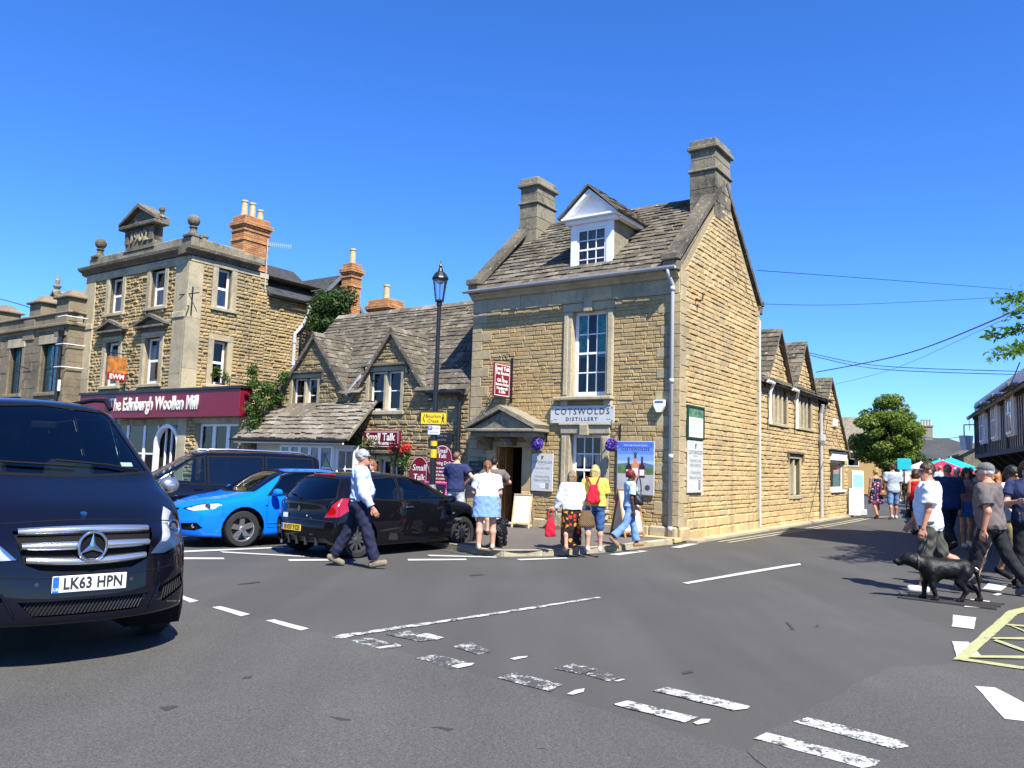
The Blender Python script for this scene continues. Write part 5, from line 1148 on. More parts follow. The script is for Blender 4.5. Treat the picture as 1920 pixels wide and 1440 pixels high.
mb.lathe([(.11, 5.53), (.11, 5.57)], (0, 0, 0), 12); mb.build('lantern_frame', M['black_metal'], T); mb = MB(); mb.lathe([(.0, 5.95), (.09, 6.0), (.09, 6.04), (.0, 6.06)], (0, 0, 0), 10); mb.build('lamp', M['white'], T)
mb = MB(); mb.lathe([(.083, 2.0), (.083, 2.12)], (0, 0, 0), 12); mb.lathe([(.084, 1.72), (.084, 1.92)], (0, 0, 0), 12); mb.build('yellow_band', plain('yellow tape', (.6, .4, .01), .5), T)
M['yellow_sign'] = plain('yellow sign paint', (.75, .50, .01), .4, var=.03)
S_ = panel('direction_plate', 'yellow direction plate reading Bourton Chase on the lamp post', 'sign', LP + V(-.02, -.1, 2.66), -.22, .66, .30, .012, 'yellow_sign')
mb = MB()
for a in ((-.325, .325, .135, .147), (-.325, .325, -.147, -.135), (-.325, -.313, -.135, .135), (.313, .325, -.135, .135)): rect(mb, p0, *a, .002)
mb.tube([p0(-.22, .09, .004), p0(-.26, 0, .004), p0(-.22, -.09, .004)], .01, 4); mb.build('border', M['print_black'], S_)
text_mesh('Bourton', .115, M['print_black'], S_, fr=p0.fr(-.01, .05, .003), bold=.001); text_mesh('Chase', .115, M['print_black'], S_, fr=p0.fr(-.01, -.065, .003), bold=.001)
mb = MB(); 
for a, b, r in (((.24, .06), (.235, -.02), .016), ((.235, -.02), (.20, -.11), .010), ((.24, -.02), (.275, -.11), .010), ((.24, .05), (.275, 0), .008), ((.24, .05), (.205, .0), .008), ((.243, .085), (.243, .10), .017)): mb.tube([p0(*a, .003), p0(*b, .003)], r, 6)
mb.build('walking_figure', M['print_black'], S_)
S_ = panel('parking_plate', 'small pale blue parking plate below the yellow plate', 'sign', LP + V(.0, -.1, 2.38), -.15, .30, .22, .01, 'sign_grey'); mb = MB(); rect(mb, p0, -.14, -.05, -.0, .1, .002); mb.build('blue_square', plain('parking blue', (.02, .08, .45), .4), S_)
text_mesh('P', .1, M['print_white'], S_, fr=p0.fr(-.095, .05, .004)); text_mesh('No return', .04, M['sign_dark'], S_, fr=p0.fr(.04, .05, .003)); text_mesh('within 2 hours', .035, M['sign_dark'], S_, fr=p0.fr(0, -.05, .003))
# ================================================================= organic surfaces: signed distance fields meshed with surface nets
def _n(v): return v / (np.linalg.norm(v) + 1e-9)
def A3(*v): return np.array(v, float)
class Field:
    def __init__(s, vox, k=.025): s.vox, s.k, s.p = vox, k, []
    def cap(s, a, b, r0, r1=None, k=None, cut0=False, cut1=False, op='+', sq=None):
        s.p.append(('c', A3(*a), A3(*b), r0, r0 if r1 is None else r1, k, cut0, cut1, op)); return s
    def ell(s, c, r, rot=None, k=None, op='+'):
        s.p.append(('e', A3(*c), A3(*r), rot, None, k, 0, 0, op)); return s
    def loft(s, a, b, side, t, wx, wy, oy=None, k=None, op='+'):
        s.p.append(('l', A3(*a), A3(*b), A3(*side), (np.array(t, float), np.array(wx, float), np.array(wy, float), np.array(oy if oy is not None else [0] * len(t), float)), k, 0, 0, op)); return s
    def plane(s, o, n, op='cut'):
        s.p.append(('p', A3(*o), _n(A3(*n)), None, None, None, 0, 0, op)); return s
    def bounds(s):
        lo = np.full(3, 1e9); hi = -lo
        for q in s.p:
            if q[8] != '+': continue
            l, h = s.pb(q); lo = np.minimum(lo, l); hi = np.maximum(hi, h)
        return lo, hi
    def pb(s, q):
        if q[0] == 'c': r = max(q[3], q[4]); return np.minimum(q[1], q[2]) - r, np.maximum(q[1], q[2]) + r
        if q[0] == 'e':
            e = q[2] if q[3] is None else np.full(3, q[2].max()); return q[1] - e, q[1] + e
        r = max(q[4][1].max(), (q[4][2] + abs(q[4][3])).max()); return np.minimum(q[1], q[2]) - r, np.maximum(q[1], q[2]) + r
    def mesh(s, name, mat, noise=0.0, nscale=14., seed=0, wob=None):
        h = s.vox; lo, hi = s.bounds(); lo = lo - 3 * h - noise; hi = hi + 3 * h + noise
        n = np.ceil((hi - lo) / h).astype(int) + 1
        ax = [lo[i] + h * np.arange(n[i]) for i in range(3)]
        f = np.full(n, .5, np.float32)
        for q in s.p:
            k = q[5] if q[5] is not None else s.k
            if q[0] == 'p':
                X, Y, Z = np.meshgrid(*ax, indexing='ij', sparse=True)
                f = np.maximum(f, (X - q[1][0]) * q[2][0] + (Y - q[1][1]) * q[2][1] + (Z - q[1][2]) * q[2][2]); continue
            l, u = s.pb(q); m = k + 2.5 * h
            i0 = np.clip(np.floor((l - m - lo) / h).astype(int), 0, n - 1); i1 = np.clip(np.ceil((u + m - lo) / h).astype(int) + 1, 1, n)
            sl = tuple(slice(a, b) for a, b in zip(i0, i1))
            X, Y, Z = np.meshgrid(*[ax[i][sl[i]] for i in range(3)], indexing='ij', sparse=True)
            if q[0] == 'c':
                a, b = q[1], q[2]; d = b - a; L2 = float(d @ d) + 1e-12; Ln = math.sqrt(L2)
                px, py, pz = X - a[0], Y - a[1], Z - a[2]; tr = (px * d[0] + py * d[1] + pz * d[2]) / L2; t = np.clip(tr, 0, 1)
                D = np.sqrt((px - t * d[0]) ** 2 + (py - t * d[1]) ** 2 + (pz - t * d[2]) ** 2) - (q[3] + (q[4] - q[3]) * t)
                if q[6]: D = np.maximum(D, -tr * Ln)
                if q[7]: D = np.maximum(D, (tr - 1) * Ln)
            elif q[0] == 'e':
                px, py, pz = X - q[1][0], Y - q[1][1], Z - q[1][2]
                if q[3] is not None:
                    R = q[3]; px, py, pz = R[0, 0] * px + R[1, 0] * py + R[2, 0] * pz, R[0, 1] * px + R[1, 1] * py + R[2, 1] * pz, R[0, 2] * px + R[1, 2] * py + R[2, 2] * pz
                r = q[2]; k0 = np.sqrt((px / r[0]) ** 2 + (py / r[1]) ** 2 + (pz / r[2]) ** 2); k1 = np.sqrt((px / r[0] ** 2) ** 2 + (py / r[1] ** 2) ** 2 + (pz / r[2] ** 2) ** 2) + 1e-9
                D = k0 * (k0 - 1) / k1
            else:
                a, b, sd = q[1], q[2], q[3]; d = b - a; Ln = np.linalg.norm(d); d = d / Ln; sd = _n(sd - d * (sd @ d)); fd = np.cross(d, sd)
                px, py, pz = X - a[0], Y - a[1], Z - a[2]; z = (px * d[0] + py * d[1] + pz * d[2]) / Ln
                tt, wx, wy, oy = q[4]; zc = np.clip(z, 0, 1); W = np.interp(zc, tt, wx); E = np.interp(zc, tt, wy); O = np.interp(zc, tt, oy)
                x = px * sd[0] + py * sd[1] + pz * sd[2]; y = px * fd[0] + py * fd[1] + pz * fd[2] - O
                k0 = (np.abs(x / W) ** 2.3 + np.abs(y / E) ** 2.3) ** (1 / 2.3); D = (k0 - 1) * np.minimum(W, E); D = np.maximum(D, (np.abs(z - .5) - .5) * Ln)
            c = f[sl]
            if q[8] == '+':
                w = np.clip(.5 + .5 * (c - D) / k, 0, 1); f[sl] = c * (1 - w) + D * w - k * w * (1 - w)
            else: f[sl] = np.maximum(c, -D)
        if noise:
            X, Y, Z = np.meshgrid(*ax, indexing='ij', sparse=True); a = nscale
            f += noise * (np.sin(a * X + 1.3 * seed + 2.2 * np.sin(a * .7 * Z + seed)) * np.cos(a * .8 * Y + 1.7 * np.sin(a * .6 * X)) + .6 * np.sin(a * 1.9 * Z + 2.5 * np.sin(a * .9 * X + seed) + 2 * np.cos(a * 1.1 * Y)))
        return nets(f, lo, h, name, mat)
_CE = [(a, b) for a in range(8) for b in range(a + 1, 8) if bin(a ^ b).count('1') == 1]
def nets(f, lo, h, name, mat):
    ins = f < 0; n = np.array(f.shape)
    C = np.stack([ins[(i & 1):n[0] - 1 + (i & 1), (i >> 1 & 1):n[1] - 1 + (i >> 1 & 1), (i >> 2 & 1):n[2] - 1 + (i >> 2 & 1)] for i in range(8)])
    sm = C.sum(0); act = np.argwhere((sm > 0) & (sm < 8)); I = np.full(n - 1, -1, np.int64); I[tuple(act.T)] = np.arange(len(act))
    val = np.stack([f[act[:, 0] + (i & 1), act[:, 1] + (i >> 1 & 1), act[:, 2] + (i >> 2 & 1)] for i in range(8)], 1)
    off = np.array([[i & 1, i >> 1 & 1, i >> 2 & 1] for i in range(8)], float)
    P = np.zeros((len(act), 3)); W = np.zeros(len(act))
    for a, b in _CE:
        va, vb = val[:, a], val[:, b]; m = (va < 0) != (vb < 0); t = np.where(m, va / np.where(m, va - vb, 1), 0)
        P += np.where(m[:, None], off[a] + (off[b] - off[a]) * t[:, None], 0); W += m
    P = lo + h * (act + P / W[:, None])
    Q = []
    for a in range(3):
        b, c = (a + 1) % 3, (a + 2) % 3
        s0 = [slice(None)] * 3; s1 = [slice(None)] * 3; s0[a] = slice(0, -1); s1[a] = slice(1, None)
        e = ins[tuple(s0)] != ins[tuple(s1)]; w = np.argwhere(e); w = w[(w[:, b] > 0) & (w[:, c] > 0) & (w[:, b] < n[b] - 1) & (w[:, c] < n[c] - 1)]
        if not len(w): continue
        g = lambda db, dc: I[tuple((w + np.array([(-db if i == b else -dc if i == c else 0) for i in range(3)])).T)]
        q = np.stack([g(1, 1), g(0, 1), g(0, 0), g(1, 0)], 1); fl = ~ins[tuple(w.T)]; q[fl] = q[fl][:, ::-1]; Q.append(q)
    Q = np.concatenate(Q); Q = Q[(Q >= 0).all(1)]
    me = bpy.data.meshes.new(name); me.vertices.add(len(P)); me.vertices.foreach_set('co', P.astype(np.float32).ravel())
    me.loops.add(len(Q) * 4); me.loops.foreach_set('vertex_index', Q.astype(np.int32).ravel())
    me.polygons.add(len(Q)); me.polygons.foreach_set('loop_start', np.arange(0, len(Q) * 4, 4, dtype=np.int32))
    me.polygons.foreach_set('use_smooth', np.ones(len(Q), bool)); me.materials.append(mat); me.update(calc_edges=True); me.validate()
    return me

# ---------------------------------------------------------------- people
def cloth(name, c, rough=.85, var=.15, bump=.35, scale=22):
    t = NT(name); o = t.obj(); a = tuple(x * (1 - var) for x in c); b = tuple(min(.9, x * (1 + var)) for x in c)
    t.set(t.ramp(t.noise(9, o, 3), [(.3, a), (.7, b)]), rough, 0, .25); t.bump(t.noise(scale * .8, o, 4, .55, stretch=(1, 1, .4)), bump * 1.6, .025); return t.m
def skin(name, c): 
    t = NT(name); o = t.obj(); t.set(t.ramp(t.noise(14, o, 3), [(.3, tuple(x * .9 for x in c)), (.7, c)]), .5, 0, .35); t.bump(t.noise(60, o, 2), .1, .004); return t.m
SK = {'fair': skin('fair skin', (.55, .31, .21)), 'ruddy': skin('ruddy skin', (.50, .23, .14)), 'tan': skin('tanned skin', (.38, .20, .12)), 'dark': skin('dark skin', (.075, .036, .02))}
HAIRC = {}
def hair_mat(c):
    if c not in HAIRC:
        t = NT('hair'); o = t.obj(); t.set(t.ramp(t.noise(30, o, 3, .6, stretch=(1, 1, .15)), [(.3, tuple(x * .55 for x in c)), (.7, c)]), .5, 0, .4); t.bump(t.noise(45, o, 3, .6, stretch=(1, 1, .12)), .7, .01); HAIRC[c] = t.m
    return HAIRC[c]
CLOTH = {}
def cm(c, **k):
    if hasattr(c, 'name'): return c
    if c not in CLOTH: CLOTH[c] = cloth('cloth', c, **k)
    return CLOTH[c]
def rotx(p, o, a):
    "rotate point about the x axis through o; positive a tips forward (+y)"
    y, z = p[1] - o[1], p[2] - o[2]; c, s = math.cos(a), math.sin(a); return A3(p[0], o[1] + y * c + z * s, o[2] - y * s + z * c)
def skeleton(pose, w):
    J = {}; hip = A3(0, 0, .93)
    for sd, nm in ((-1, 'L'), (1, 'R')):
        hf, kf = [rad(x) for x in pose.get(nm, (0, 0))]; ab = rad(pose.get('spread', 3))
        h = hip + A3(sd * .088 * w['hip'], 0, 0); d1 = A3(sd * math.sin(ab), math.sin(hf), -math.cos(hf)); d1 = _n(d1); k = h + d1 * .435
        a2 = hf - kf; d2 = _n(A3(sd * math.sin(ab) * .3, math.sin(a2), -math.cos(a2))); an = k + d2 * .41
        fp = rad(pose.get('f' + nm, 0)) if ('f' + nm) in pose else (a2 * .75 if a2 < -.2 else (max(0, a2) * .5))
        fd = A3(sd * .16, math.cos(fp), math.sin(fp)); J['hip' + nm], J['knee' + nm], J['ank' + nm], J['fd' + nm] = h, k, an, _n(fd)
        J['toe' + nm] = an + _n(fd) * .155 + A3(0, 0, -.055) * 1; J['heel' + nm] = an - _n(fd) * .05 + A3(0, 0, -.05)
    ln = rad(pose.get('lean', 0)); T = lambda p: rotx(p, hip, ln)
    J['up'] = _n(T(hip + A3(0, 0, 1)) - hip); J['hip'] = hip
    tw = rad(pose.get('twist', 0)); ct, st = math.cos(tw), math.sin(tw)
    for sd, nm in ((-1, 'L'), (1, 'R')):
        s = A3(sd * .185 * w['sh'] * ct, sd * .185 * st * w['sh'], 1.402 + rad(pose.get('shrug', 0)))
        fl, abd, el, inw = (list(pose.get(nm + 'A', (0, 8, 12, .2))) + [.2])[:4]; fl, abd, el = rad(fl), rad(abd), rad(el)
        d = A3(sd * math.sin(abd), math.sin(fl) * math.cos(abd), -math.cos(fl) * math.cos(abd)); bend = A3(-sd * inw, 1 - abs(inw) * .7, .1); bend = _n(bend - d * (bend @ d)); d2 = _n(d * math.cos(el) + bend * math.sin(el))
        e = s + d * .295; wv = e + d2 * .25; J['sh' + nm], J['el' + nm], J['wr' + nm] = T(s), T(e), T(wv); J['hd' + nm] = _n(T(wv + d2) - T(wv))
    J['neck'] = T(A3(0, -.015, 1.49)); hc = A3(0, .018, 1.635); J['head'] = T(hc)
    hy, hp = rad(pose.get('hyaw', 0)), rad(pose.get('hpitch', 0)) + ln * .3
    c, s = math.cos(hy), math.sin(hy); Ry = np.array([[c, -s, 0], [s, c, 0], [0, 0, 1]]); c, s = math.cos(-hp), math.sin(-hp); Rx = np.array([[1, 0, 0], [0, c, -s], [0, s, c]]); J['hr'] = Ry @ Rx
    return J
TORSO_T = [0, .13, .27, .42, .55, .72, .86, .95, 1.0]
def torso_prof(w):
    wx = [.150 * w['hip'], .178 * w['hip'], .172 * w['hip'], .155 * w['waist'], .158 * (w['waist'] + w['sh']) / 2, .180 * w['sh'], .178 * w['sh'], .125 * w['sh'], .07]
    wy = [.10, .122, .118 + .03 * w['belly'], .108 + .055 * w['belly'], .112 + .05 * w['belly'], .122 + .02 * w['bust'], .108, .08, .062]
    oy = [-.01, -.015, .0 + .02 * w['belly'], .008 + .05 * w['belly'], .005 + .04 * w['belly'], .004 + .03 * w['bust'], -.005, -.012, -.012]
    return wx, wy, oy
def build_person(label, loc, rz, height=1.74, pose=None, w=None, skinc='fair', hair=('short', (.05, .03, .015)), wear=(), vox=.011, face=False, detail=True, group=None, extra=None, sunglasses=False):
    pose = pose or {}; W = dict(hip=1., sh=1., waist=1., belly=0., bust=0., limb=1.); W.update(w or {}); J = skeleton(pose, W); up = J['up']; sc = height / 1.75
    T = thing('person', label, 'person', loc, rz, group); sm = SK[skinc]; lm = W['limb']
    wx, wy, oy = torso_prof(W); ta = J['hip'] + up * -.10; tb = J['hip'] + up * .585
    # --- skin: one continuous surface
    B = Field(vox, .03); side = A3(1, 0, 0)
    B.loft(ta, tb, side, TORSO_T, wx, wy, oy)
    B.cap(J['neck'] - up * .02, J['head'] - up * .04, .058, .052)
    hr = J['hr']; H = lambda x, y, z: J['head'] + hr @ A3(x, y, z)
    B.ell(H(0, -.012, .022), (.074, .094, .092), hr, .02).ell(H(0, .022, -.05), (.055, .066, .066), hr, .03).ell(H(0, .07, -.092), (.026, .022, .022), hr, .03)
    B.cap(H(0, .088, .002), H(0, .108, -.032), .009, .0145, .014).ell(H(0, .085, .028), (.05, .016, .012), hr, .015).cap(H(-.018, .089, -.062), H(.018, .089, -.062), .009, .009, .01)
    for s_ in (-1, 1):
        B.ell(H(s_ * .076, -.012, -.008), (.012, .024, .034), hr, .008); B.ell(H(s_ * .031, .094, .008), (.016, .014, .010), hr, .01, '-')
    for nm, s_ in (('L', -1), ('R', 1)):
        B.cap(J['sh' + nm], J['el' + nm], .054 * lm, .040 * lm).cap(J['el' + nm], J['wr' + nm], .041 * lm, .028 * lm)
        hd = J['hd' + nm]; wv = J['wr' + nm]; fw = _n(np.cross(hd, A3(s_, 0, 0)) * s_) if abs(hd[0]) < .9 else A3(0, 1, 0)
        nrm = _n(np.cross(hd, fw)) ; pc = wv + hd * .055
        B.loft(wv + hd * .0, wv + hd * .095, fw, [0, .4, 1], [.026, .040, .041], [.019, .016, .014], k=.012)
        for i, (o, ln_) in enumerate(((.030, .072), (.010, .080), (-.010, .075), (-.029, .060))):
            p0_ = wv + hd * .088 + fw * o; cu = nrm * (-s_) * .0; p1 = p0_ + hd * ln_ * .55 + A3(-s_ * .010, 0, 0); p2 = p1 + hd * ln_ * .4 + A3(-s_ * .022, 0, 0)
            B.cap(p0_, p1, .0098, .009, .005).cap(p1, p2, .009, .0078, .005)
        t0 = wv + hd * .03 + fw * .028; B.cap(t0, t0 + fw * .028 + hd * .03, .0125, .011, .01).cap(t0 + fw * .028 + hd * .03, t0 + fw * .032 + hd * .062, .011, .009, .006)
        B.cap(J['hip' + nm] + A3(0, 0, -.02), J['knee' + nm], .086 * lm, .054 * lm).cap(J['knee' + nm], J['knee' + nm] * .62 + J['ank' + nm] * .38 + A3(0, -.012, 0), .052 * lm, .054 * lm).cap(J['knee' + nm] * .62 + J['ank' + nm] * .38 + A3(0, -.012, 0), J['ank' + nm], .054 * lm, .036 * lm)
        B.cap(J['heel' + nm] + A3(0, 0, .01), J['toe' + nm] + A3(0, 0, .012), .032, .026).ell(J['ank' + nm], (.034, .04, .04))
    if W['bust'] > .5:
        for s_ in (-1, 1): B.ell(J['hip'] + up * .36 + A3(s_ * .08, .10, 0), (.068, .06, .068))
    meshes = [('body', B.mesh('body', sm), None)]
    # --- clothes
    wear = [x for it in wear for x in ([(it[0], it[1], dict(it[2] if len(it) > 2 else {}, only=q, name='shoe')) for q in 'LR'] if it[0] == 'shoes' else [it])]
    for it in wear:
        kind, c = it[0], it[1]; o = it[2] if len(it) > 2 else {}; mat = cm(c); r = o.get('r', .016) + (.014 if kind == 'shirt' and o.get('hem', -.04) < 0 else 0); Fd = Field(vox, .02); ns = o.get('noise', .0035); nm_ = o.get('name', kind)
        if kind in ('shirt', 'dress', 'top', 'jacket'):
            hem = o.get('hem', -.04); z0 = hem + .10; t0 = max(0., z0 / .685)
            n_ = 9; tt = [lerp(t0, o.get('top', .97), i / n_) for i in range(n_ + 1)]
            a_ = ta + (tb - ta) * t0; b_ = ta + (tb - ta) * o.get('top', .97); lo = o.get('loose', 0)
            f1 = lambda arr, q: float(np.interp(q, TORSO_T, arr))
            mnx = max(wx[1], wx[2]) * .97
            Fd.loft(a_, b_, side, [i / n_ for i in range(n_ + 1)], [lerp(f1(wx, q), max(f1(wx, q), mnx if q < .6 else 0), lo) + r for q in tt], [f1(wy, q) + r + .012 * lo for q in tt], [f1(oy, q) for q in tt])
            if W['bust'] > .5:
                for s_ in (-1, 1): Fd.ell(J['hip'] + up * .36 + A3(s_ * .08, .10, 0), (.07 + r, .06 + r, .07 + r))
            sl = o.get('sleeve', .6)
            for q in 'LR':
                s0, e0, w0 = J['sh' + q], J['el' + q], J['wr' + q]; rr = r + o.get('sr', .006)
                if sl > 0:
                    f = min(1, sl); Fd.cap(s0, s0 + (e0 - s0) * f, .050 * lm + rr * .9, lerp(.056, .042, f) * lm + rr + .006, cut1=sl <= 1)
                if sl > 1: Fd.cap(e0, e0 + (w0 - e0) * (sl - 1), .044 * lm + rr, .034 * lm + rr * .8, cut1=True)
            if kind == 'dress':
                ln = o.get('len', .45); fl = o.get('flare', .1); Fd.loft(J['hip'] + up * .06, J['hip'] + A3(0, 0, .06 - ln - .06), side, [0, .3, 1], [wx[2] + r, wx[1] + r + .01, wx[1] + r + fl], [wy[2] + r, wy[1] + r + .01, wy[1] + r + fl])
        elif kind in ('trousers', 'shorts'):
            L_ = o.get('len', 1.93 if kind == 'trousers' else .9); fl = o.get('flare', 0.)
            Fd.loft(J['hip'] + up * -.10, J['hip'] + up * o.get('rise', .10), side, [0, .45, 1], [wx[0] + r, wx[1] + r, wx[2] + r], [wy[0] + r, wy[1] + r, wy[2] + r - .005], [oy[0], oy[1], oy[2]])
            for q in 'LR':
                h0, k0, a0 = J['hip' + q], J['knee' + q], J['ank' + q]; f = min(1, L_)
                Fd.cap(h0 + A3(0, 0, -.01), h0 + (k0 - h0) * f, .092 * lm + r, lerp(.092, .064, f) * lm + r + (fl if L_ <= 1 else 0), cut1=L_ <= 1)
                if L_ > 1: Fd.cap(k0, k0 + (a0 - k0) * (L_ - 1), .062 * lm + r, .048 * lm + r + fl, cut1=True)
        elif kind == 'skirt':
            ln = o.get('len', .45); fl = o.get('flare', .03); Fd.loft(J['hip'] + up * .12, J['hip'] + A3(0, 0, .12 - ln), side, [0, .28, .5, 1], [wx[3] + r + .006, wx[1] + r + .012, wx[1] + r + .014, wx[1] + r + fl], [wy[3] + r, wy[1] + r + .014, wy[1] + r + .014, wy[1] + r + fl])
        elif kind == 'shoes':
            for q in o['only']:
                Fd.cap(J['heel' + q] + A3(0, 0, .012), J['toe' + q] + A3(0, 0, .012), .040, .036).ell(J['ank' + q] + A3(0, 0, -.01), (.043, .05, .036)).cap(J['heel' + q] + A3(0, 0, -.012), J['toe' + q] + A3(0, 0, -.010), .034, .034)
            ns = .001
        elif kind == 'cap':
            Fd.ell(H(0, -.012, .05), (.088, .108, .085), hr).loft(H(0, .06, .062), H(0, .062, .072), hr @ A3(1, 0, 0), [0, 1], [.075, .075], [.115, .115]); Fd.plane(H(0, 0, .035), -(hr @ A3(0, -.12, 1))); ns = 0
        meshes.append((nm_, Fd.mesh(nm_, mat, ns, o.get('nscale', 26.), random.random() * 9), None))
    # --- hair
    st, hc = hair; 
    if st != 'bald':
        hm = hair_mat(hc); Hf = Field(vox * .9, .02)
        if st in ('short', 'crop', 'quiff'):
            g = {'short': .010, 'crop': .004, 'quiff': .012}[st]; Hf.ell(H(0, -.016, .026), (.074 + g, .096 + g, .094 + g), hr)
            if st == 'quiff': Hf.ell(H(0, .05, .10), (.055, .045, .03), hr)
            Hf.ell(H(0, .115, -.035), (.085, .085, .098), hr, op='-'); Hf.plane(H(0, -.05, -.052), hr @ A3(0, .35, -1))
        else:
            Hf.ell(H(0, -.018, .028), (.088, .108, .105), hr)
            if st == 'long':
                for x in (-.05, -.02, .02, .05): Hf.cap(H(x, -.075, .0), H(x * 1.5, -.10, -.0) - up * (.30 if 'len' not in pose else pose['len']), .045, .028)
                for s_ in (-1, 1): Hf.cap(H(s_ * .078, -.005, .02), H(s_ * .095, .03, -.0) - up * .22, .030, .022)
            elif st == 'bob':
                for s_ in (-1, 1): Hf.cap(H(s_ * .07, -.01, .0), H(s_ * .08, .0, -.09), .038, .032)
                for x in (-.05, 0, .05): Hf.cap(H(x, -.08, .0), H(x, -.088, -.11), .05, .034)
            elif st == 'bun': Hf.ell(H(0, -.08, .11), (.05, .05, .045), hr); Hf.plane(H(0, -.05, -.05), hr @ A3(0, .3, -1))
            elif st == 'tail':
                Hf.cap(H(0, -.10, .03), H(0, -.13, -.01) - up * .16, .035, .02); Hf.plane(H(0, -.05, -.06), hr @ A3(0, .3, -1)) if False else None
            elif st == 'curly': Hf.ell(H(0, -.04, -.03), (.092, .085, .09), hr)
            Hf.ell(H(0, .12, -.035), (.066, .085, .092), hr, op='-')
        meshes.append(('hair', Hf.mesh('hair', hm, .004, 60.), None))
    if extra: meshes += extra(J, vox, W, up)
    # --- plant the feet, scale, link
    zmin = min(v.co.z for n, me, _ in meshes if n in ('body', 'shoe') for v in me.vertices)
    for n, me, _ in meshes:
        me.transform(Matrix.Scale(sc, 4) @ Matrix.Translation((0, 0, -zmin))); link(n, me, T)
    if face:
        ft = lambda p: (V(*p) - V(0, 0, zmin)) * sc
        mb = MB()
        for s_ in (-1, 1): c = ft(H(s_ * .031, .080, .008)); mb = MB(); mb.lathe([(.013 * sc * math.sin(a), -.013 * sc * math.cos(a)) for a in [.1 + i * .42 for i in range(8)]], c, 10); mb.build('eye', M['trim'], T)
        mb = MB()
        for s_ in (-1, 1): mb.tube([ft(H(s_ * .014, .097, .028)), ft(H(s_ * .034, .095, .033)), ft(H(s_ * .052, .082, .026))], .0045 * sc, 5)
        mb.build('eyebrows', hair_mat(hc if st != 'bald' else (.1, .08, .06)), T); mb = MB(); mb.tube([ft(H(-.022, .090, -.063)), ft(H(0, .098, -.062)), ft(H(.022, .090, -.063))], [.004 * sc, .006 * sc, .004 * sc], 6); mb.build('lips', plain('lips', (.32, .10, .08), .5), T)
        if sunglasses:
            mb = MB()
            for s_ in (-1, 1):
                cs = [ft(H(s_ * x, y, z)) for x, y, z in ((.008, .106, .022), (.058, .090, .024), (.060, .086, -.008), (.036, .098, -.018), (.01, .106, -.008))]; mb.prism(cs, (ft(H(0, .004, 0)) - ft(H(0, 0, 0)))); mb.tube([ft(H(s_ * .058, .088, .02)), ft(H(s_ * .084, .0, .018))], .004, 5)
            mb.build('sunglasses', M['black_metal'], T)
    T['_j'] = 0; del T['_j']
    TF = lambda p: Matrix.Translation(loc) @ Matrix.Rotation(rz, 4, 'Z') @ ((V(*p) - V(0, 0, zmin)) * sc)
    return T, J, TF
def blob(name, label, cat, mat, fld, loc, rz=0., noise=0., nscale=14., group=None):
    me = fld.mesh(name, mat, noise, nscale); o = link(name, me); o.location = loc; o.rotation_euler = (0, 0, rz); return tag(o, label, cat, group)
# ================================================================= cars
def paint(name, c, metal=0.0, rough=.35):
    t = NT(name); t.set(c, rough, metal, 0.0, Coat_Weight=1.0, Coat_Roughness=.02, Coat_IOR=1.42)
    if True:
        n = t.noise(3.0, t.obj(), 4, .6); t.L(t.ramp(n, [(.35, .012), (.75, .04)]), t.b.inputs['Coat Roughness'])
    return t.m
M['paint_black'] = paint('black car paint', (.0035, .004, .009)); M['paint_blue'] = paint('bright blue car paint', (.004, .16, .78), .0, .4); M['paint_black2'] = paint('black hatchback paint', (.004, .004, .006))
M['tyre'] = plain('tyre rubber', (.014, .014, .014), .8); M['alloy'] = plain('silver alloy', (.5, .5, .5), .3, .85, var=.05); M['alloy_dark'] = plain('grey alloy', (.16, .16, .165), .3, .8, var=.05)
M['chrome'] = plain('chrome', (.72, .73, .75), .08, 1.0, var=.02); M['silver'] = plain('satin silver trim', (.62, .63, .64), .22, .9, var=.03); M['trim'] = plain('black plastic trim', (.006, .006, .0065), .75, spec=.15); M['cabin'] = plain('dark cabin', (.012, .012, .014), .8)
M['car_glass'] = glass_mat('tinted car glass', (.78, .95, .90), trans=.75, ior=1.6, rough=.01); M['privacy_glass'] = glass_mat('dark privacy glass', (.3, .33, .36), trans=.15, ior=1.7, rough=.01); M['lens'] = glass_mat('headlamp lens', trans=.95, ior=1.45)
t_ = NT('red lamp lens'); t_.set((.30, .003, .004), .12, 0, .6, Coat_Weight=1.0); M['red_lens'] = t_.m
M['plate_white'] = plain('white number plate', (.72, .72, .70), .4, var=.02); M['plate_yellow'] = plain('yellow number plate', (.72, .45, .02), .4, var=.02)
def itp(tab, x): return float(np.interp(x, [p[0] for p in tab], [p[1] for p in tab]))
def sm_tab(tab, n=240, s=5, lo=None, hi=None):
    xs = np.linspace(tab[0][0], tab[-1][0], n); y = np.interp(xs, [p[0] for p in tab], [p[1] for p in tab])
    k = np.exp(-.5 * (np.arange(-3 * s, 3 * s + 1) / s) ** 2); k /= k.sum(); yp = np.pad(y, 3 * s, mode='reflect', reflect_type='odd'); y = np.convolve(yp, k, 'valid')
    return list(zip(xs, y))
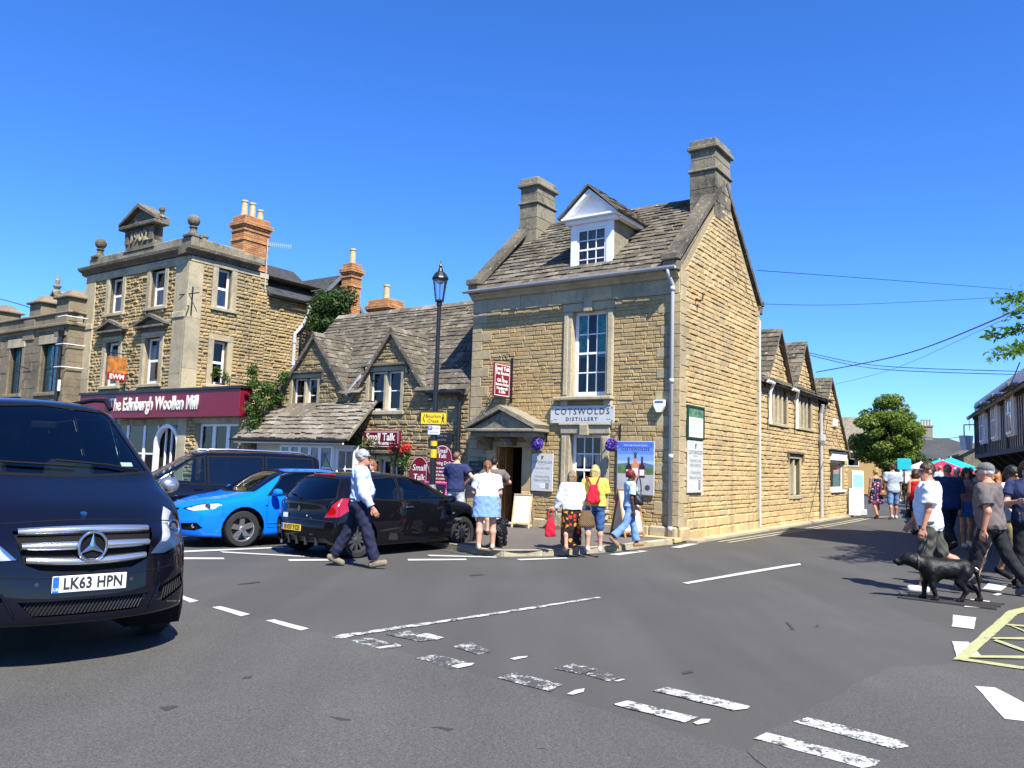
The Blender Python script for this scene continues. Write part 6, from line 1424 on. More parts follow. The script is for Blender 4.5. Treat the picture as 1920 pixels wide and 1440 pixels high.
def car_shell(sp, nu=110, nv=26, nw=22):
    top = sm_tab(sp['top'], 300, sp.get('sm', 5)); x0, x1 = sp['top'][0][0], sp['top'][-1][0]; plan = sm_tab(sp['plan'], 200, 6); S = sm_tab(sp['S'], 120, 4); bot = sm_tab(sp['bot'], 200, 3)
    nose, tail = sm_tab(sp['nose'], 120, 4), sm_tab(sp['tail'], 120, 4)
    ii = {}; vs_ = []
    def pt(i, j, k):
        u, v, w = i / nu, -1 + 2 * j / nv, k / nw; xb = lerp(x0, x1, u); zt = itp(top, xb); zb = itp(bot, xb); z = zb + (zt - zb) * w
        hw = sp['hw'] * itp(plan, xb) * itp(S, z); y = v * hw
        wf = max(0, min(1, (xb - (x1 - sp.get('fl', .7))) / sp.get('fl', .7))); wr = max(0, min(1, ((x0 + sp.get('rl', .5)) - xb) / sp.get('rl', .5)))
        wf = wf * wf * (3 - 2 * wf); wr = wr * wr * (3 - 2 * wr); av = abs(v)
        x = xb + wf * (itp(nose, z) - sp['fr'] * av ** sp.get('fp', 2.6)) - wr * (itp(tail, z) - sp['rr'] * av ** 2.6)
        z2 = z - sp.get('crown', .05) * av ** 2.2 * max(0, (w - .6) / .4) - sp.get('edge', .05) * av ** 7 * max(0, (w - .75) / .25)
        return (x, y, z2)
    def vid(i, j, k):
        if (i, j, k) not in ii: ii[i, j, k] = len(vs_); vs_.append(pt(i, j, k))
        return ii[i, j, k]
    fs = []
    for i in range(nu):
        for j in range(nv): fs.append((vid(i, j, nw), vid(i + 1, j, nw), vid(i + 1, j + 1, nw), vid(i, j + 1, nw))); fs.append((vid(i, j, 0), vid(i, j + 1, 0), vid(i + 1, j + 1, 0), vid(i + 1, j, 0)))
        for k in range(nw): fs.append((vid(i, 0, k), vid(i + 1, 0, k), vid(i + 1, 0, k + 1), vid(i, 0, k + 1))); fs.append((vid(i, nv, k), vid(i, nv, k + 1), vid(i + 1, nv, k + 1), vid(i + 1, nv, k)))
    for j in range(nv):
        for k in range(nw): fs.append((vid(0, j, k), vid(0, j, k + 1), vid(0, j + 1, k + 1), vid(0, j + 1, k))); fs.append((vid(nu, j, k), vid(nu, j + 1, k), vid(nu, j + 1, k + 1), vid(nu, j, k + 1)))
    bm = bmesh.new(); bv = [bm.verts.new(p) for p in vs_]; 
    for f in fs: bm.faces.new([bv[i] for i in f])
    for _ in range(sp.get('smooth', 3)): bmesh.ops.smooth_vert(bm, verts=bm.verts, factor=.5, use_axis_x=True, use_axis_y=True, use_axis_z=True)
    bm.normal_update(); bm.faces.layers.int.new('reg'); return bm
def in_poly(p, poly):
    c = False; n = len(poly)
    for i in range(n):
        (x0, y0), (x1, y1) = poly[i], poly[i - 1]
        if (y0 > p[1]) != (y1 > p[1]) and p[0] < (x1 - x0) * (p[1] - y0) / (y1 - y0) + x0: c = not c
    return c
def imprint(bm, poly, ax, flt, rid, over=None):
    "cut the outline poly (2-D in axes ax) into the shell and mark the faces inside with region rid"
    lay = bm.faces.layers.int['reg']; a, b = ax; pr = 3 - a - b
    lo = [min(p[i] for p in poly) - .02 for i in (0, 1)]; hi = [max(p[i] for p in poly) + .02 for i in (0, 1)]
    def cand(): return [f for f in bm.faces if flt(f) and all(max(v.co[ax[i]] for v in f.verts) > lo[i] and min(v.co[ax[i]] for v in f.verts) < hi[i] for i in (0, 1))]
    n = len(poly)
    for i in range(n):
        p, q = poly[i], poly[(i + 1) % n]; co = Vector((0, 0, 0)); co[a], co[b] = p; d = Vector((0, 0, 0)); d[a], d[b] = q[0] - p[0], q[1] - p[1]; e = Vector((0, 0, 0)); e[pr] = 1
        mx, my = (p[0] + q[0]) / 2, (p[1] + q[1]) / 2; R = math.hypot(q[0] - p[0], q[1] - p[1]) / 2 + .05
        fs = [f for f in cand() if math.hypot(f.calc_center_median()[a] - mx, f.calc_center_median()[b] - my) < R]
        if not fs: continue
        g = list({v for f in fs for v in f.verts}) + list({x for f in fs for x in f.edges}) + fs
        bmesh.ops.bisect_plane(bm, geom=g, plane_co=co, plane_no=d.cross(e).normalized(), dist=1e-5)
    bm.normal_update(); out = []
    for f in cand():
        c = f.calc_center_median()
        if in_poly((c[a], c[b]), poly) and (over is None or f[lay] in over): f[lay] = rid; out.append(f)
    return out
def circle(cx, cz, r, n=22): return [(cx + r * math.cos(2 * PI * i / n), cz + r * math.sin(2 * PI * i / n)) for i in range(n)]
def grow(poly, d):
    cx = sum(p[0] for p in poly) / len(poly); cy = sum(p[1] for p in poly) / len(poly); out = []
    n = len(poly); ar = sum(poly[i - 1][0] * poly[i][1] - poly[i][0] * poly[i - 1][1] for i in range(n)); s = 1 if ar > 0 else -1
    for i in range(n):
        p, q, r = poly[i - 1], poly[i], poly[(i + 1) % n]
        n1 = Vector((q[1] - p[1], p[0] - q[0])).normalized() * s; n2 = Vector((r[1] - q[1], q[0] - r[0])).normalized() * s; b = (n1 + n2); b = b / max(.5, b.length_squared) * 2 if b.length > .1 else n1
        out.append((q[0] + b.x * d / 1.0 * .5 * 2 / 2 * 1.0 * 1.0 if False else q[0] + b.x * d, q[1] + b.y * d))
    return out
def take(bm, rids, name, mat, parent, inset=0.0, thick=0.0):
    lay = bm.faces.layers.int['reg']; fs = [f for f in bm.faces if f[lay] in rids]
    if not fs: return None
    vm = {}; vs_ = []; ff = []
    for f in fs:
        idx = []
        for v in f.verts:
            if v not in vm: vm[v] = len(vs_); vs_.append(v.co - v.normal * inset)
            idx.append(vm[v])
        ff.append(idx)
    mb = MB().add(vs_, ff); o = link(name, mb.mesh(name, mat, True), parent)
    bmesh.ops.delete(bm, geom=fs, context='FACES_ONLY'); return o
def wheel(parent, x, y, r, w, spokes=5, mat='alloy', side=1, twin=False, steer=0.):
    T = MB(); pr = [(r * .70, -w / 2), (r * .93, -w / 2), (r * .985, -w * .36), (r, -w * .2), (r, w * .2), (r * .985, w * .36), (r * .93, w / 2), (r * .70, w / 2), (r * .68, w * .3), (r * .68, -w * .3)]
    T.lathe(pr + pr[:1], (0, 0, 0), 40, 0, 'y', False)
    for i in range(44):
        a = 2 * PI * i / 44; c, s = math.cos(a), math.sin(a); t1 = V(-s, 0, c)
        for yy in (-w * .33, w * .33): p = V(c * r, yy, s * r); T.add([p - t1 * .008 + V(0, -w * .12, 0), p + t1 * .008 + V(0, -w * .12, 0), p + t1 * .012 + V(0, w * .12, 0) + V(c, 0, s) * .004, p - t1 * .004 + V(0, w * .12, 0) + V(c, 0, s) * .004], [(0, 1, 2, 3)])
    ty = T.build('wheel', M['tyre'], parent, smooth=False); ty.location = (x, y, r); ty.rotation_euler = (0, 0, steer)
    R = MB(); o = side * w * .34
    R.lathe([(r * .63, -side * w * .3), (r * .66, o - side * .01), (r * .70, o), (r * .69, o + side * .012), (r * .645, o + side * .008), (r * .62, o - side * .05), (r * .60, -side * w * .2)], (0, 0, 0), 36, 0, 'y', False)
    R.lathe([(r * .16, o - side * .05), (r * .16, o - side * .004), (r * .10, o + side * .004), (.004, o + side * .004)], (0, 0, 0), 16, 0, 'y')
    for i in range(spokes):
        a = 2 * PI * i / spokes + .3
        for da in ((-.12, .12) if twin else (0,)):
            q = a + da; c, s = math.cos(q), math.sin(q); d = V(c, 0, s); tg = V(-s, 0, c); w0, w1 = (.05, .032) if spokes < 7 else (.022, .017)
            if twin: w0, w1 = .03, .022
            p0_, p1 = d * r * .12 + V(0, o - side * .01, 0), d * r * .655 + V(0, o - side * .002, 0); dp = V(0, -side * .035, 0)
            R.add([p0_ - tg * w0, p0_ + tg * w0, p1 + tg * w1, p1 - tg * w1, p0_ - tg * w0 * 1.3 + dp, p0_ + tg * w0 * 1.3 + dp, p1 + tg * w1 * 1.4 + dp, p1 - tg * w1 * 1.4 + dp], [(0, 1, 2, 3), (0, 4, 5, 1), (1, 5, 6, 2), (2, 6, 7, 3), (3, 7, 4, 0)])
    for i in range(5): a = 2 * PI * i / 5; R.lathe([(.01, o - side * .02), (.01, o + side * .006)], (r * .09 * math.cos(a), 0, r * .09 * math.sin(a)), 6, 0, 'y')
    rm = R.build('rim', M[mat], ty); D = MB(); D.lathe([(r * .55, -side * .01), (r * .55, side * .01), (.01, side * .01)], (0, 0, 0), 28, 0, 'y'); D.lathe([(r * .66, -side * w * .3), (r * .66, -side * w * .28), (.01, -side * w * .28)], (0, 0, 0), 24, 0, 'y'); D.build('brake_disc', plain('brake disc', (.05, .05, .05), .5, .6), ty)
def plate(parent, pl, text, mat, w=.52, h=.111, gb=True):
    mb = MB(); pl.box(mb, -w / 2, w / 2, -h / 2, h / 2, -.012, 0, .004); p = mb.build('number_plate', M[mat], parent)
    x0 = -w / 2
    if gb:
        mb = MB(); rect(mb, pl, -w / 2 + .003, -w / 2 + .045, -h / 2 + .003, h / 2 - .003, .0015); mb.build('blue_band', plain('plate blue', (.01, .12, .55), .4), p); text_mesh('GB', .028, M['print_white'], p, fr=pl.fr(-w / 2 + .024, -.032, .003)); x0 += .045
    text_mesh(text, .105, M['print_black'], p, fr=pl.fr((x0 + w / 2) / 2, 0, .002), bold=.0035, xs=.92 * (w - .06) / .46 * .95, spacing=1.04)
    return p
def surf(bvh, o, d):
    h = bvh.ray_cast(Vector(o), Vector(d).normalized()); return h[0], h[1]
def ribbon(bvh, path, d, off, w, hgt, name, mat, parent):
    "moulding laid on the shell: path points are cast along d"
    pts = []
    for p in path:
        h, n = surf(bvh, p, d)
        if h is not None: pts.append(h + n * off)
    mb = MB()
    if len(pts) > 1: mb.tube(pts, w, 6)
    return mb.build(name, mat, parent, smooth=True)
def seats(T, rows, width, mat='cabin'):
    for x, z in rows:
        mb = MB()
        for y in ((-width, width) if True else (0,)):
            mb.bbox(x - .25, x + .28, y - .24, y + .24, z - .12, z + .08, .05); mb.bbox(x - .36, x - .2, y - .23, y + .23, z + .05, z + .62, .05); mb.bbox(x - .34, x - .24, y - .12, y + .12, z + .66, z + .84, .04)
        mb.build('seat', M[mat], T)
def build_car(label, loc, rz, sp, scale=1.0, cat='car', nm='parked_car'):
    T = thing(nm, label, cat, loc, rz); T.scale = scale if isinstance(scale, tuple) else (scale,) * 3
    bm = car_shell(sp, *sp.get('res', (110, 26, 22))); hw = sp['hw']
    raw = BVHTree.FromBMesh(bm)
    sideL = lambda f: f.calc_center_median().y > .3 * hw and abs(f.normal.y) > .25; sideR = lambda f: f.calc_center_median().y < -.3 * hw and abs(f.normal.y) > .25
    for cx in (sp['xf'], sp['xr']):
        for flt in (sideL, sideR):
            fs = imprint(bm, circle(cx, sp['r'] + .01, sp['r'] + .065), (0, 2), flt, 99)
    reg = 1; glass = []; 
    for poly, mt in sp['side_win']:
        for flt in (sideL, sideR):
            imprint(bm, grow(poly, .028), (0, 2), flt, 50, (0, 50)); imprint(bm, poly, (0, 2), flt, reg, (0, 50)); glass.append((reg, mt, 'side_window')); reg += 1
    for poly, xr, mt, nmw in sp['end_win']:
        flt = lambda f, xr=xr: xr[0] < f.calc_center_median().x < xr[1] and abs(f.normal.y) < .75 and f.normal.z > .05
        imprint(bm, grow(poly, .02), (1, 2), flt, 51, (0, 51)); imprint(bm, poly, (1, 2), flt, reg, (0, 51)); glass.append((reg, mt, nmw)); reg += 1
    lamps = []
    for poly, xr, nml in sp['lamps']:
        for s in (1, -1):
            q = [(y * s, z) for y, z in poly]; flt = lambda f, xr=xr, s=s: xr[0] < f.calc_center_median().x < xr[1] and f.calc_center_median().y * s > 0 and abs(f.normal.x) > .12
            imprint(bm, q, (1, 2), flt, reg, (0,)); lamps.append((reg, nml)); reg += 1
    dark = []
    for poly, xr, nml, mt in sp.get('inlets', []):
        flt = lambda f, xr=xr: xr[0] < f.calc_center_median().x < xr[1] and abs(f.normal.x) > .3
        imprint(bm, poly, (1, 2), flt, reg, (0,)); dark.append((reg, nml, mt)); reg += 1
    for poly, nml in sp.get('doors', []):
        for flt in (sideL, sideR): imprint(bm, poly, (0, 2), flt, 70, (0,))
    lay = bm.faces.layers.int['reg']
    bmesh.ops.delete(bm, geom=[f for f in bm.faces if f[lay] == 99], context='FACES')
    for r_, mt, nml in glass: take(bm, (r_,), nml, M[mt], T, .004)
    for r_, nml in lamps:
        if nml == 'headlight':
            fs = [f for f in bm.faces if f[lay] == r_]
            if not fs: continue
            cen = sum((f.calc_center_median() for f in fs), V(0, 0, 0)) / len(fs); nrm = sum((f.normal for f in fs), V(0, 0, 0)).normalized()
            vm = {}; vs2 = []; ff = []
            for f in fs:
                ix = []
                for v in f.verts:
                    if v not in vm: vm[v] = len(vs2); vs2.append(cen + (v.co - cen) * .97 - V(.045, 0, 0))
                    ix.append(vm[v])
                ff.append(ix)
            h = take(bm, (r_,), 'headlight', M['lens'], T, .0); link('reflector', MB().add(vs2, ff).mesh('reflector', M['lamp_bowl'], True), h)
            s = 1 if cen.y > 0 else -1; lm = MB(); ch = MB()
            for dy, dz, r2 in sp.get('bulbs', [(0, 0, .06), (-.11, -.02, .045)]):
                c = cen + V(-.03, dy * s, dz); q = V(nrm.x, nrm.y * .4, 0).normalized().to_track_quat('Z', 'Y').to_matrix()
                P_ = lambda rr, zz, a: c + q @ V(rr * math.cos(a), rr * math.sin(a), zz)
                for mb_, prof in ((ch, [(r2 * .8, -.03), (r2, .0), (r2 * 1.12, .02), (r2 * 1.2, .0)]), (lm, [(r2 * .75, -.01), (r2 * .6, .012), (r2 * .3, .022), (.001, .025)])):
                    n = 16; vv = [P_(rr, zz, 2 * PI * k / n) for rr, zz in prof for k in range(n)]; mb_.add(vv, [(i * n + k, i * n + (k + 1) % n, (i + 1) * n + (k + 1) % n, (i + 1) * n + k) for i in range(len(prof) - 1) for k in range(n)])
            ch.build('lamp_ring', M['chrome'], h, smooth=True); lm.build('projector', M['alloy_dark'] if False else M['lens_dark'], h, smooth=True)
        else: take(bm, (r_,), nml, M['red_lens'], T, -.006)
    for r_, nml, mt in dark: take(bm, (r_,), nml, M[mt], T, .03)
    d_ = take(bm, (50,), 'window_trim', M['trim'], T, -.001); take(bm, (51,), 'screen_surround', M['trim'], T, -.001)
    for f in bm.faces:
        if f[lay] == 70 and f.calc_center_median().y < 0: f[lay] = 71
    dr = take(bm, (70,), 'door', M[sp['paint']], T); take(bm, (71,), 'door', M[sp['paint']], T)
    me = bpy.data.meshes.new('body'); bm.to_mesh(me); bm.free(); me.materials.append(M[sp['paint']]); me.polygons.foreach_set('use_smooth', [True] * len(me.polygons)); body = link('body', me, T)
    # door seams, wells, underside, wheels
    for poly, nml in sp.get('doors', []):
        P2 = poly + [poly[0]]; path = []
        for (a, b), (c, d) in zip(P2, P2[1:]):
            n = max(2, int(math.hypot(c - a, d - b) / .05)); path += [(lerp(a, c, i / n), lerp(b, d, i / n)) for i in range(n)]
        path.append(P2[0])
        for s in (1, -1): ribbon(raw, [(x, s * 3, z) for x, z in path], (0, -s, 0), -.0005, .004, 0, 'door_seam', M['trim'], dr or T)
    r, w = sp['r'], sp.get('tw', .21)
    for cx, steer in ((sp['xf'], sp.get('steer', 0)), (sp['xr'], 0)):
        for s in (1, -1):
            y = s * (hw * itp(sp['plan'], cx) * .97 - w / 2 - .01); wheel(T, cx, y, r, w, sp.get('spokes', 5), sp.get('rim', 'alloy'), s, sp.get('twin', False), steer)
            mb = MB(); n = 18; R_ = r + .075; pts = [(cx + R_ * math.cos(PI * i / n), r + .01 + R_ * math.sin(PI * i / n)) for i in range(-3, n + 4)]; yi, yo = s * (hw * .5), s * (hw * itp(sp['plan'], cx) - .015)
            for (a, b), (c, d) in zip(pts, pts[1:]): mb.quad((a, yi, b), (c, yi, d), (c, yo, d), (a, yo, b))
            mb.poly([(a, yi, b) for a, b in pts]); mb.build('wheel_arch', M['trim'], T)
    zf = sp['belt'] - .12
    mb = MB(); mb.box(sp['xr'] - .2, sp['xf'] + .15, -hw * .82, hw * .82, .30, .36); mb.box(sp['xf'] - .6, sp['xf'] - .15, -hw * .78, hw * .78, .5, zf + .08); mb.build('cabin_floor', M['cabin'], T)
    seats(T, sp['seats'], hw * .42)
    mb = MB(); sx = sp['seats'][0][0] + .55; yy = -hw * .42
    mb.tube([(sx + .08 * math.sin(a) * -.3, yy + .17 * math.cos(a), zf + .02 + .17 * math.sin(a)) for a in [i * PI / 9 for i in range(19)]], .014, 6); mb.build('steering_wheel', M['trim'], T)
    for s in (1, -1):
        x, y, z = sp['mirror']; mb = MB(); prof = [(.0, -.01), (.055, .0), (.085, .05), (.085, .10), (.06, .15), (.02, .165)]
        f = Field(.012, .02); f.ell((x, s * (y + .11), z), (.07, .10, .072)).ell((x - .05, s * (y + .11), z), (.05, .095, .066)); f.cap((x, s * (y - .02), z - .05), (x, s * (y + .06), z - .03), .028, .03)
        f.plane((x - .07, 0, 0), (-1, 0, 0)); mo = link('door_mirror', f.mesh('door_mirror', M[sp.get('mirror_mat', sp['paint'])]), T)
        MB().poly([(x - .0715, s * (y + .11) + .08 * math.cos(a), z + .055 * math.sin(a)) for a in [i * PI / 8 for i in range(16)]]).build('mirror_glass', M['chrome'], mo)
    for x, z in sp.get('handles', []):
        for s in (1, -1):
            h, n = surf(raw, (x, s * 3, z), (0, -s, 0)); 
            if h: mb = MB(); mb.bbox(h.x - .09, h.x + .09, h.y - .012 + s * .012, h.y + .012 + s * .012, h.z - .016, h.z + .016, .008); mb.build('door_handle', M[sp.get('handle_mat', 'chrome')], dr or T)
    return T, raw
t_ = NT('headlamp bowl'); t_.set((.78, .79, .82), .3, .35); M['lamp_bowl'] = t_.m
t_ = NT('projector lens'); t_.set((.05, .055, .06), .03, 0, 1.0, Coat_Weight=1.); M['lens_dark'] = t_.m

# ---- black people carrier in the left foreground
VAN = dict(paint='paint_black', hw=.95, r=.335, xf=1.45, xr=-1.75, belt=1.14, sm=4, smooth=3, res=(120, 34, 26),
    top=[(-2.38, 1.84), (-2.2, 1.93), (-1.0, 1.97), (.2, 1.94), (.45, 1.90), (1.32, 1.33), (1.45, 1.27), (2.0, 1.09), (2.2, .98), (2.34, .90)],
    bot=[(-2.38, .34), (1.6, .32), (2.34, .31)], plan=[(-2.38, .95), (-1.8, 1.0), (1.2, 1.0), (1.8, .99), (2.1, .955), (2.34, .90)],
    S=[(.15, .95), (.35, .985), (.6, 1.0), (.9, 1.0), (1.14, .965), (1.85, .75), (1.98, .72)], nose=[(.15, -.06), (.28, .03), (.45, .05), (.62, .03), (.8, .0), (.95, -.03), (1.3, -.04)], tail=[(.15, 0), (1.9, 0)],
    fr=.33, fl=.95, fp=2.7, rr=.1, crown=.05, edge=.05,
    side_win=[([(.30, 1.16), (1.12, 1.19), (1.02, 1.33), (.52, 1.74), (.32, 1.79)], 'car_glass'), ([(-.95, 1.16), (.20, 1.16), (.22, 1.79), (-.95, 1.81)], 'privacy_glass'), ([(-2.2, 1.18), (-1.05, 1.16), (-1.05, 1.81), (-2.1, 1.79)], 'privacy_glass')],
    end_win=[([(-.76, 1.33), (-.4, 1.305), (0, 1.295), (.4, 1.305), (.76, 1.33), (.61, 1.78), (.57, 1.83), (0, 1.87), (-.57, 1.83), (-.61, 1.78)], (.3, 1.6), 'car_glass', 'windscreen')],
    lamps=[([(.46, .74), (.62, .73), (.90, .80), (.905, .90), (.84, 1.03), (.74, 1.08), (.66, .99), (.57, .84)], (1.3, 3), 'headlight')],
    inlets=[([(-.5, .93), (0, .955), (.5, .93), (.44, .72), (.3, .665), (0, .63), (-.3, .665), (-.44, .72)], (1.7, 3), 'grille_opening', 'trim'), ([(-.46, .475), (.46, .475), (.36, .375), (-.36, .375)], (1.7, 3), 'lower_grille', 'trim'), ([(.54, .50), (.80, .57), (.84, .47), (.60, .39)], (1.5, 3), 'side_intake', 'trim'), ([(-.54, .50), (-.60, .39), (-.84, .47), (-.80, .57)], (1.5, 3), 'side_intake', 'trim')],
    doors=[([(.24, .34), (1.04, .36), (1.16, .95), (1.13, 1.15), (.24, 1.13)], 'door'), ([(-.98, .34), (.22, .34), (.22, 1.13), (-.98, 1.13)], 'door')], handles=[(.42, 1.02), (.02, 1.02)], handle_mat='paint_black', mirror=(1.0, .96, 1.2), seats=[(.35, .82), (-.7, .82)], bulbs=[(.0, .03, .062), (-.10, -.05, .048)], spokes=5, mirror_mat='silver', tw=.22)
def van_face(T, bvh):
    front = lambda y, z: surf(bvh, (5, y, z), (-1, 0, 0))[0]
    for z0, half, h in ((.925, .47, .030), (.835, .455, .028), (.745, .425, .027)):   # three silver bars
        n = 26; mb = MB(); sec = []
        for i in range(n + 1):
            y = lerp(-half, half, i / n); zz = z0 - .0 + (.018 * math.cos(y / half * PI / 2)) * (-1 if z0 < .76 else .5 if z0 > .9 else 0); p = front(y, zz); t = 1 - .25 * abs(y / half) ** 3
            sec.append([V(p.x - .02, y, zz + h * t), V(p.x + .018, y, zz + h * .85 * t), V(p.x + .028, y, zz), V(p.x + .014, y, zz - h * t), V(p.x - .02, y, zz - h * t)])
        for a, b in zip(sec, sec[1:]): mb.add(a + b, [(k, k + 1, 6 + k, 5 + k) for k in range(4)])
        mb.build('grille_bar', M['silver'], T, smooth=True)
    c = front(0, .83) + V(.05, 0, 0); mb = MB(); n = 40
    ring = lambda R, r_: [[V(c.x + r_ * math.sin(b), (R + r_ * math.cos(b)) * math.sin(a), c.z + (R + r_ * math.cos(b)) * math.cos(a)) for b in [2 * PI * k / 10 for k in range(10)]] for a in [2 * PI * i / n for i in range(n)]]
    rg = ring(.098, .0105); mb.add([p for s in rg for p in s], [(i * 10 + k, i * 10 + (k + 1) % 10, ((i + 1) % n) * 10 + (k + 1) % 10, ((i + 1) % n) * 10 + k) for i in range(n) for k in range(10)])
    for i in range(3):
        a = 2 * PI * i / 3; d = V(0, math.sin(a), math.cos(a)); t = V(0, math.cos(a), -math.sin(a)); tip = c + d * .095; l, r_ = c + (d * .0 + t * .021 + d * .008), c + (-t * .021 + d * .008); pk = c + V(.016, 0, 0)
        mb.add([tip, l, r_, pk, c - V(.01, 0, 0)], [(0, 1, 3), (0, 3, 2), (0, 4, 1), (0, 2, 4)])
    mb.build('star_emblem', M['chrome'], T, smooth=False); mb = MB(); mb.lathe([(.10, c.x - .03), (.09, c.x - .012), (.001, c.x - .012)], (0, 0, c.z), 30, 0, 'x'); mb.build('emblem_backing', M['trim'], T)
    p = front(0, .99); mb = MB(); mb.lathe([(.026, -.01), (.026, .004), (.001, .008)], (0, 0, 0), 14); b = mb.build('bonnet_badge', M['chrome'], T); b.location = p + V(-.06, 0, .045); b.rotation_euler = (0, rad(25), 0)
    p = front(0, .58); pl = Plane((p.x + .022, 0, .585), (0, 1, 0), (1, 0, 0)); plate(T, pl, 'LK63 HPN', 'plate_white')
    mb = MB()
    for i in range(34):
        y = -.44 + i * .0265; p0_, p1 = front(y, .38), front(y + .05, .47); mb.tube([V(p0_.x - .025, y, .38), V(p1.x - .025, y + .05, .47)], .004, 4)
    mb.build('mesh_grille', M['trim2'], T)
    for s in (1, -1):
        mb = MB()
        for i in range(9):
            a, b = (.60 + i * .028, .40 + i * .009), (.62 + i * .026, .495 + i * .008); p0_, p1 = front(s * a[0], a[1]), front(s * b[0], b[1]); mb.tube([V(p0_.x - .02, s * a[0], a[1]), V(p1.x - .02, s * b[0], b[1])], .005, 4)
        mb.build('intake_slats', M['trim2'], T)
        ribbon(bvh, [(5, s * lerp(.47, .56, i / 6), lerp(.37, .53, i / 6)) for i in range(7)], (-1, 0, 0), .004, .007, 0, 'intake_edge', M['paint_black'], T)
        MB().tube([(.38, s * .66, 1.88), (.2, s * .66, 1.965), (-.2, s * .665, 1.985), (-1.8, s * .665, 1.965), (-2.0, s * .665, 1.88)], .022, 8).build('roof_rail', M['trim'], T, smooth=True)
        for z, col in ((.56, 0),): 
            h, n = surf(bvh, (5, s * .33 - .02, .585), (-1, 0, 0)); MB().lathe([(.014, -.005), (.014, .003), (.001, .004)], h, 12, 0, 'x').build('parking_sensor', M['trim2'], T)
    for path in ([(-.66, 1.38), (-.2, 1.36), (.12, 1.345)], [(-.02, 1.39), (.4, 1.36), (.66, 1.32)]):
        pts = []
        for (y0_, z0_), (y1_, z1_) in zip(path, path[1:]):
            for i in range(7):
                y, z = lerp(y0_, y1_, i / 6), lerp(z0_, z1_, i / 6); h, n = surf(bvh, (5, y, z), (-1, 0, 0))
                if h: pts.append(h + n * .018)
        MB().tube(pts, .010, 6).build('wiper', M['trim'], T)
    ribbon(bvh, [(5, lerp(-.76, .76, i / 20), .985 + .012 * math.cos(lerp(-1.5, 1.5, i / 20)) - .03 * abs(lerp(-1, 1, i / 20)) ** 2) for i in range(21)], (-1, 0, 0), -.001, .0045, 0, 'bonnet_seam', M['trim'], T)
    ribbon(bvh, [(5, lerp(-.93, .93, i / 24), .655 - .03 * math.cos(lerp(-1.5, 1.5, i / 24)) + .0 ) for i in range(25)], (-1, 0, 0), -.001, .004, 0, 'bumper_seam', M['trim'], T)
    h, n = surf(bvh, (5, .60, 1.39), (-1, 0, 0)); pl = Plane(h - n * .012, (0, 1, 0), n, n.cross(V(0, 1, 0))); mb = MB(); rect(mb, pl, -.05, .05, -.03, .03, 0); mb.build('window_sticker', M['print_white'], T)
    MB().bbox(.62, .66, -.11, .11, 1.66, 1.73, .015).build('rear_view_mirror', M['trim'], T)
M['trim2'] = plain('satin dark plastic', (.03, .03, .032), .4)
VAN_S = 1.107
def ray_at(px, py, y): d = ray(px, py); return V(0, 0, CAM_H) + d * (y / d.y)
PSI = rad(42)
pp_ = ray_at(167, 1088, 6.25)
fx = 2.36 * VAN_S
vl = V(pp_.x - math.sin(PSI) * fx, pp_.y + math.cos(PSI) * fx, 0)
T, bv = build_car('black people carrier with chrome grille and star badge facing the camera', vl, math.atan2(-math.cos(PSI), math.sin(PSI)), VAN, (VAN_S, VAN_S * .9, VAN_S), 'van', 'people_carrier'); van_face(T, bv)
def roof_rails(T):
    for s in (1, -1): MB().tube([(.38, s * .66, 1.88), (.2, s * .66, 1.965), (-.2, s * .665, 1.985), (-1.8, s * .665, 1.965), (-2.0, s * .665, 1.88)], .022, 8).build('roof_rail', M['silver'], T, smooth=True)
a_ = rad(31); T, bv = build_car('second black people carrier parked behind the blue car', V(-6.55, 17.75, 0), PI + a_, VAN, (.96, .92, .885), 'van', 'people_carrier'); roof_rails(T)
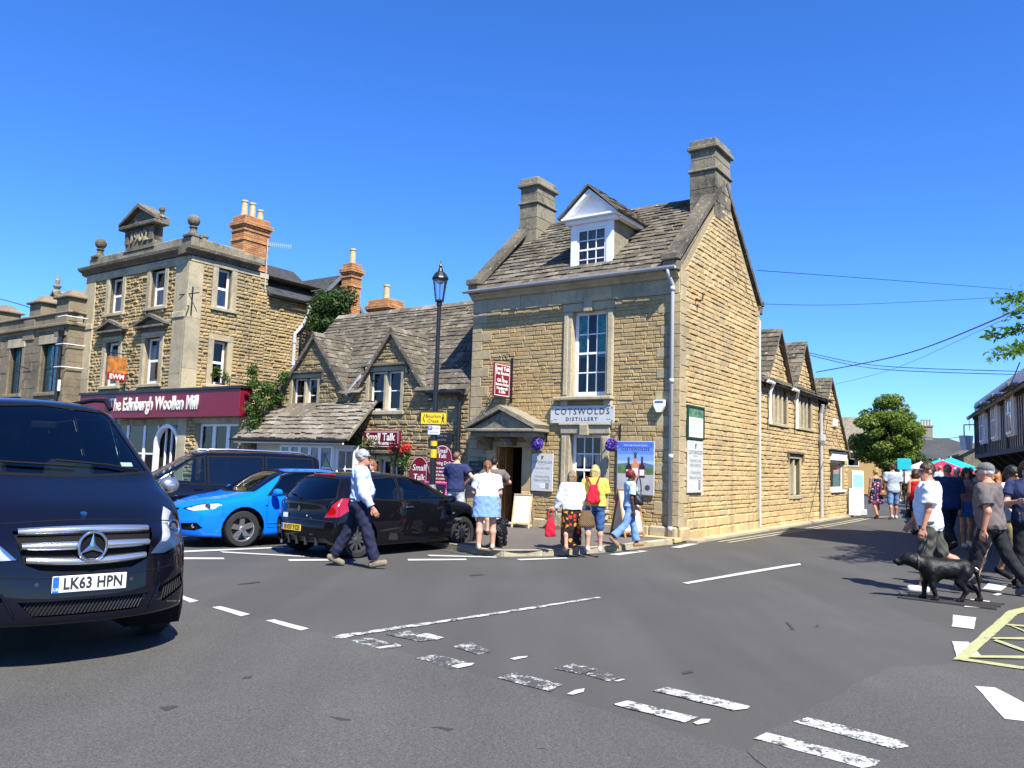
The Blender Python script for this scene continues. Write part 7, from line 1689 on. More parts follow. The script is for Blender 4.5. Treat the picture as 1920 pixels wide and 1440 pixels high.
# ---- blue saloon
BLUE = dict(paint='paint_blue', hw=.885, r=.325, xf=1.41, xr=-1.23, belt=.93, sm=5, res=(120, 28, 22),
    top=[(-2.33, .93), (-2.2, 1.0), (-1.7, 1.04), (-1.0, 1.33), (-.5, 1.415), (.2, 1.41), (.58, 1.36), (1.22, 1.0), (1.36, .965), (1.9, .87), (2.25, .79), (2.44, .70)],
    bot=[(-2.33, .30), (-1.9, .20), (1.9, .18), (2.44, .20)], plan=[(-2.33, .90), (-1.8, .97), (-.8, 1.0), (1.0, 1.0), (1.7, .98), (2.1, .95), (2.44, .88)],
    S=[(.15, .94), (.35, .975), (.6, 1.0), (.8, .985), (.93, .95), (1.43, .70), (1.5, .68)], nose=[(.15, -.04), (.3, .02), (.45, .04), (.6, .02), (.75, -.02), (1.1, -.04)], tail=[(.15, 0), (.6, -.04), (1.1, .03)],
    fr=.34, fl=.75, fp=2.4, rr=.16, rl=.6, crown=.045, edge=.04,
    side_win=[([(.92, .94), (-.10, .95), (-.08, 1.335), (.33, 1.33), (.60, 1.26)], 'privacy_glass'), ([(-.16, .95), (-1.2, .97), (-1.35, 1.05), (-.95, 1.27), (-.6, 1.325), (-.15, 1.335)], 'privacy_glass')],
    end_win=[([(-.66, 1.0), (-.3, .985), (0, .98), (.3, .985), (.66, 1.0), (.52, 1.33), (0, 1.37), (-.52, 1.33)], (.3, 1.5), 'car_glass', 'windscreen')],
    lamps=[([(.40, .68), (.58, .645), (.80, .69), (.83, .77), (.76, .80), (.55, .765)], (1.5, 3), 'headlight')],
    inlets=[([(-.35, .69), (.35, .69), (.24, .50), (-.24, .50)], (1.7, 3), 'grille_opening', 'trim'), ([(-.30, .42), (.30, .42), (.34, .30), (-.34, .30)], (1.7, 3), 'lower_grille', 'trim'), ([(.44, .43), (.70, .45), (.76, .36), (.66, .31), (.46, .32)], (1.5, 3), 'fog_light_recess', 'trim'), ([(-.44, .43), (-.46, .32), (-.66, .31), (-.76, .36), (-.70, .45)], (1.5, 3), 'fog_light_recess', 'trim')],
    doors=[([(.96, .34), (1.0, .60), (.95, .90), (-.13, .92), (-.13, .30)], 'door'), ([(-.14, .30), (-.14, .92), (-1.1, .94), (-1.0, .6), (-.85, .35)], 'door')], handles=[(-.10, .80), (-.95, .82)], handle_mat='paint_blue', mirror=(.88, .90, .98), seats=[(.25, .55), (-.75, .55)], bulbs=[(.04, .0, .05), (-.10, .01, .045)], spokes=5, twin=True, rim='alloy', tw=.225, steer=.0)
al = rad(43); gw = G(452, 1026); rz = PI + al
T, bv = build_car('bright blue saloon car with silver five spoke wheels', V(gw.x, gw.y, 0) - V(math.cos(rz), math.sin(rz), 0) * 1.41 - V(-math.sin(rz), math.cos(rz), 0) * .80, rz, BLUE, 1.0)
for yy, s in ((-.18, 1), (.05, 1)): pass
front = lambda y, z: surf(bv, (5, y, z), (-1, 0, 0))[0]
mb = MB()
for i in range(9): z = .52 + i * .016; mb.tube([front(lerp(-.25, .25, k / 8), z) - V(.012, 0, 0) for k in range(9)], .003, 4)
mb.build('mesh_grille', M['trim2'], T)
p = front(0, .44); pl = Plane((p.x + .02, 0, .46), (0, 1, 0), (1, 0, 0)); plate(T, pl, 'FX10 KLE', 'plate_white') if False else None
for s in (1, -1):
    h = front(s * .60, .385); mb = MB(); mb.lathe([(.05, -.03), (.055, .0), (.001, .01)], (0, 0, 0), 14, 0, 'x'); o = mb.build('fog_light', M['chrome'], T); o.location = h - V(.03, 0, 0)
    ribbon(bv, [(x, s * 3, .945 + .0 * x) for x in np.linspace(.9, -1.2, 24)], (0, -s, 0), .004, .007, 0, 'chrome_strip', M['chrome'], T)
    ribbon(bv, [(x, s * 3, .42) for x in np.linspace(.95, -.7, 24)], (0, -s, 0), .006, .008, 0, 'side_moulding', M['paint_blue'], T)
    h, n = surf(bv, (1.0, s * 3, .74), (0, -s, 0)); MB().lathe([(.02, -.004), (.018, .006), (.001, .008)], h, 10, 0, 'y').build('side_repeater', M['chrome'], T)
ribbon(bv, [(5, lerp(-.8, .8, i / 20), .69 + .05 * (abs(lerp(-1, 1, i / 20)) ** 2)) for i in range(21)], (-1, 0, 0), -.001, .004, 0, 'bonnet_seam', M['trim'], T)
MB().bbox(.60, .63, -.10, .10, 1.24, 1.30, .012).build('rear_view_mirror', M['trim'], T)
# ---- black hatchback seen from behind
HATCH = dict(paint='paint_black2', hw=.865, r=.318, xf=1.19, xr=-1.39, belt=.98, sm=4, res=(110, 28, 24),
    top=[(-1.99, .97), (-1.92, 1.04), (-1.62, 1.36), (-1.52, 1.42), (-1.2, 1.465), (-.6, 1.49), (-.1, 1.46), (.25, 1.38), (1.0, 1.02), (1.15, .985), (1.7, .87), (1.9, .78), (1.99, .70)],
    bot=[(-1.99, .24), (-1.7, .19), (1.6, .17), (1.99, .20)], plan=[(-1.99, .93), (-1.6, .985), (-.8, 1.0), (.9, 1.0), (1.4, .98), (1.8, .93), (1.99, .86)],
    S=[(.15, .95), (.35, .985), (.6, 1.0), (.8, .99), (.98, .955), (1.45, .70), (1.55, .66)], nose=[(.15, -.03), (.3, .02), (.5, .04), (.7, .0), (1.1, -.05)], tail=[(.15, -.02), (.35, .05), (.55, .06), (.68, .03), (.75, .0), (.95, .0), (1.5, .04)],
    fr=.38, fl=.7, fp=2.4, rr=.17, rl=.5, crown=.045, edge=.035,
    side_win=[([(.66, .985), (-.42, .99), (-.40, 1.385), (-.1, 1.38), (.16, 1.31)], 'car_glass'), ([(-.50, .99), (-1.1, 1.03), (-1.32, 1.12), (-1.22, 1.30), (-.95, 1.36), (-.48, 1.39)], 'car_glass')],
    end_win=[([(-.66, 1.03), (-.3, .985), (0, .975), (.3, .985), (.66, 1.03), (.52, 1.32), (.46, 1.35), (0, 1.37), (-.46, 1.35), (-.52, 1.32)], (-2.1, -1.4), 'privacy_glass', 'rear_window'), ([(-.66, 1.05), (0, 1.03), (.66, 1.05), (.54, 1.36), (0, 1.39), (-.54, 1.36)], (.1, 1.2), 'car_glass', 'windscreen')],
    lamps=[([(.585, .70), (.80, .715), (.835, .86), (.80, 1.03), (.735, 1.03), (.66, .86)], (-3, -1.3), 'tail_light'), ([(.45, .66), (.75, .64), (.78, .80), (.70, .84)], (1.3, 3), 'headlight')],
    inlets=[([(-.60, .36), (.60, .36), (.66, .27), (.60, .22), (-.60, .22), (-.66, .27)], (-3, -1.5), 'diffuser', 'trim2')],
    doors=[([(.82, .28), (.86, .6), (.76, .96), (-.45, .97), (-.45, .45), (-.40, .28)], 'door')], handles=[(-.28, .86)], mirror=(.66, .87, 1.0), seats=[(.05, .58), (-.8, .58)], spokes=10, rim='alloy_dark', tw=.215)
be = rad(51); gw = G(679, 1047); fw_ = V(math.cos(be), math.sin(be), 0); lf = V(-fw_.y, fw_.x, 0)
T, bv = build_car('black hatchback with a yellow rear number plate beside the kerb', V(gw.x - .10, gw.y, 0) + fw_ * 1.39 + lf * .78, be, HATCH, (1.0, 1.0, .955))
back = lambda y, z: surf(bv, (-5, y, z), (1, 0, 0))[0]
p = back(0, .50); pl = Plane((p.x - .018, .12, .50), (0, -1, 0), (-1, 0, 0)); plate(T, pl, 'RV57 YCE', 'plate_yellow')
p = back(0, .82); mb = MB(); q = Plane((p.x - .008, 0, .83), (0, -1, 0), (-1, 0, 0))
o4 = [(0, .062), (.036, 0), (0, -.062), (-.036, 0)]; i4 = [(0, .034), (.016, 0), (0, -.034), (-.016, 0)]
for k in range(4): a, b, c, d = o4[k], o4[(k + 1) % 4], i4[(k + 1) % 4], i4[k]; mb.prism([q(*a, 0), q(*b, 0), q(*c, 0), q(*d, 0)], q(0, 0, .012) - q(0, 0, 0))
mb.build('diamond_emblem', M['chrome'], T)
text_mesh('CLIO', .055, M['chrome'], T, fr=q.fr(0, -.12, .002), spacing=1.5); text_mesh('SPORT', .04, M['silver'], T, fr=q.fr(.30, -.155, .004), xs=.9); mb = MB(); rect(mb, q, .20, .23, -.20, -.10, .004); rect(mb, q, -.42, -.29, -.17, -.09, .012); mb.build('badge', M['print_white'], T)
mb = MB(); P_ = [surf(bv, (-5, y, z), (1, 0, 0)) for y, z in ((.02, 1.0), (.2, 1.045), (.4, 1.06))]; mb.tube([h + n * .02 for h, n in P_], .010, 6); mb.build('rear_wiper', M['trim'], T)
mb = MB(); h, n = surf(bv, (-5, 0, 1.41), (1, 0, 0)); mb.bbox(h.x - .015, h.x + .03, -.28, .28, 1.40, 1.435, .01); mb.build('brake_light', M['red_lens'], T)
ribbon(bv, [(-5, lerp(-.80, .80, i / 20), .66 - .02 * abs(lerp(-1, 1, i / 20)) ** 2) for i in range(21)], (1, 0, 0), .0, .005, 0, 'bumper_seam', M['trim2'], T)
ribbon(bv, [(-5, lerp(-.57, -.66, i / 6), lerp(.68, 1.0, i / 6)) for i in range(7)], (1, 0, 0), -.001, .004, 0, 'tailgate_seam', M['trim2'], T); ribbon(bv, [(-5, lerp(.57, .66, i / 6), lerp(.68, 1.0, i / 6)) for i in range(7)], (1, 0, 0), -.001, .004, 0, 'tailgate_seam', M['trim2'], T)
for y in (-.45, -.22, 0, .22, .45): h = back(y, .30); MB().bbox(h.x - .02, h.x + .04, y - .008, y + .008, .22, .36, .004).build('diffuser_fin', M['trim2'], T)
MB().tube([(-1.35, 0, 1.47), (-1.55, 0, 1.80)], .006, 5).build('aerial', M['trim'], T)
mb = MB(); mb.tube([(-2.02, .42, .23), (-1.7, .42, .23)], .035, 12); mb.build('exhaust_pipe', M['chrome'], T)
h, n = surf(bv, (.98, -3, .60), (0, 1, 0)); mb = MB(); pl = Plane(h + V(0, -.006, 0), (1, 0, 0), (0, -1, 0)); rect(mb, pl, -.09, .09, -.02, .02, 0); rect(mb, pl, -.16, -.10, .10, .13, 0); mb.build('side_badge', M['silver'], T)
# ================================================================= right side of the street, background, plants
SD = V(.416, .909, 0); SN = V(-.909, .416, 0)             # along the street and towards it (west)
def timber_building():
    N = V(15.0, 23.4, 0) - SD * 7.2; L_ = 20.0
    T = thing('timber_framed_building', 'black and white timber framed building with jettied upper floor and dormers, in shade', 'building', N, math.atan2(SD.y, SD.x))
    fp = Plane((0, 0, 0), (1, 0, 0), (0, 1, 0)); D = 7.0; JZ, EZ = 2.6, 4.25
    M['plaster'] = plain('off white plaster', (.78, .78, .78), .8); M['black_timber'] = plain('black stained timber', (.015, .013, .012), .7)
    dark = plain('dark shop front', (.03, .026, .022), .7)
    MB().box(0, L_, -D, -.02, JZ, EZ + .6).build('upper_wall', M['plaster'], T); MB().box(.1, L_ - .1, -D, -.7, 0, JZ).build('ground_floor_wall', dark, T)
    MB().box(0, L_, -.7, 0.02, JZ - .16, JZ).build('jetty_beam', M['black_timber'], T); MB().box(0, L_, -.02, .06, EZ - .12, EZ + .02).build('wall_plate', M['black_timber'], T)
    x = .15
    while x < L_:
        mb = MB(); mb.box(x, x + .17, -.025, .006, JZ, EZ - .12); mb.build('stud', M['black_timber'], T); x += .44
    for x in (10.2, 16.4): MB().prism([(x, .036, JZ), (x + .2, .036, JZ), (x - .7, .036, EZ - .12), (x - .9, .036, EZ - .12)], (0, .02, 0)).build('brace', M['black_timber'], T)
    for x in np.arange(.3, L_, 2.1): MB().prism([(x, -.7, JZ - .16), (x, 0, JZ - .16), (x, -.7, JZ - .8)], (.16, 0, 0)).build('bracket', M['black_timber'], T)
    o = V(L_, .3, EZ - .05); up = V(0, -3.8, 2.3); pl = roof_plane(o, (-1, 0, 0), up); core = MB().prism([pl(0, 0, -.1), pl(L_, 0, -.1), pl(L_, up.length, -.1), pl(0, up.length, -.1)], pl(0, 0, .1) - pl(0, 0, 0)).build('roof', M['slate'], T)
    emit_pieces(tiles(pl, [(0, 0), (L_, 0), (L_, up.length), (0, up.length)], (.24, .2), (.2, .4)), 'roof_slate', M['slate'], core, 60, T.matrix_basis)
    MB().prism([(0, 0, EZ), (0, -3.5, 6.4), (0, -7.0, EZ)], (.1, 0, 0)).build('gable', M['plaster'], T); MB().prism([(0, -3.5, 6.5), (0, -7.2, EZ), (L_, -7.2, EZ), (L_, -3.5, 6.5)], (0, 0, .1)).build('rear_roof', M['slate'], T)
    for x in (8.9, 12.6, 16.2, 3.5):
        d = MB(); d.box(x - .75, x + .75, -2.2, .10, 2.95, 4.42); dm = d.build('dormer', M['plaster'], T); MB().bbox(x - .95, x + .95, -2.6, .28, 4.42, 4.54, .02).build('dormer_roof', M['lead'], dm)
        p2 = Plane((0, .10, 0), (1, 0, 0), (0, 1, 0)); p2.a = V(-1, 0, 0)
        sash(T, Plane((2 * x, .12, 0), (-1, 0, 0), (0, 1, 0)), x - .6, 3.0, x + .6, 4.32, 2, 2, c=.03, fw=.07, bar=.04, room=.12)
    for x in (2, 6, 10, 14, 18): sash(T, Plane((2 * x, -.7, 0), (-1, 0, 0), (0, 1, 0)), x - 1.2, .7, x + 1.2, 2.2, 3, 1, c=.06, fw=.07, mat=M['black_timber'], room=.05)
    return T
timber_building()
def unseen_neighbour():  # added out of view, inferred from the road shadow and widened to cast it
    T = thing('unseen_tall_house', 'unseen tall house beyond the right edge, sized to cast the shadow on the road', 'house', V(15.0, 23.4, 0) - SD * 7.4, math.atan2(SD.y, SD.x))
    mb = MB(); mb.box(-3.2, 0, -8, 0, 0, 9.6); w = mb.build('wall', M['stone_left'], T); MB().bbox(-3.45, .05, -8.2, .22, 9.6, 9.85, .03).build('parapet', M['dressed_grey'], T); MB().prism([(-3.2, -.3, 9.85), (0, -.3, 9.85), (0, -2.2, 11.2), (-3.2, -2.2, 11.2), ], (0, -2.0, 0)).build('roof', M['slate'], T)
    for z in (.9, 4.0, 7.0): sash(T, Plane((0, 0, 0), (-1, 0, 0), (0, 1, 0)), .4, z, 1.3, z + 1.5, 2, 3, c=.03, room=.02)
unseen_neighbour()
def simple_house(label, loc, rz, w, d, e, r, wall, roof, chim=True, pots=4, hip=False, nm='stone_house', wins=()):
    T = thing(nm, label, 'house', loc, rz); mb = MB(); mb.box(0, w, 0, d, 0, e); 
    if not hip: mb.prism([(0, 0, e), (0, d, e), (0, d / 2, r)], (w, 0, 0))
    W_ = mb.build('wall', M[wall], T); rm = MB()
    if hip:
        a = [(-.3, -.3, e), (w + .3, -.3, e), (w + .3, d + .3, e), (-.3, d + .3, e), (d / 2, d / 2, r), (w - d / 2, d / 2, r)]; rm.add(a, [(0, 1, 5, 4), (1, 2, 5), (2, 3, 4, 5), (3, 0, 4)])
    else:
        for s in (0, 1): y0 = -.25 if s == 0 else d + .25; rm.prism([(-.2, y0, e - .15), (w + .2, y0, e - .15), (w + .2, d / 2, r + .1), (-.2, d / 2, r + .1)], (0, 0, .12))
    R_ = rm.build('roof', M[roof], T)
    if chim:
        mb = MB(); cx = w * .5 if hip else .5; mb.bbox(cx - .5, cx + .5, d / 2 - .4, d / 2 + .4, r - .8, r + 1.1, .02); mb.bbox(cx - .58, cx + .58, d / 2 - .48, d / 2 + .48, r + 1.1, r + 1.25, .02); c = mb.build('chimney', M['dressed_grey'], R_)
        for i in range(pots): MB().lathe([(.11, r + 1.2), (.1, r + 1.75), (.13, r + 1.8)], (cx - .38 + i * .25, d / 2, 0), 8).build('chimney_pot', M['pot'], R_)
    for x, z in wins: sash(T, Plane((0, 0, 0), (1, 0, 0), (0, -1, 0)), x, z, x + .9, z + 1.2, 1, 2, c=.04, room=.03)
    return T
g_ = ray_at(1812, 893, 43)
simple_house('narrow stone gabled house with a chimney beyond the timber framed building', V(26.6, 47.0, 0) - SN * 5.0, math.atan2(SD.y, SD.x), 8, 5.0, 3.0, 4.4, 'stone_left', 'slate', True, 1, nm='stone_house')
T = thing('wall_lantern', 'large white box lantern hanging under the eaves of the narrow stone house', 'lantern', ray_at(1817, 826, 35.2), .3); MB().prism([(-.14, 0, -.42), (.14, 0, -.42), (.26, 0, .22), (-.26, 0, .22)], (0, .3, 0)).build('panel', M['white'], T); MB().tube([(0, .25, .2), (0, .25, .7), (.9, .25, .75)], .03, 6).build('bracket', M['black_metal'], T)
simple_house('grey hip roofed house with a clay potted chimney at the end of the street', V(33.5, 76, 0), -.25, 13, 9, 3.2, 5.3, 'stone_left', 'blue_slate', True, 4, True)
simple_house('ochre rendered house half hidden behind the round tree', V(23.6, 66, 0), -.1, 9, 6, 4.0, 6.2, 'ochre', 'slate', False, wins=[(1.2, 2.2), (4.0, 2.2), (6.5, 2.2)]) if M.setdefault('ochre', plain('ochre render', (.36, .25, .11), .9)) else 0
for i, (x, y, w, h) in enumerate(((-30, 60, 40, 6), (36, 92, 50, 5.5))): simple_house(('long low stone terrace behind the left building', 'distant slate roofed terrace beyond the parasols')[i], V(x, y, 0), 0, w, 9, h - 2, h, 'stone_left', 'blue_slate', False)
# ---- leaves
def leaf_mat(name, cols, tr=.35):
    t = NT(name); c = t.ramp(t.attr(), [(i / (len(cols) - 1), k) for i, k in enumerate(cols)]); t.set(c, .5, 0, .35)
    ts = t.new('ShaderNodeBsdfTranslucent'); t.L(t.mix(1., c, (1.3, 1.5, .5), 'MULTIPLY'), ts.inputs['Color']); mx = t.new('ShaderNodeMixShader'); mx.inputs[0].default_value = tr; t.L(t.b.outputs[0], mx.inputs[1]); t.L(ts.outputs[0], mx.inputs[2]); t.L(mx.outputs[0], t.out.inputs[0]); return t.m
M['leaf_dark'] = leaf_mat('dark green leaves', [(.02, .045, .012), (.045, .085, .02), (.035, .07, .02), (.07, .12, .03)]); M['leaf_mid'] = leaf_mat('mid green leaves', [(.035, .08, .015), (.07, .13, .025), (.05, .10, .02), (.11, .18, .04)], .45)
M['leaf_lime'] = leaf_mat('bright green leaves', [(.05, .12, .015), (.09, .19, .03), (.07, .15, .02)], .5); M['leaf_pine'] = leaf_mat('yellow green foliage', [(.08, .115, .018), (.16, .21, .035), (.11, .155, .025), (.22, .26, .05)], .4); M['bark'] = stone_mat('bark', [(.06, .045, .03), (.09, .07, .05)], (.03, .025, .02), .4, .0, .9)
M['flower_red'] = leaf_mat('red flowers', [(.45, .01, .012), (.65, .04, .02), (.4, .015, .03)], .3)
def leaves(pts, nrm, size, name, mat, parent, var=.4, fold=.25):
    "one leaf-shaped pair of faces per point, all in a single mesh (numpy)"
    n = len(pts); pts = np.asarray(pts, float); d = rng.normal(size=(n, 3)); d = d * .75 + nrm; d /= np.linalg.norm(d, axis=1)[:, None] + 1e-9
    r = rng.normal(size=(n, 3)); a = np.cross(d, r); a /= np.linalg.norm(a, axis=1)[:, None] + 1e-9; b = np.cross(d, a); s = size * (1 + var * rng.uniform(-1, 1, (n, 1)))
    v = np.stack([pts - a * s, pts + b * s * .48 + d * s * fold * .4, pts + a * s, pts - b * s * .48 + d * s * fold * .4], 1).reshape(-1, 3)
    i = np.arange(n) * 4; tri = np.stack([i, i + 1, i + 2, i, i + 2, i + 3], 1).reshape(-1)
    me = bpy.data.meshes.new(name); me.vertices.add(n * 4); me.vertices.foreach_set('co', v.astype(np.float32).ravel()); me.loops.add(n * 6); me.loops.foreach_set('vertex_index', tri.astype(np.int32)); me.polygons.add(n * 2); me.polygons.foreach_set('loop_start', np.arange(0, n * 6, 3, dtype=np.int32))
    at = me.attributes.new('tint', 'FLOAT', 'FACE'); at.data.foreach_set('value', np.repeat(rng.uniform(0, 1, n), 2).astype(np.float32)); me.materials.append(mat); me.update(calc_edges=True)
    o = link(name, me, parent); o['kind'] = 'stuff'; return o
def clumps(centres, radii, per, flat=.8, shell=.45):
    P, N = [], []
    for c, r in zip(centres, radii):
        n = int(per * r * r); d = rng.normal(size=(n, 3)); d /= np.linalg.norm(d, axis=1)[:, None]; k = (shell + (1 - shell) * rng.uniform(0, 1, (n, 1)) ** .5) * r; p = d * k; p[:, 2] *= flat; P.append(np.asarray(c) + p); N.append(d * .6 + np.array([0, 0, .5]))
    return np.concatenate(P), np.concatenate(N)
def tree(name, label, loc, h, cr, z0, nclump, rcl, size, mat, per=900, flat=.75, trunk_r=.25, seed=1, form='round'):
    T = thing(name, label, 'tree', loc); R = np.random.default_rng(seed); cz = (z0 + h) / 2; cs = []
    while len(cs) < nclump:
        d = R.normal(size=3); d /= np.linalg.norm(d); k = R.uniform(.45, 1) ; p = d * k * np.array([cr, cr, (h - z0) / 2])
        if form == 'layer' and p[2] < 0 and abs(p[0]) > cr * .95: continue
        cs.append(np.array([0, 0, cz]) + p)
    rs = [rcl * R.uniform(.6, 1.25) for _ in cs]; mb = MB(); mb.tube([(0, 0, 0), (.05, .05, z0 * .6), (0, .1, z0 + .3), (.1, 0, cz)], [trunk_r * 1.25, trunk_r, trunk_r * .8, trunk_r * .35], 10)
    mb.build('trunk', M['bark'], T, smooth=True)
    b = MB()
    for c in cs[::2]: s = V(0, .05, lerp(z0 * .7, cz, R.uniform(0, .8))); m = s.lerp(V(*c), .5) + V(0, 0, .2); b.tube([s, m, V(*c)], [trunk_r * .35, trunk_r * .2, trunk_r * .06], 6)
    o = b.build('limbs', M['bark'], T); o['kind'] = 'stuff'
    P, N = clumps(cs, rs, per, flat); leaves(P, N, size, 'crown', mat, T); return T
tree('broad_tree', 'large round green tree standing at the far end of the street', V(28.3, 60, 0), 7.3, 2.3, 2.0, 75, .8, .12, M['leaf_pine'], 640, .62, .28, 3, 'round')
tree('small_tree', 'small dark tree beside the grey hip roofed house', V(32.3, 64, 0), 4.6, 1.5, 1.2, 14, .8, .12, M['leaf_dark'], 420, .8, .15, 5)
tree('dark_shrub', 'dark shrub below the round tree', V(27.0, 56, 0), 2.6, 1.6, .2, 12, .7, .1, M['leaf_dark'], 420, .8, .1, 8)
T = tree('overhanging_tree', 'leafy tree at the right edge with branches reaching into the sky', V(11.5, 12.6, 0), 6.7, 2.2, 3.4, 46, .9, .085, M['leaf_lime'], 900, .8, .2, 11)
# branches that reach into the frame
mb = MB(); P, N = [], []
for px0, py0, px1, py1, dep in ((1960, 545, 1872, 566, 12.6), (1965, 560, 1880, 590, 12.4), (1960, 600, 1850, 634, 12.8), (1970, 640, 1858, 668, 12.5), (1990, 620, 1900, 655, 12.9)):
    a, b = ray_at(px0, py0, dep + .6), ray_at(px1, py1, dep); a0 = V(11.5, 12.6, 4.8); loc = V(11.5, 12.6, 0); pts = [a0.lerp(a, .0), a0.lerp(a, .55) + V(0, 0, .3), a, a.lerp(b, .5) + V(0, 0, -.03), b]; pts = [q - loc for q in pts]; mb.tube(pts, [.05, .035, .02, .012, .005], 6)
    for i in range(125):
        t = random.random() ** .8; q = a.lerp(b, t) - loc + V(*(rng.normal(size=3) * np.array([.10, .12, .07]) * (1.1 - .4 * t))); P.append(q); N.append((0, -.2, .8))
o = mb.build('branches', M['bark'], T); o['kind'] = 'stuff'; leaves(P, np.array(N), .056, 'branch_leaves', M['leaf_lime'], T)
def ivy(label, pts, r, size, mat, per=1500, name='ivy', cat='climber'):
    T = thing(name, label, cat, HL, -YAW); P, N = clumps(pts, [r * random.uniform(.7, 1.2) for _ in pts], per, .9, .3); leaves(P, N, size, 'foliage', mat, T)
    mb = MB()
    for p in pts[::2]: mb.tube([V(p[0] - .15, p[1] + .1, max(0, p[2] - .8)), V(*p)], [.03, .01], 5)
    o = mb.build('stems', M['bark'], T); o['kind'] = 'stuff'; return T
ivy('ivy clump growing over the ridge beside the tall brick chimney', [(-10.35 + random.uniform(-.8, .8), 4.4 + random.uniform(-.3, .4), 7.3 + random.uniform(-.75, .65)) for _ in range(24)], .5, .07, M['leaf_dark'])
ivy('ivy creeping between the maroon fascia and the cottage roof', [(-7.75 + random.uniform(-.4, .4), -.85 + random.uniform(-.2, .2), z) for z in np.linspace(2.5, 3.9, 16)] + [(-7.6 + random.uniform(-.3, .3) , -.3, z) for z in np.linspace(3.3, 4.2, 6)] + [(-8.25, -.75, z) for z in (3.9, 4.2, 4.4)], .21, .055, M['leaf_mid'], 2600)
ivy('climbing plant with small leaves beside the low cottage window', [(-4.05 + random.uniform(-.25, .25), -.2, z) for z in np.linspace(.9, 2.2, 9)] + [(-3.8 + .2 * i, -.2, 2.12) for i in range(4)], .2, .05, M['leaf_mid'], 900)
T = ivy('window box of mixed flowers on the lower side window of the tall shop', [(-12.1, .45 + .12 * i, 4.35 + random.uniform(0, .3)) for i in range(6)], .16, .05, M['leaf_mid'], 1200, 'window_box', 'window box')
# red hanging basket by the lamp post
T = thing('hanging_basket', 'hanging basket of red flowers on the cottage wall beside the lamp post', 'hanging basket', HP(-2.05, -.45, 1.95), -YAW)
P, N = clumps([(.22 * math.cos(a), .22 * math.sin(a), .02 + .08 * math.sin(3 * a)) for a in np.linspace(0, 6.28, 9)], [.15] * 9, 2500, .7, .2); leaves(P, N, .035, 'flowers', M['flower_red'], T); P, N = clumps([(.2 * math.cos(a), .2 * math.sin(a), -.15 - .3 * random.random()) for a in np.linspace(0, 6.28, 9)], [.15] * 9, 2000, 1.5, .2); leaves(P, N, .04, 'trailing_leaves', M['leaf_mid'], T)
MB().lathe([(.01, -.25), (.12, -.22), (.2, -.1), (.23, .0)], (0, 0, 0), 14).build('basket', M['bark'], T); MB().tube([(0, .45, .5), (0, 0, .55), (0, 0, 0)], .012, 5).build('bracket', M['black_metal'], T)
T = thing('flower_tub', 'tub of red geraniums at the foot of the maroon signs', 'flower tub', HP(-1.0, -.45, KH)); P, N = clumps([(random.uniform(-.3, .3), random.uniform(-.15, .15), .55 + random.uniform(-.1, .2)) for _ in range(9)], [.17] * 9, 1800, .8, .2); leaves(P, N, .035, 'flowers', M['flower_red'], T); leaves(P + np.array([0, 0, -.12]), N, .045, 'leaf_mass', M['leaf_mid'], T); MB().lathe([(.2, 0), (.28, .4), (.3, .42), (.26, .4)], (0, 0, 0), 14).build('tub', M['pot'], T)
# ---- parasols, boards and stalls down the street
def parasol(label, loc, r, z, col, group='parasols down the street'):
    T = thing('parasol', label, 'parasol', loc, random.uniform(0, 1), group); n = 8; mb = MB()
    for i in range(n):
        a, b = 2 * PI * i / n, 2 * PI * (i + 1) / n; p, q, t = V(r * math.cos(a), r * math.sin(a), z), V(r * math.cos(b), r * math.sin(b), z), V(0, 0, z + r * .42); m = (p + q) / 2 + V(0, 0, .04)
        mb.add([p, m, q, t], [(0, 1, 3), (1, 2, 3)]); mb.quad(p, m, m - V(0, 0, .16), p - V(0, 0, .16)); mb.quad(m, q, q - V(0, 0, .16), m - V(0, 0, .16))
    mb.build('canopy', plain('parasol cloth', col, .8, var=.08), T); MB().tube([(0, 0, 0), (0, 0, z + r * .46)], .03, 6).build('pole', M['white'], T); mb = MB()
    for i in range(n): a = 2 * PI * i / n; mb.tube([(r * .95 * math.cos(a), r * .95 * math.sin(a), z - .01), (0, 0, z + r * .36)], .012, 4)
    o = mb.build('ribs', M['black_metal'], T)
TEAL = (.01, .42, .45)
for px, dep, r, z, col, lb in ((1783, 44, 1.25, 2.15, TEAL, 'nearer teal parasol by the timber framed building'), (1762, 48, 1.2, 2.15, TEAL, 'teal parasol partly behind the nearer teal parasol'), (1768, 41, 1.4, 1.85, (.5, .02, .06), 'red parasol below the teal parasols'), (1727, 46, 1.0, 2.0, (.7, .6, .6), 'pale pink parasol left of the teal parasols')):
    p = ray_at(px, 880, dep); parasol(lb, V(p.x, p.y, 0), r, z, col)
p = ray_at(1695, 870, 45); T = thing('teal_board', 'square teal sign board on a post above the people in the street', 'sign', V(p.x, p.y, 0), -.3); MB().bbox(-.36, .36, -.03, .03, p.z - .32, p.z + .3, .02).build('board', plain('teal board', TEAL, .5), T); MB().tube([(0, .02, 0), (0, .02, p.z - .3)], .04, 6).build('post', M['black_metal'], T)
T = thing('advert_stand', 'white and teal advertising stand at the corner of the shop end', 'advert stand', HP(6.2, 17.1), -YAW + .9); MB().bbox(-.28, .28, -.04, .04, .25, 1.75, .02).build('panel', M['white'], T); mb = MB(); rect(mb, p0, -.24, .24, 1.1, 1.6, .045); mb.build('poster', plain('pale teal print', (.25, .5, .5), .5), T)
for i in range(3): text_mesh(('Ice cream', 'Fudge', 'Gifts')[i], .13, M['sign_mid'], T, fr=p0.fr(0, .95 - i * .25, .046))
MB().bbox(-.3, .3, -.2, .2, 0, .25, .03).build('base', M['grey_plastic'], T)
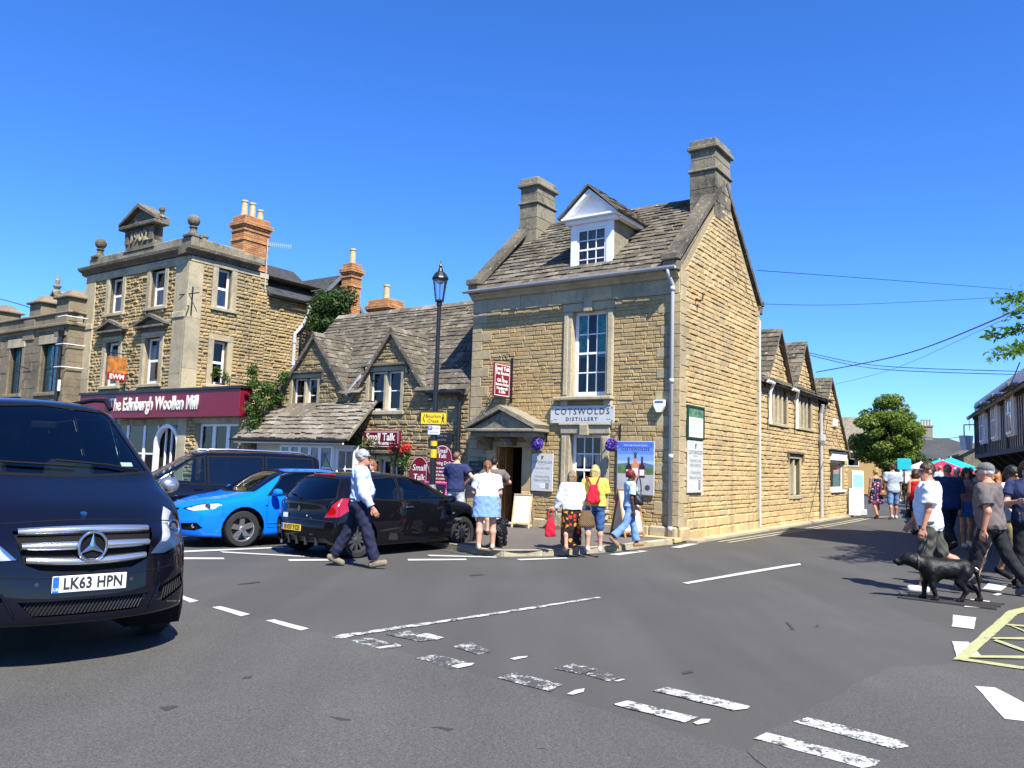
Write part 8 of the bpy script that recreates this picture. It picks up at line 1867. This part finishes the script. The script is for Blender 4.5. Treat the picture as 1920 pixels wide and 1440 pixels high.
T = thing('white_bollard_board', 'narrow white board leaning by the shop end wall', 'sign', HP(6.2, 16.55), -YAW + .6); MB().bbox(-.22, .22, -.03, .03, .02, 1.05, .01).build('board', M['white'], T)
# ---- overhead wires
for i, (pts, r, lb) in enumerate(((((1420, 507, 22.5), (1640, 523, 27), (1900, 543, 33)), .010, 'upper single wire from the gable'), (((1427, 570, 22.5), (1600, 571, 27), (1905, 556, 30)), .008, 'thin wire from the back eave of the gable'), (((1530, 698, 32), (1700, 663, 24), (1930, 572, 15)), .018, 'thick sagging cable rising to the right tree'), (((1510, 660, 34), (1650, 686, 34), (1930, 697, 30)), .015, 'long wire crossing the street, upper of two'), (((1510, 664, 34), (1650, 692, 34), (1930, 703, 30)), .015, 'long wire crossing the street, lower of two'), (((1560, 722, 33), (1680, 690, 28), (1880, 600, 19)), .006, 'faint thin wire under the thick cable'), (((1832, 786, 36), (1880, 745, 28), (1912, 680, 17)), .014, 'wire looping from the far chimney to the tree'), (((-40, 552, 24), (10, 563, 24.5), (62, 578, 24)), .012, 'short wire at the far left above the parapet'), (((1700, 818, 70), (1760, 822, 60), (1800, 820, 50)), .02, 'far wire over the hip roofed house'))):
    q = smooth_pts([ray_at(*p) for p in pts], 8); tag(MB().tube(q, r, 5).build('overhead_wire', M['black_metal']), lb, 'wire')
T = thing('aerial', 'thin forked aerial on the roof of the timber framed building', 'aerial', ray_at(1830, 800, 37)); MB().tube([(0, 0, -.6), (0, 0, .6)], .015, 5).tube([(-.3, 0, .1), (.3, 0, .1)], .012, 5).tube([(-.3, 0, -.2), (-.3, 0, .5)], .012, 5).build('rods', M['black_metal'], T)
# ================================================================= people, dogs, bags
def patt(name, kind, c1, c2, sc):
    t = NT(name); o = t.obj()
    if kind == 'check':
        w = []
        for d in ('X', 'Z'):
            n = t.new('ShaderNodeTexWave'); n.wave_type = 'BANDS'; n.bands_direction = d; n.inputs['Scale'].default_value = sc; n.inputs['Distortion'].default_value = .6; n.inputs['Detail'].default_value = 1; t.L(o, n.inputs[0]); w.append(n.outputs['Fac'])
        f = t.math('MULTIPLY', t.math('ADD', *w), .5); col = t.ramp(f, [(.25, c1), (.5, tuple((a + b) / 2 for a, b in zip(c1, c2))), (.8, c2)])
    else:
        n = t.new('ShaderNodeTexVoronoi'); n.inputs['Scale'].default_value = sc; t.L(o, n.inputs['Vector']); hue = t.new('ShaderNodeSeparateColor'); t.L(n.outputs['Color'], hue.inputs[0])
        col = t.ramp(hue.outputs[0], [(.0, c1), (.30, c1), (.36, c2[0]), (.60, c2[0]), (.64, c2[1]), (1, c2[1])], 'CONSTANT')
        e = t.ramp(n.outputs['Distance'], [(.45, 1.), (.55, 0.)]); col = t.mix(e, c1, col)
    t.set(col, .85, 0, .25); t.bump(t.noise(18, o, 3, .5, stretch=(1, 1, .4)), .35, .02); return t.m
CHECK = patt('blue check cloth', 'check', (.10, .16, .24), (.62, .68, .72), 22); PRINT = patt('orange and black print cloth', 'blot', (.02, .012, .012), ((.45, .04, .02), (.70, .25, .02)), 13); FLORAL = patt('navy floral cloth', 'blot', (.012, .014, .05), ((.5, .45, .5), (.35, .06, .12)), 16)
WHITE, DENIM, LDENIM, NAVY, BLACK, KHAKI = (.64, .64, .63), (.045, .10, .24), (.17, .28, .47), (.02, .03, .08), (.012, .012, .013), (.30, .24, .12)
def at(px, pf, ph, z=0.0):
    p = G(px, pf, z); return p, (pf - ph) / F * p.y
FACES = {}
def person(label, px, pf, ph, rz, z=0.0, **kw):
    loc, h = at(px, pf, ph, z); d = loc.y; vox = kw.pop('vox', .0095 if d < 13 else .011 if d < 18 else .016 if d < 32 else .024)
    return build_person(label, loc, rad(rz), h, vox=vox, **kw)
WK = dict(R=(22, 5), L=(-20, 14)); WK2 = dict(L=(20, 5), R=(-18, 16)); ST = dict(R=(4, 3), L=(-3, 2))
BL, BR, AU, GI = (.02, .015, .012), (.06, .032, .016), (.26, .11, .04), (.40, .17, .05); BLONDE, GREY = (.56, .41, .16), (.38, .38, .38)
sh = lambda c, **k: ('shoes', c, k)
person('elderly man with grey hair and sunglasses walking in a pale blue shirt', 668, 1064, 846, -86, pose=dict(R=(21, 4), L=(-21, 10), RA=(14, 6, 22), LA=(-16, 8, 15), lean=1, fR=12), w=dict(belly=.75, sh=1.1, waist=1.1), skinc='ruddy', hair=('short', GREY), wear=[('shirt', (.46, .56, .76), dict(sleeve=1.88, hem=.06, r=.024, noise=.007, top=.99)), ('trousers', (.014, .018, .042), dict(r=.024, noise=.006, flare=.012)), sh((.20, .17, .12))], face=True, sunglasses=True)
person('brown haired woman standing behind the black hatchback', 692, 1004, 867, 165, KH, pose=ST, w=dict(bust=1, sh=.9), hair=('bob', AU), wear=[('shirt', (.05, .06, .14), dict(hem=-.05)), ('trousers', BLACK), sh(BLACK)], face=True)
person('man in a navy t-shirt and pale shorts standing with hands on hips', 852, 996, 851, -12, KH, pose=dict(R=(3, 2), L=(-4, 2), RA=(-22, 42, 100, .85), LA=(28, 14, 75, .3), hyaw=-25), w=dict(sh=1.05), hair=('crop', (.16, .09, .05)), wear=[('shirt', (.022, .03, .085), dict(hem=-.06, r=.026, sleeve=.62)), ('shorts', (.42, .44, .46), dict(len=.95, r=.026)), sh(WHITE)])
person('woman with auburn hair in a white t-shirt and short denim skirt', 910, 1030, 868, 5, KH, pose=dict(R=(4, 4), L=(-4, 3), lean=11, RA=(18, 12, 35, .4), LA=(20, 12, 60, .5), hpitch=18), w=dict(hip=1.28, waist=1.32, sh=1.08, limb=1.2, bust=1, belly=.3), hair=('tail', AU), wear=[('shirt', WHITE, dict(hem=.09, r=.026, sleeve=.7)), ('skirt', LDENIM, dict(len=.43, flare=.035, r=.034)), sh((.45, .38, .28))])
person('man in a brown grey t-shirt at the doorway behind the denim skirt', 922, 1003, 862, 8, KH, pose=dict(R=(3, 2), L=(-3, 2), RA=(25, 38, 80, .6), LA=(22, 38, 80, .6), hpitch=10), w=dict(sh=1.12, belly=.4), hair=('crop', BL), wear=[('shirt', (.14, .115, .10), dict(hem=-.08, r=.026)), ('shorts', KHAKI, dict(len=1.0, r=.024)), sh(BR)])
person('woman in a white jacket and orange and black print trousers', 1070, 1034, 888, 4, KH, pose=dict(R=(8, 6), L=(-6, 8), RA=(6, 14, 14), LA=(4, 16, 10), lean=3), w=dict(hip=1.12, waist=1.2, sh=1.02, bust=1), hair=('bob', (.27, .18, .09)), wear=[('shirt', WHITE, dict(hem=-.04, r=.022, sleeve=1.85, sr=.010, noise=.004)), ('skirt', PRINT, dict(len=.93, flare=.02, r=.012, noise=.006)), sh((.35, .22, .12))])
person('blonde woman in a yellow t-shirt and denim shorts wearing a red backpack', 1113, 1034, 877, -2, KH, pose=dict(R=(2, 2), L=(-2, 2), RA=(16, 10, 60, .5), LA=(16, 10, 60, .5)), w=dict(hip=1.16, waist=1.18, sh=1.02, bust=1, limb=1.08), hair=('bob', BLONDE), wear=[('shirt', (.60, .50, .09), dict(hem=-.01, r=.026, sleeve=.75, noise=.005)), ('shorts', DENIM, dict(len=1.18, r=.020, noise=.005)), sh((.78, .78, .78))])
person('woman with red hair walking in flared blue jeans and a pale top', 1180, 1026, 883, -78, KH, pose=dict(R=(-20, 26), L=(17, 4), RA=(-8, 8, 18), LA=(12, 8, 30), fR=-42), w=dict(hip=1.05, bust=1, sh=.95), skinc='dark', hair=('short', (.20, .006, .014)), wear=[('shirt', (.42, .58, .66), dict(hem=.0, r=.024, sleeve=.72)), ('trousers', (.15, .27, .52), dict(r=.016, flare=.03, len=1.9)), sh((.30, .17, .09))], face=True)
# street on the right
person('blonde woman walking away in a navy floral dress', 1643, 973, 881, 4, pose=dict(R=(12, 4), L=(-10, 24), RA=(10, 12, 40, .3)), w=dict(hip=1.08, bust=1, sh=.95), skinc='tan', hair=('bun', BLONDE), wear=[('dress', FLORAL, dict(sleeve=0, hem=-.02, top=.86, len=.40, flare=.06)), sh((.2, .1, .06))])
person('man walking away in a blue checked shirt and denim shorts', 1675, 974, 873, -4, pose=dict(R=(8, 4), L=(-8, 8)), w=dict(sh=1.08), skinc='tan', hair=('crop', BR), wear=[('shirt', CHECK, dict(hem=-.12, r=.03, sleeve=.75)), ('shorts', (.12, .22, .42), dict(len=1.02, r=.024)), sh((.5, .5, .5))])
person('man walking away in a pale grey shirt and black shorts', 1698, 942, 868, 6, pose=WK2, hair=('crop', BL), wear=[('shirt', (.52, .50, .44), dict(hem=-.1, r=.028)), ('shorts', BLACK, dict(len=.85)), sh(WHITE)])
person('dark haired woman in a white top beyond the checked shirt man', 1718, 940, 873, 175, pose=WK, w=dict(bust=1), hair=('long', BR), wear=[('shirt', WHITE, dict(hem=-.02, sleeve=.4)), ('shorts', BLACK, dict(len=.5)), sh(BLACK)])
person('woman in a red vest top with a black shoulder bag', 1718, 1002, 884, 12, pose=dict(R=(10, 4), L=(-8, 14)), w=dict(bust=1, sh=.92), skinc='ruddy', hair=('bob', BR), wear=[('shirt', (.50, .012, .015), dict(hem=-.06, sleeve=0, top=.88)), ('shorts', BLACK, dict(len=.75)), sh(BLACK)])
person('man in a white polo shirt and dark cargo shorts walking beside the labrador', 1745, 1112, 874, 66, pose=dict(L=(10, 6), R=(-20, 42), LA=(4, 8, 12), RA=(14, 10, 20), hyaw=22, hpitch=8, fL=4), w=dict(belly=.35, sh=1.08, waist=1.08), skinc='ruddy', hair=('short', (.055, .028, .014)), wear=[('shirt', (.78, .78, .78), dict(hem=-.10, r=.03, sleeve=.72, sr=.012, noise=.006)), ('shorts', (.065, .066, .052), dict(len=1.06, r=.034, noise=.008, flare=.01)), sh((.62, .61, .57))], face=True)
person('broad man in a dark navy shirt walking away behind the white polo', 1780, 1030, 872, 3, pose=WK, w=dict(sh=1.2, waist=1.25, belly=.6, hip=1.15), skinc='ruddy', hair=('crop', (.2, .16, .13)), wear=[('shirt', (.028, .040, .11), dict(hem=-.2, r=.036, sleeve=.8)), ('trousers', (.012, .012, .02), dict(r=.022)), sh(BLACK)])
person('woman with long dark hair in a dusky pink top and denim skirt facing the camera', 1815, 1028, 882, 172, pose=dict(R=(10, 6), L=(-10, 12), RA=(5, 10, 18), LA=(5, 10, 18)), w=dict(bust=1, sh=.95, hip=1.08), skinc='tan', hair=('long', BL), wear=[('shirt', (.32, .14, .13), dict(hem=.02, sleeve=0, top=.9)), ('skirt', DENIM, dict(len=.38, flare=.02)), sh((.5, .5, .5))], face=True)
person('man in a grey baseball cap and brown grey t-shirt striding past', 1862, 1114, 872, 40, pose=dict(L=(20, 6), R=(-21, 14), LA=(-12, 8, 28), RA=(14, 8, 20), lean=3, hyaw=6), w=dict(sh=1.06, belly=.3, waist=1.05), skinc='ruddy', hair=('crop', (.55, .55, .53)), wear=[('shirt', (.125, .105, .10), dict(hem=-.06, r=.03, sleeve=.72, noise=.006)), ('trousers', (.016, .017, .02), dict(r=.022, noise=.006)), sh((.12, .12, .12)), ('cap', (.13, .13, .125))])
person('ginger haired woman in a black cap with bare legs and flat shoes', 1868, 1096, 884, 55, pose=WK2, w=dict(bust=1, sh=.92, hip=1.05), hair=('long', GI), wear=[('shirt', BLACK, dict(hem=-.04, sleeve=.4)), ('shorts', (.02, .02, .03), dict(len=.5)), sh(BLACK), ('cap', BLACK)])
person('dark haired man looking down in a white t-shirt and khaki shorts', 1902, 1090, 880, 205, pose=dict(R=(16, 8), L=(-14, 14), RA=(30, 8, 70, .5), LA=(26, 8, 80, .5), hpitch=28), w=dict(sh=1.05), skinc='tan', hair=('curly', BL), wear=[('shirt', (.6, .62, .64), dict(hem=-.05, r=.026, sleeve=.65)), ('shorts', KHAKI, dict(len=1.0, r=.03)), sh(BLACK)], face=True)
person('person in a dark navy top at the right edge holding a plastic cup', 1932, 1104, 872, 150, pose=dict(R=(4, 3), L=(-4, 2), RA=(30, 15, 80, .4), LA=(35, 12, 85, .5)), w=dict(bust=1), hair=('bob', BL), wear=[('shirt', NAVY, dict(hem=-.05, sleeve=.6)), ('trousers', BLACK), sh(BLACK)], face=True)
for (px, pf, ph, rz, lab, tc, bc, hr, kw) in ((1797, 1000, 878, 4, 'man in a white cap and white top among the crowd', WHITE, NAVY, ('crop', GREY), 1), (1836, 985, 882, 176, 'person in a grey top behind the long haired woman', (.3, .3, .32), BLACK, ('short', BR), 0), (1752, 955, 875, 0, 'woman in a teal green top down the street', (.01, .16, .11), BLACK, ('bob', BR), 0), (1764, 958, 874, 8, 'bald headed man in a light blue top down the street', (.4, .5, .6), NAVY, ('bald', BR), 0), (1822, 962, 878, 180, 'person in black near the teal parasols', BLACK, BLACK, ('short', BL), 0), (1853, 968, 880, 178, 'person with white hair near the timber building', (.5, .5, .5), NAVY, ('short', GREY), 0), (1600, 908, 886, 20, 'far person in black leftmost by the round tree', BLACK, BLACK, ('short', BL), 0), (1616, 908, 887, 150, 'far person in red by the round tree', (.3, .02, .03), BLACK, ('short', BR), 0), (1627, 907, 886, 200, 'far person in white by the round tree', WHITE, NAVY, ('short', BR), 0), (1684, 924, 878, 0, 'far woman in navy between the checked shirt and grey shirt men', NAVY, DENIM, ('bob', BR), 0), (1741, 930, 877, 185, 'far person in a cream top under the parasols', (.6, .55, .4), KHAKI, ('short', BR), 0), (1812, 935, 879, 180, 'far person in pale blue under the parasols', (.3, .42, .6), NAVY, ('short', BL), 0)):
    person(lab, px, pf, ph, rz, pose=random.choice((WK, WK2, ST)), hair=hr, skinc=random.choice(('fair', 'tan')), wear=[('shirt', tc, dict(hem=-.08, r=.028)), ('shorts' if random.random() < .6 else 'trousers', bc, dict(r=.022)), sh(BLACK)] + ([('cap', WHITE)] if kw else []))
# ---- bags and other carried things
LEATHER = plain('black leather', (.012, .011, .011), .4, bump=.3); 
def bag(name, label, cat, px, py, depth, c, dims, mat=None, rz=0., strap=0.0, noise=.006):
    p = ray_at(px, py, depth); m = mat or cloth(name + ' cloth', c); T = thing(name, label, cat, p, rz); f = Field(.011, .02); w, d, h = dims
    f.loft((0, 0, -h), (0, 0, h), (1, 0, 0), [0, .15, .6, 1], [w * .85, w, w * .85, w * .45], [d * .8, d, d * .8, d * .3]); link('bag_body', f.mesh('bag_body', m, noise, 22), T)
    if strap:
        pts = [(w * .5 * math.cos(a), 0, h * .9 + strap * math.sin(a)) for a in [PI * i / 10 for i in range(11)]]; MB().tube(pts, .012, 6).build('strap', m, T)
    return T
red = (.55, .012, .03)
g_ = G(1113, 1034, KH)
T = bag('backpack', 'small red backpack worn by the blonde woman', 'backpack', 1113, 926, g_.y - .20, red, (.125, .065, .17)); mb = MB()
for s in (-1, 1): mb.tube([(s * .05, .03, .15), (s * .09, .06, .26), (s * .12, .14, .30), (s * .14, .2, .26)], .017, 6)
mb.build('strap', M['red_sign'], T)
bag('carrier_bag', 'red carrier bag in the left hand of the woman in the white jacket', 'bag', 1032, 988, G(1060, 1034, KH).y - .05, red, (.10, .06, .17), strap=.16)
t_ = NT('woven straw'); o = t_.obj(); w_ = t_.new('ShaderNodeTexWave'); w_.inputs['Scale'].default_value = 18; w_.bands_direction = 'DIAGONAL'; t_.L(o, w_.inputs[0]); t_.set(t_.ramp(w_.outputs['Fac'], [(.2, (.09, .045, .015)), (.8, (.24, .14, .06))]), .8); t_.bump(w_.outputs['Fac'], .8, .02)
bag('basket', 'woven brown basket in the right hand of the woman in the white jacket', 'basket', 1100, 973, G(1095, 1036, KH).y - .15, None, (.155, .09, .15), t_.m, strap=.15, noise=.002)
bag('handbag', 'black leather handbag on the arm of the red haired woman', 'handbag', 1197, 934, G(1185, 1026, KH).y - .18, None, (.10, .06, .13), LEATHER, strap=.28)
bag('shoulder_bag', 'black shoulder bag hanging beside the woman in the red vest top', 'handbag', 1703, 962, G(1718, 1002).y - .15, None, (.10, .06, .12), LEATHER, strap=.34)
bag('shoulder_bag', 'brown shoulder bag on the woman in the floral dress', 'handbag', 1656, 924, G(1643, 973).y - .2, None, (.14, .07, .10), plain('brown leather', (.20, .08, .04), .5), strap=.3)
bag('rucksack', 'black rucksack on the dark haired man looking down', 'backpack', 1893, 940, G(1902, 1090).y + .1, (.01, .01, .012), (.10, .08, .2))
p = ray_at(1915, 968, G(1932, 1104).y - .3); MB_ = thing('plastic_cup', 'clear plastic cup held by the person at the right edge', 'cup', p); MB().lathe([(.028, -.06), (.038, .06), (.036, .06), (.026, -.055)], (0, 0, 0), 12).build('cup', M['lamp_glass'], MB_)
# ---- dogs
def dog(label, loc, rz, s, mat, lie=False):
    T = thing('dog', label, 'dog', loc, rz); f = Field(.010, .03)
    f.cap((0, .20, .40), (0, -.02, .40), .138, .125).cap((0, -.02, .40), (0, -.26, .415), .125, .115).ell((0, .17, .37), (.125, .16, .165)).ell((0, -.25, .40), (.11, .13, .13))
    f.cap((0, .27, .44), (0, .44, .49), .105, .085).ell((0, .50, .505), (.082, .098, .082)).cap((0, .55, .485), (0, .655, .462), .050, .038).ell((0, .665, .475), (.024, .02, .018)).cap((0, .56, .455), (0, .63, .425), .026, .018, .012)
    for x in (-1, 1): f.ell((x * .068, .475, .505), (.016, .038, .052), None, .012)
    for x, foot, knee in ((-.075, .14, .24), (.075, .26, .27)):
        f.cap((x, .20, .36), (x, (foot + .2) / 2 + .02, .20), .068, .042).cap((x, (foot + .2) / 2 + .02, .20), (x, foot, .05), .038, .030).cap((x, foot - .01, .028), (x, foot + .05, .024), .03, .026)
    for x, foot in ((-.075, -.20), (.075, -.50)):
        kx = -.20 if foot > -.3 else -.30; hk = foot - .045 if foot > -.3 else foot + .06; f.cap((x, -.26, .38), (x, kx + .03, .25), .092, .062).cap((x, kx + .03, .25), (x, hk - .02, .15), .052, .033).cap((x, hk - .02, .15), (x, foot, .045), .031, .028).cap((x, foot, .028), (x, foot + .055, .024), .028, .025)
    f.cap((0, -.34, .45), (0, -.43, .38), .036, .030).cap((0, -.43, .38), (0, -.47, .17), .030, .014)
    me = f.mesh('body', mat, .002, 40); me.transform(Matrix.Diagonal((s, s * .86, s, 1))); link('body', me, T); MB().lathe([(.104 * s, -.012), (.107 * s, .0), (.104 * s, .012)], (0, 0, 0), 16, 0, 'y').build('collar', M['trim2'], T).location = (0, .32 * s, .47 * s)
    mb = MB()
    for x in (-.035, .035): mb.lathe([(.009 * s * math.sin(a), -.009 * s * math.cos(a)) for a in [.1 + i * .5 for i in range(7)]], (x * s, .49 * s, .535 * s), 8)
    mb.build('eyes', M['trim2'], T); return T
t_ = NT('black fur'); o = t_.obj(); t_.set(t_.ramp(t_.noise(20, o, 3), [(.3, (.002, .002, .002)), (.7, (.006, .0055, .005))]), .5, 0, .3); t_.bump(t_.noise(70, o, 3, .6, stretch=(1, .25, 1)), .5, .01); FUR = t_.m
dg = G(1772, 1127)
dog('black labrador walking across the road in front of the white polo man', dg, rad(77), 1.05, FUR)
hand = ray_at(1741, 1000, G(1745, 1112).y - .15)
def lead(label, a, b): tag(MB().tube(smooth_pts([a, a.lerp(b, .5) - V(0, 0, .18), b], 8), .008, 5).build('dog_lead', M['black_metal']), label, 'dog lead')
lead('thin black lead from the labrador to the man in the white polo', dg + V(-.33, .10, .43), hand)
f = Field(.012, .03); f.cap((0, .05, .28), (0, -.22, .30), .12, .125).ell((0, .18, .42), (.09, .1, .09)).cap((0, .1, .34), (0, .16, .42), .08, .07).cap((0, -.28, .36), (0, -.30, .47), .035, .04)
for x in (-.07, .07):
    f.cap((x, -.24, .25), (x, -.27, .04), .06, .045).cap((x, .06, .22), (x, .07, .04), .05, .042).ell((x * 1.3, .17, .42), (.03, .05, .07))
T = thing('dog', 'curly black dog standing by the woman in the denim skirt', 'dog', G(937, 1024, KH), rad(-12)); link('body', f.mesh('body', FUR, .012, 48), T)
# ---- litter of small real things: crack sealant and patches in the road are left to the asphalt material
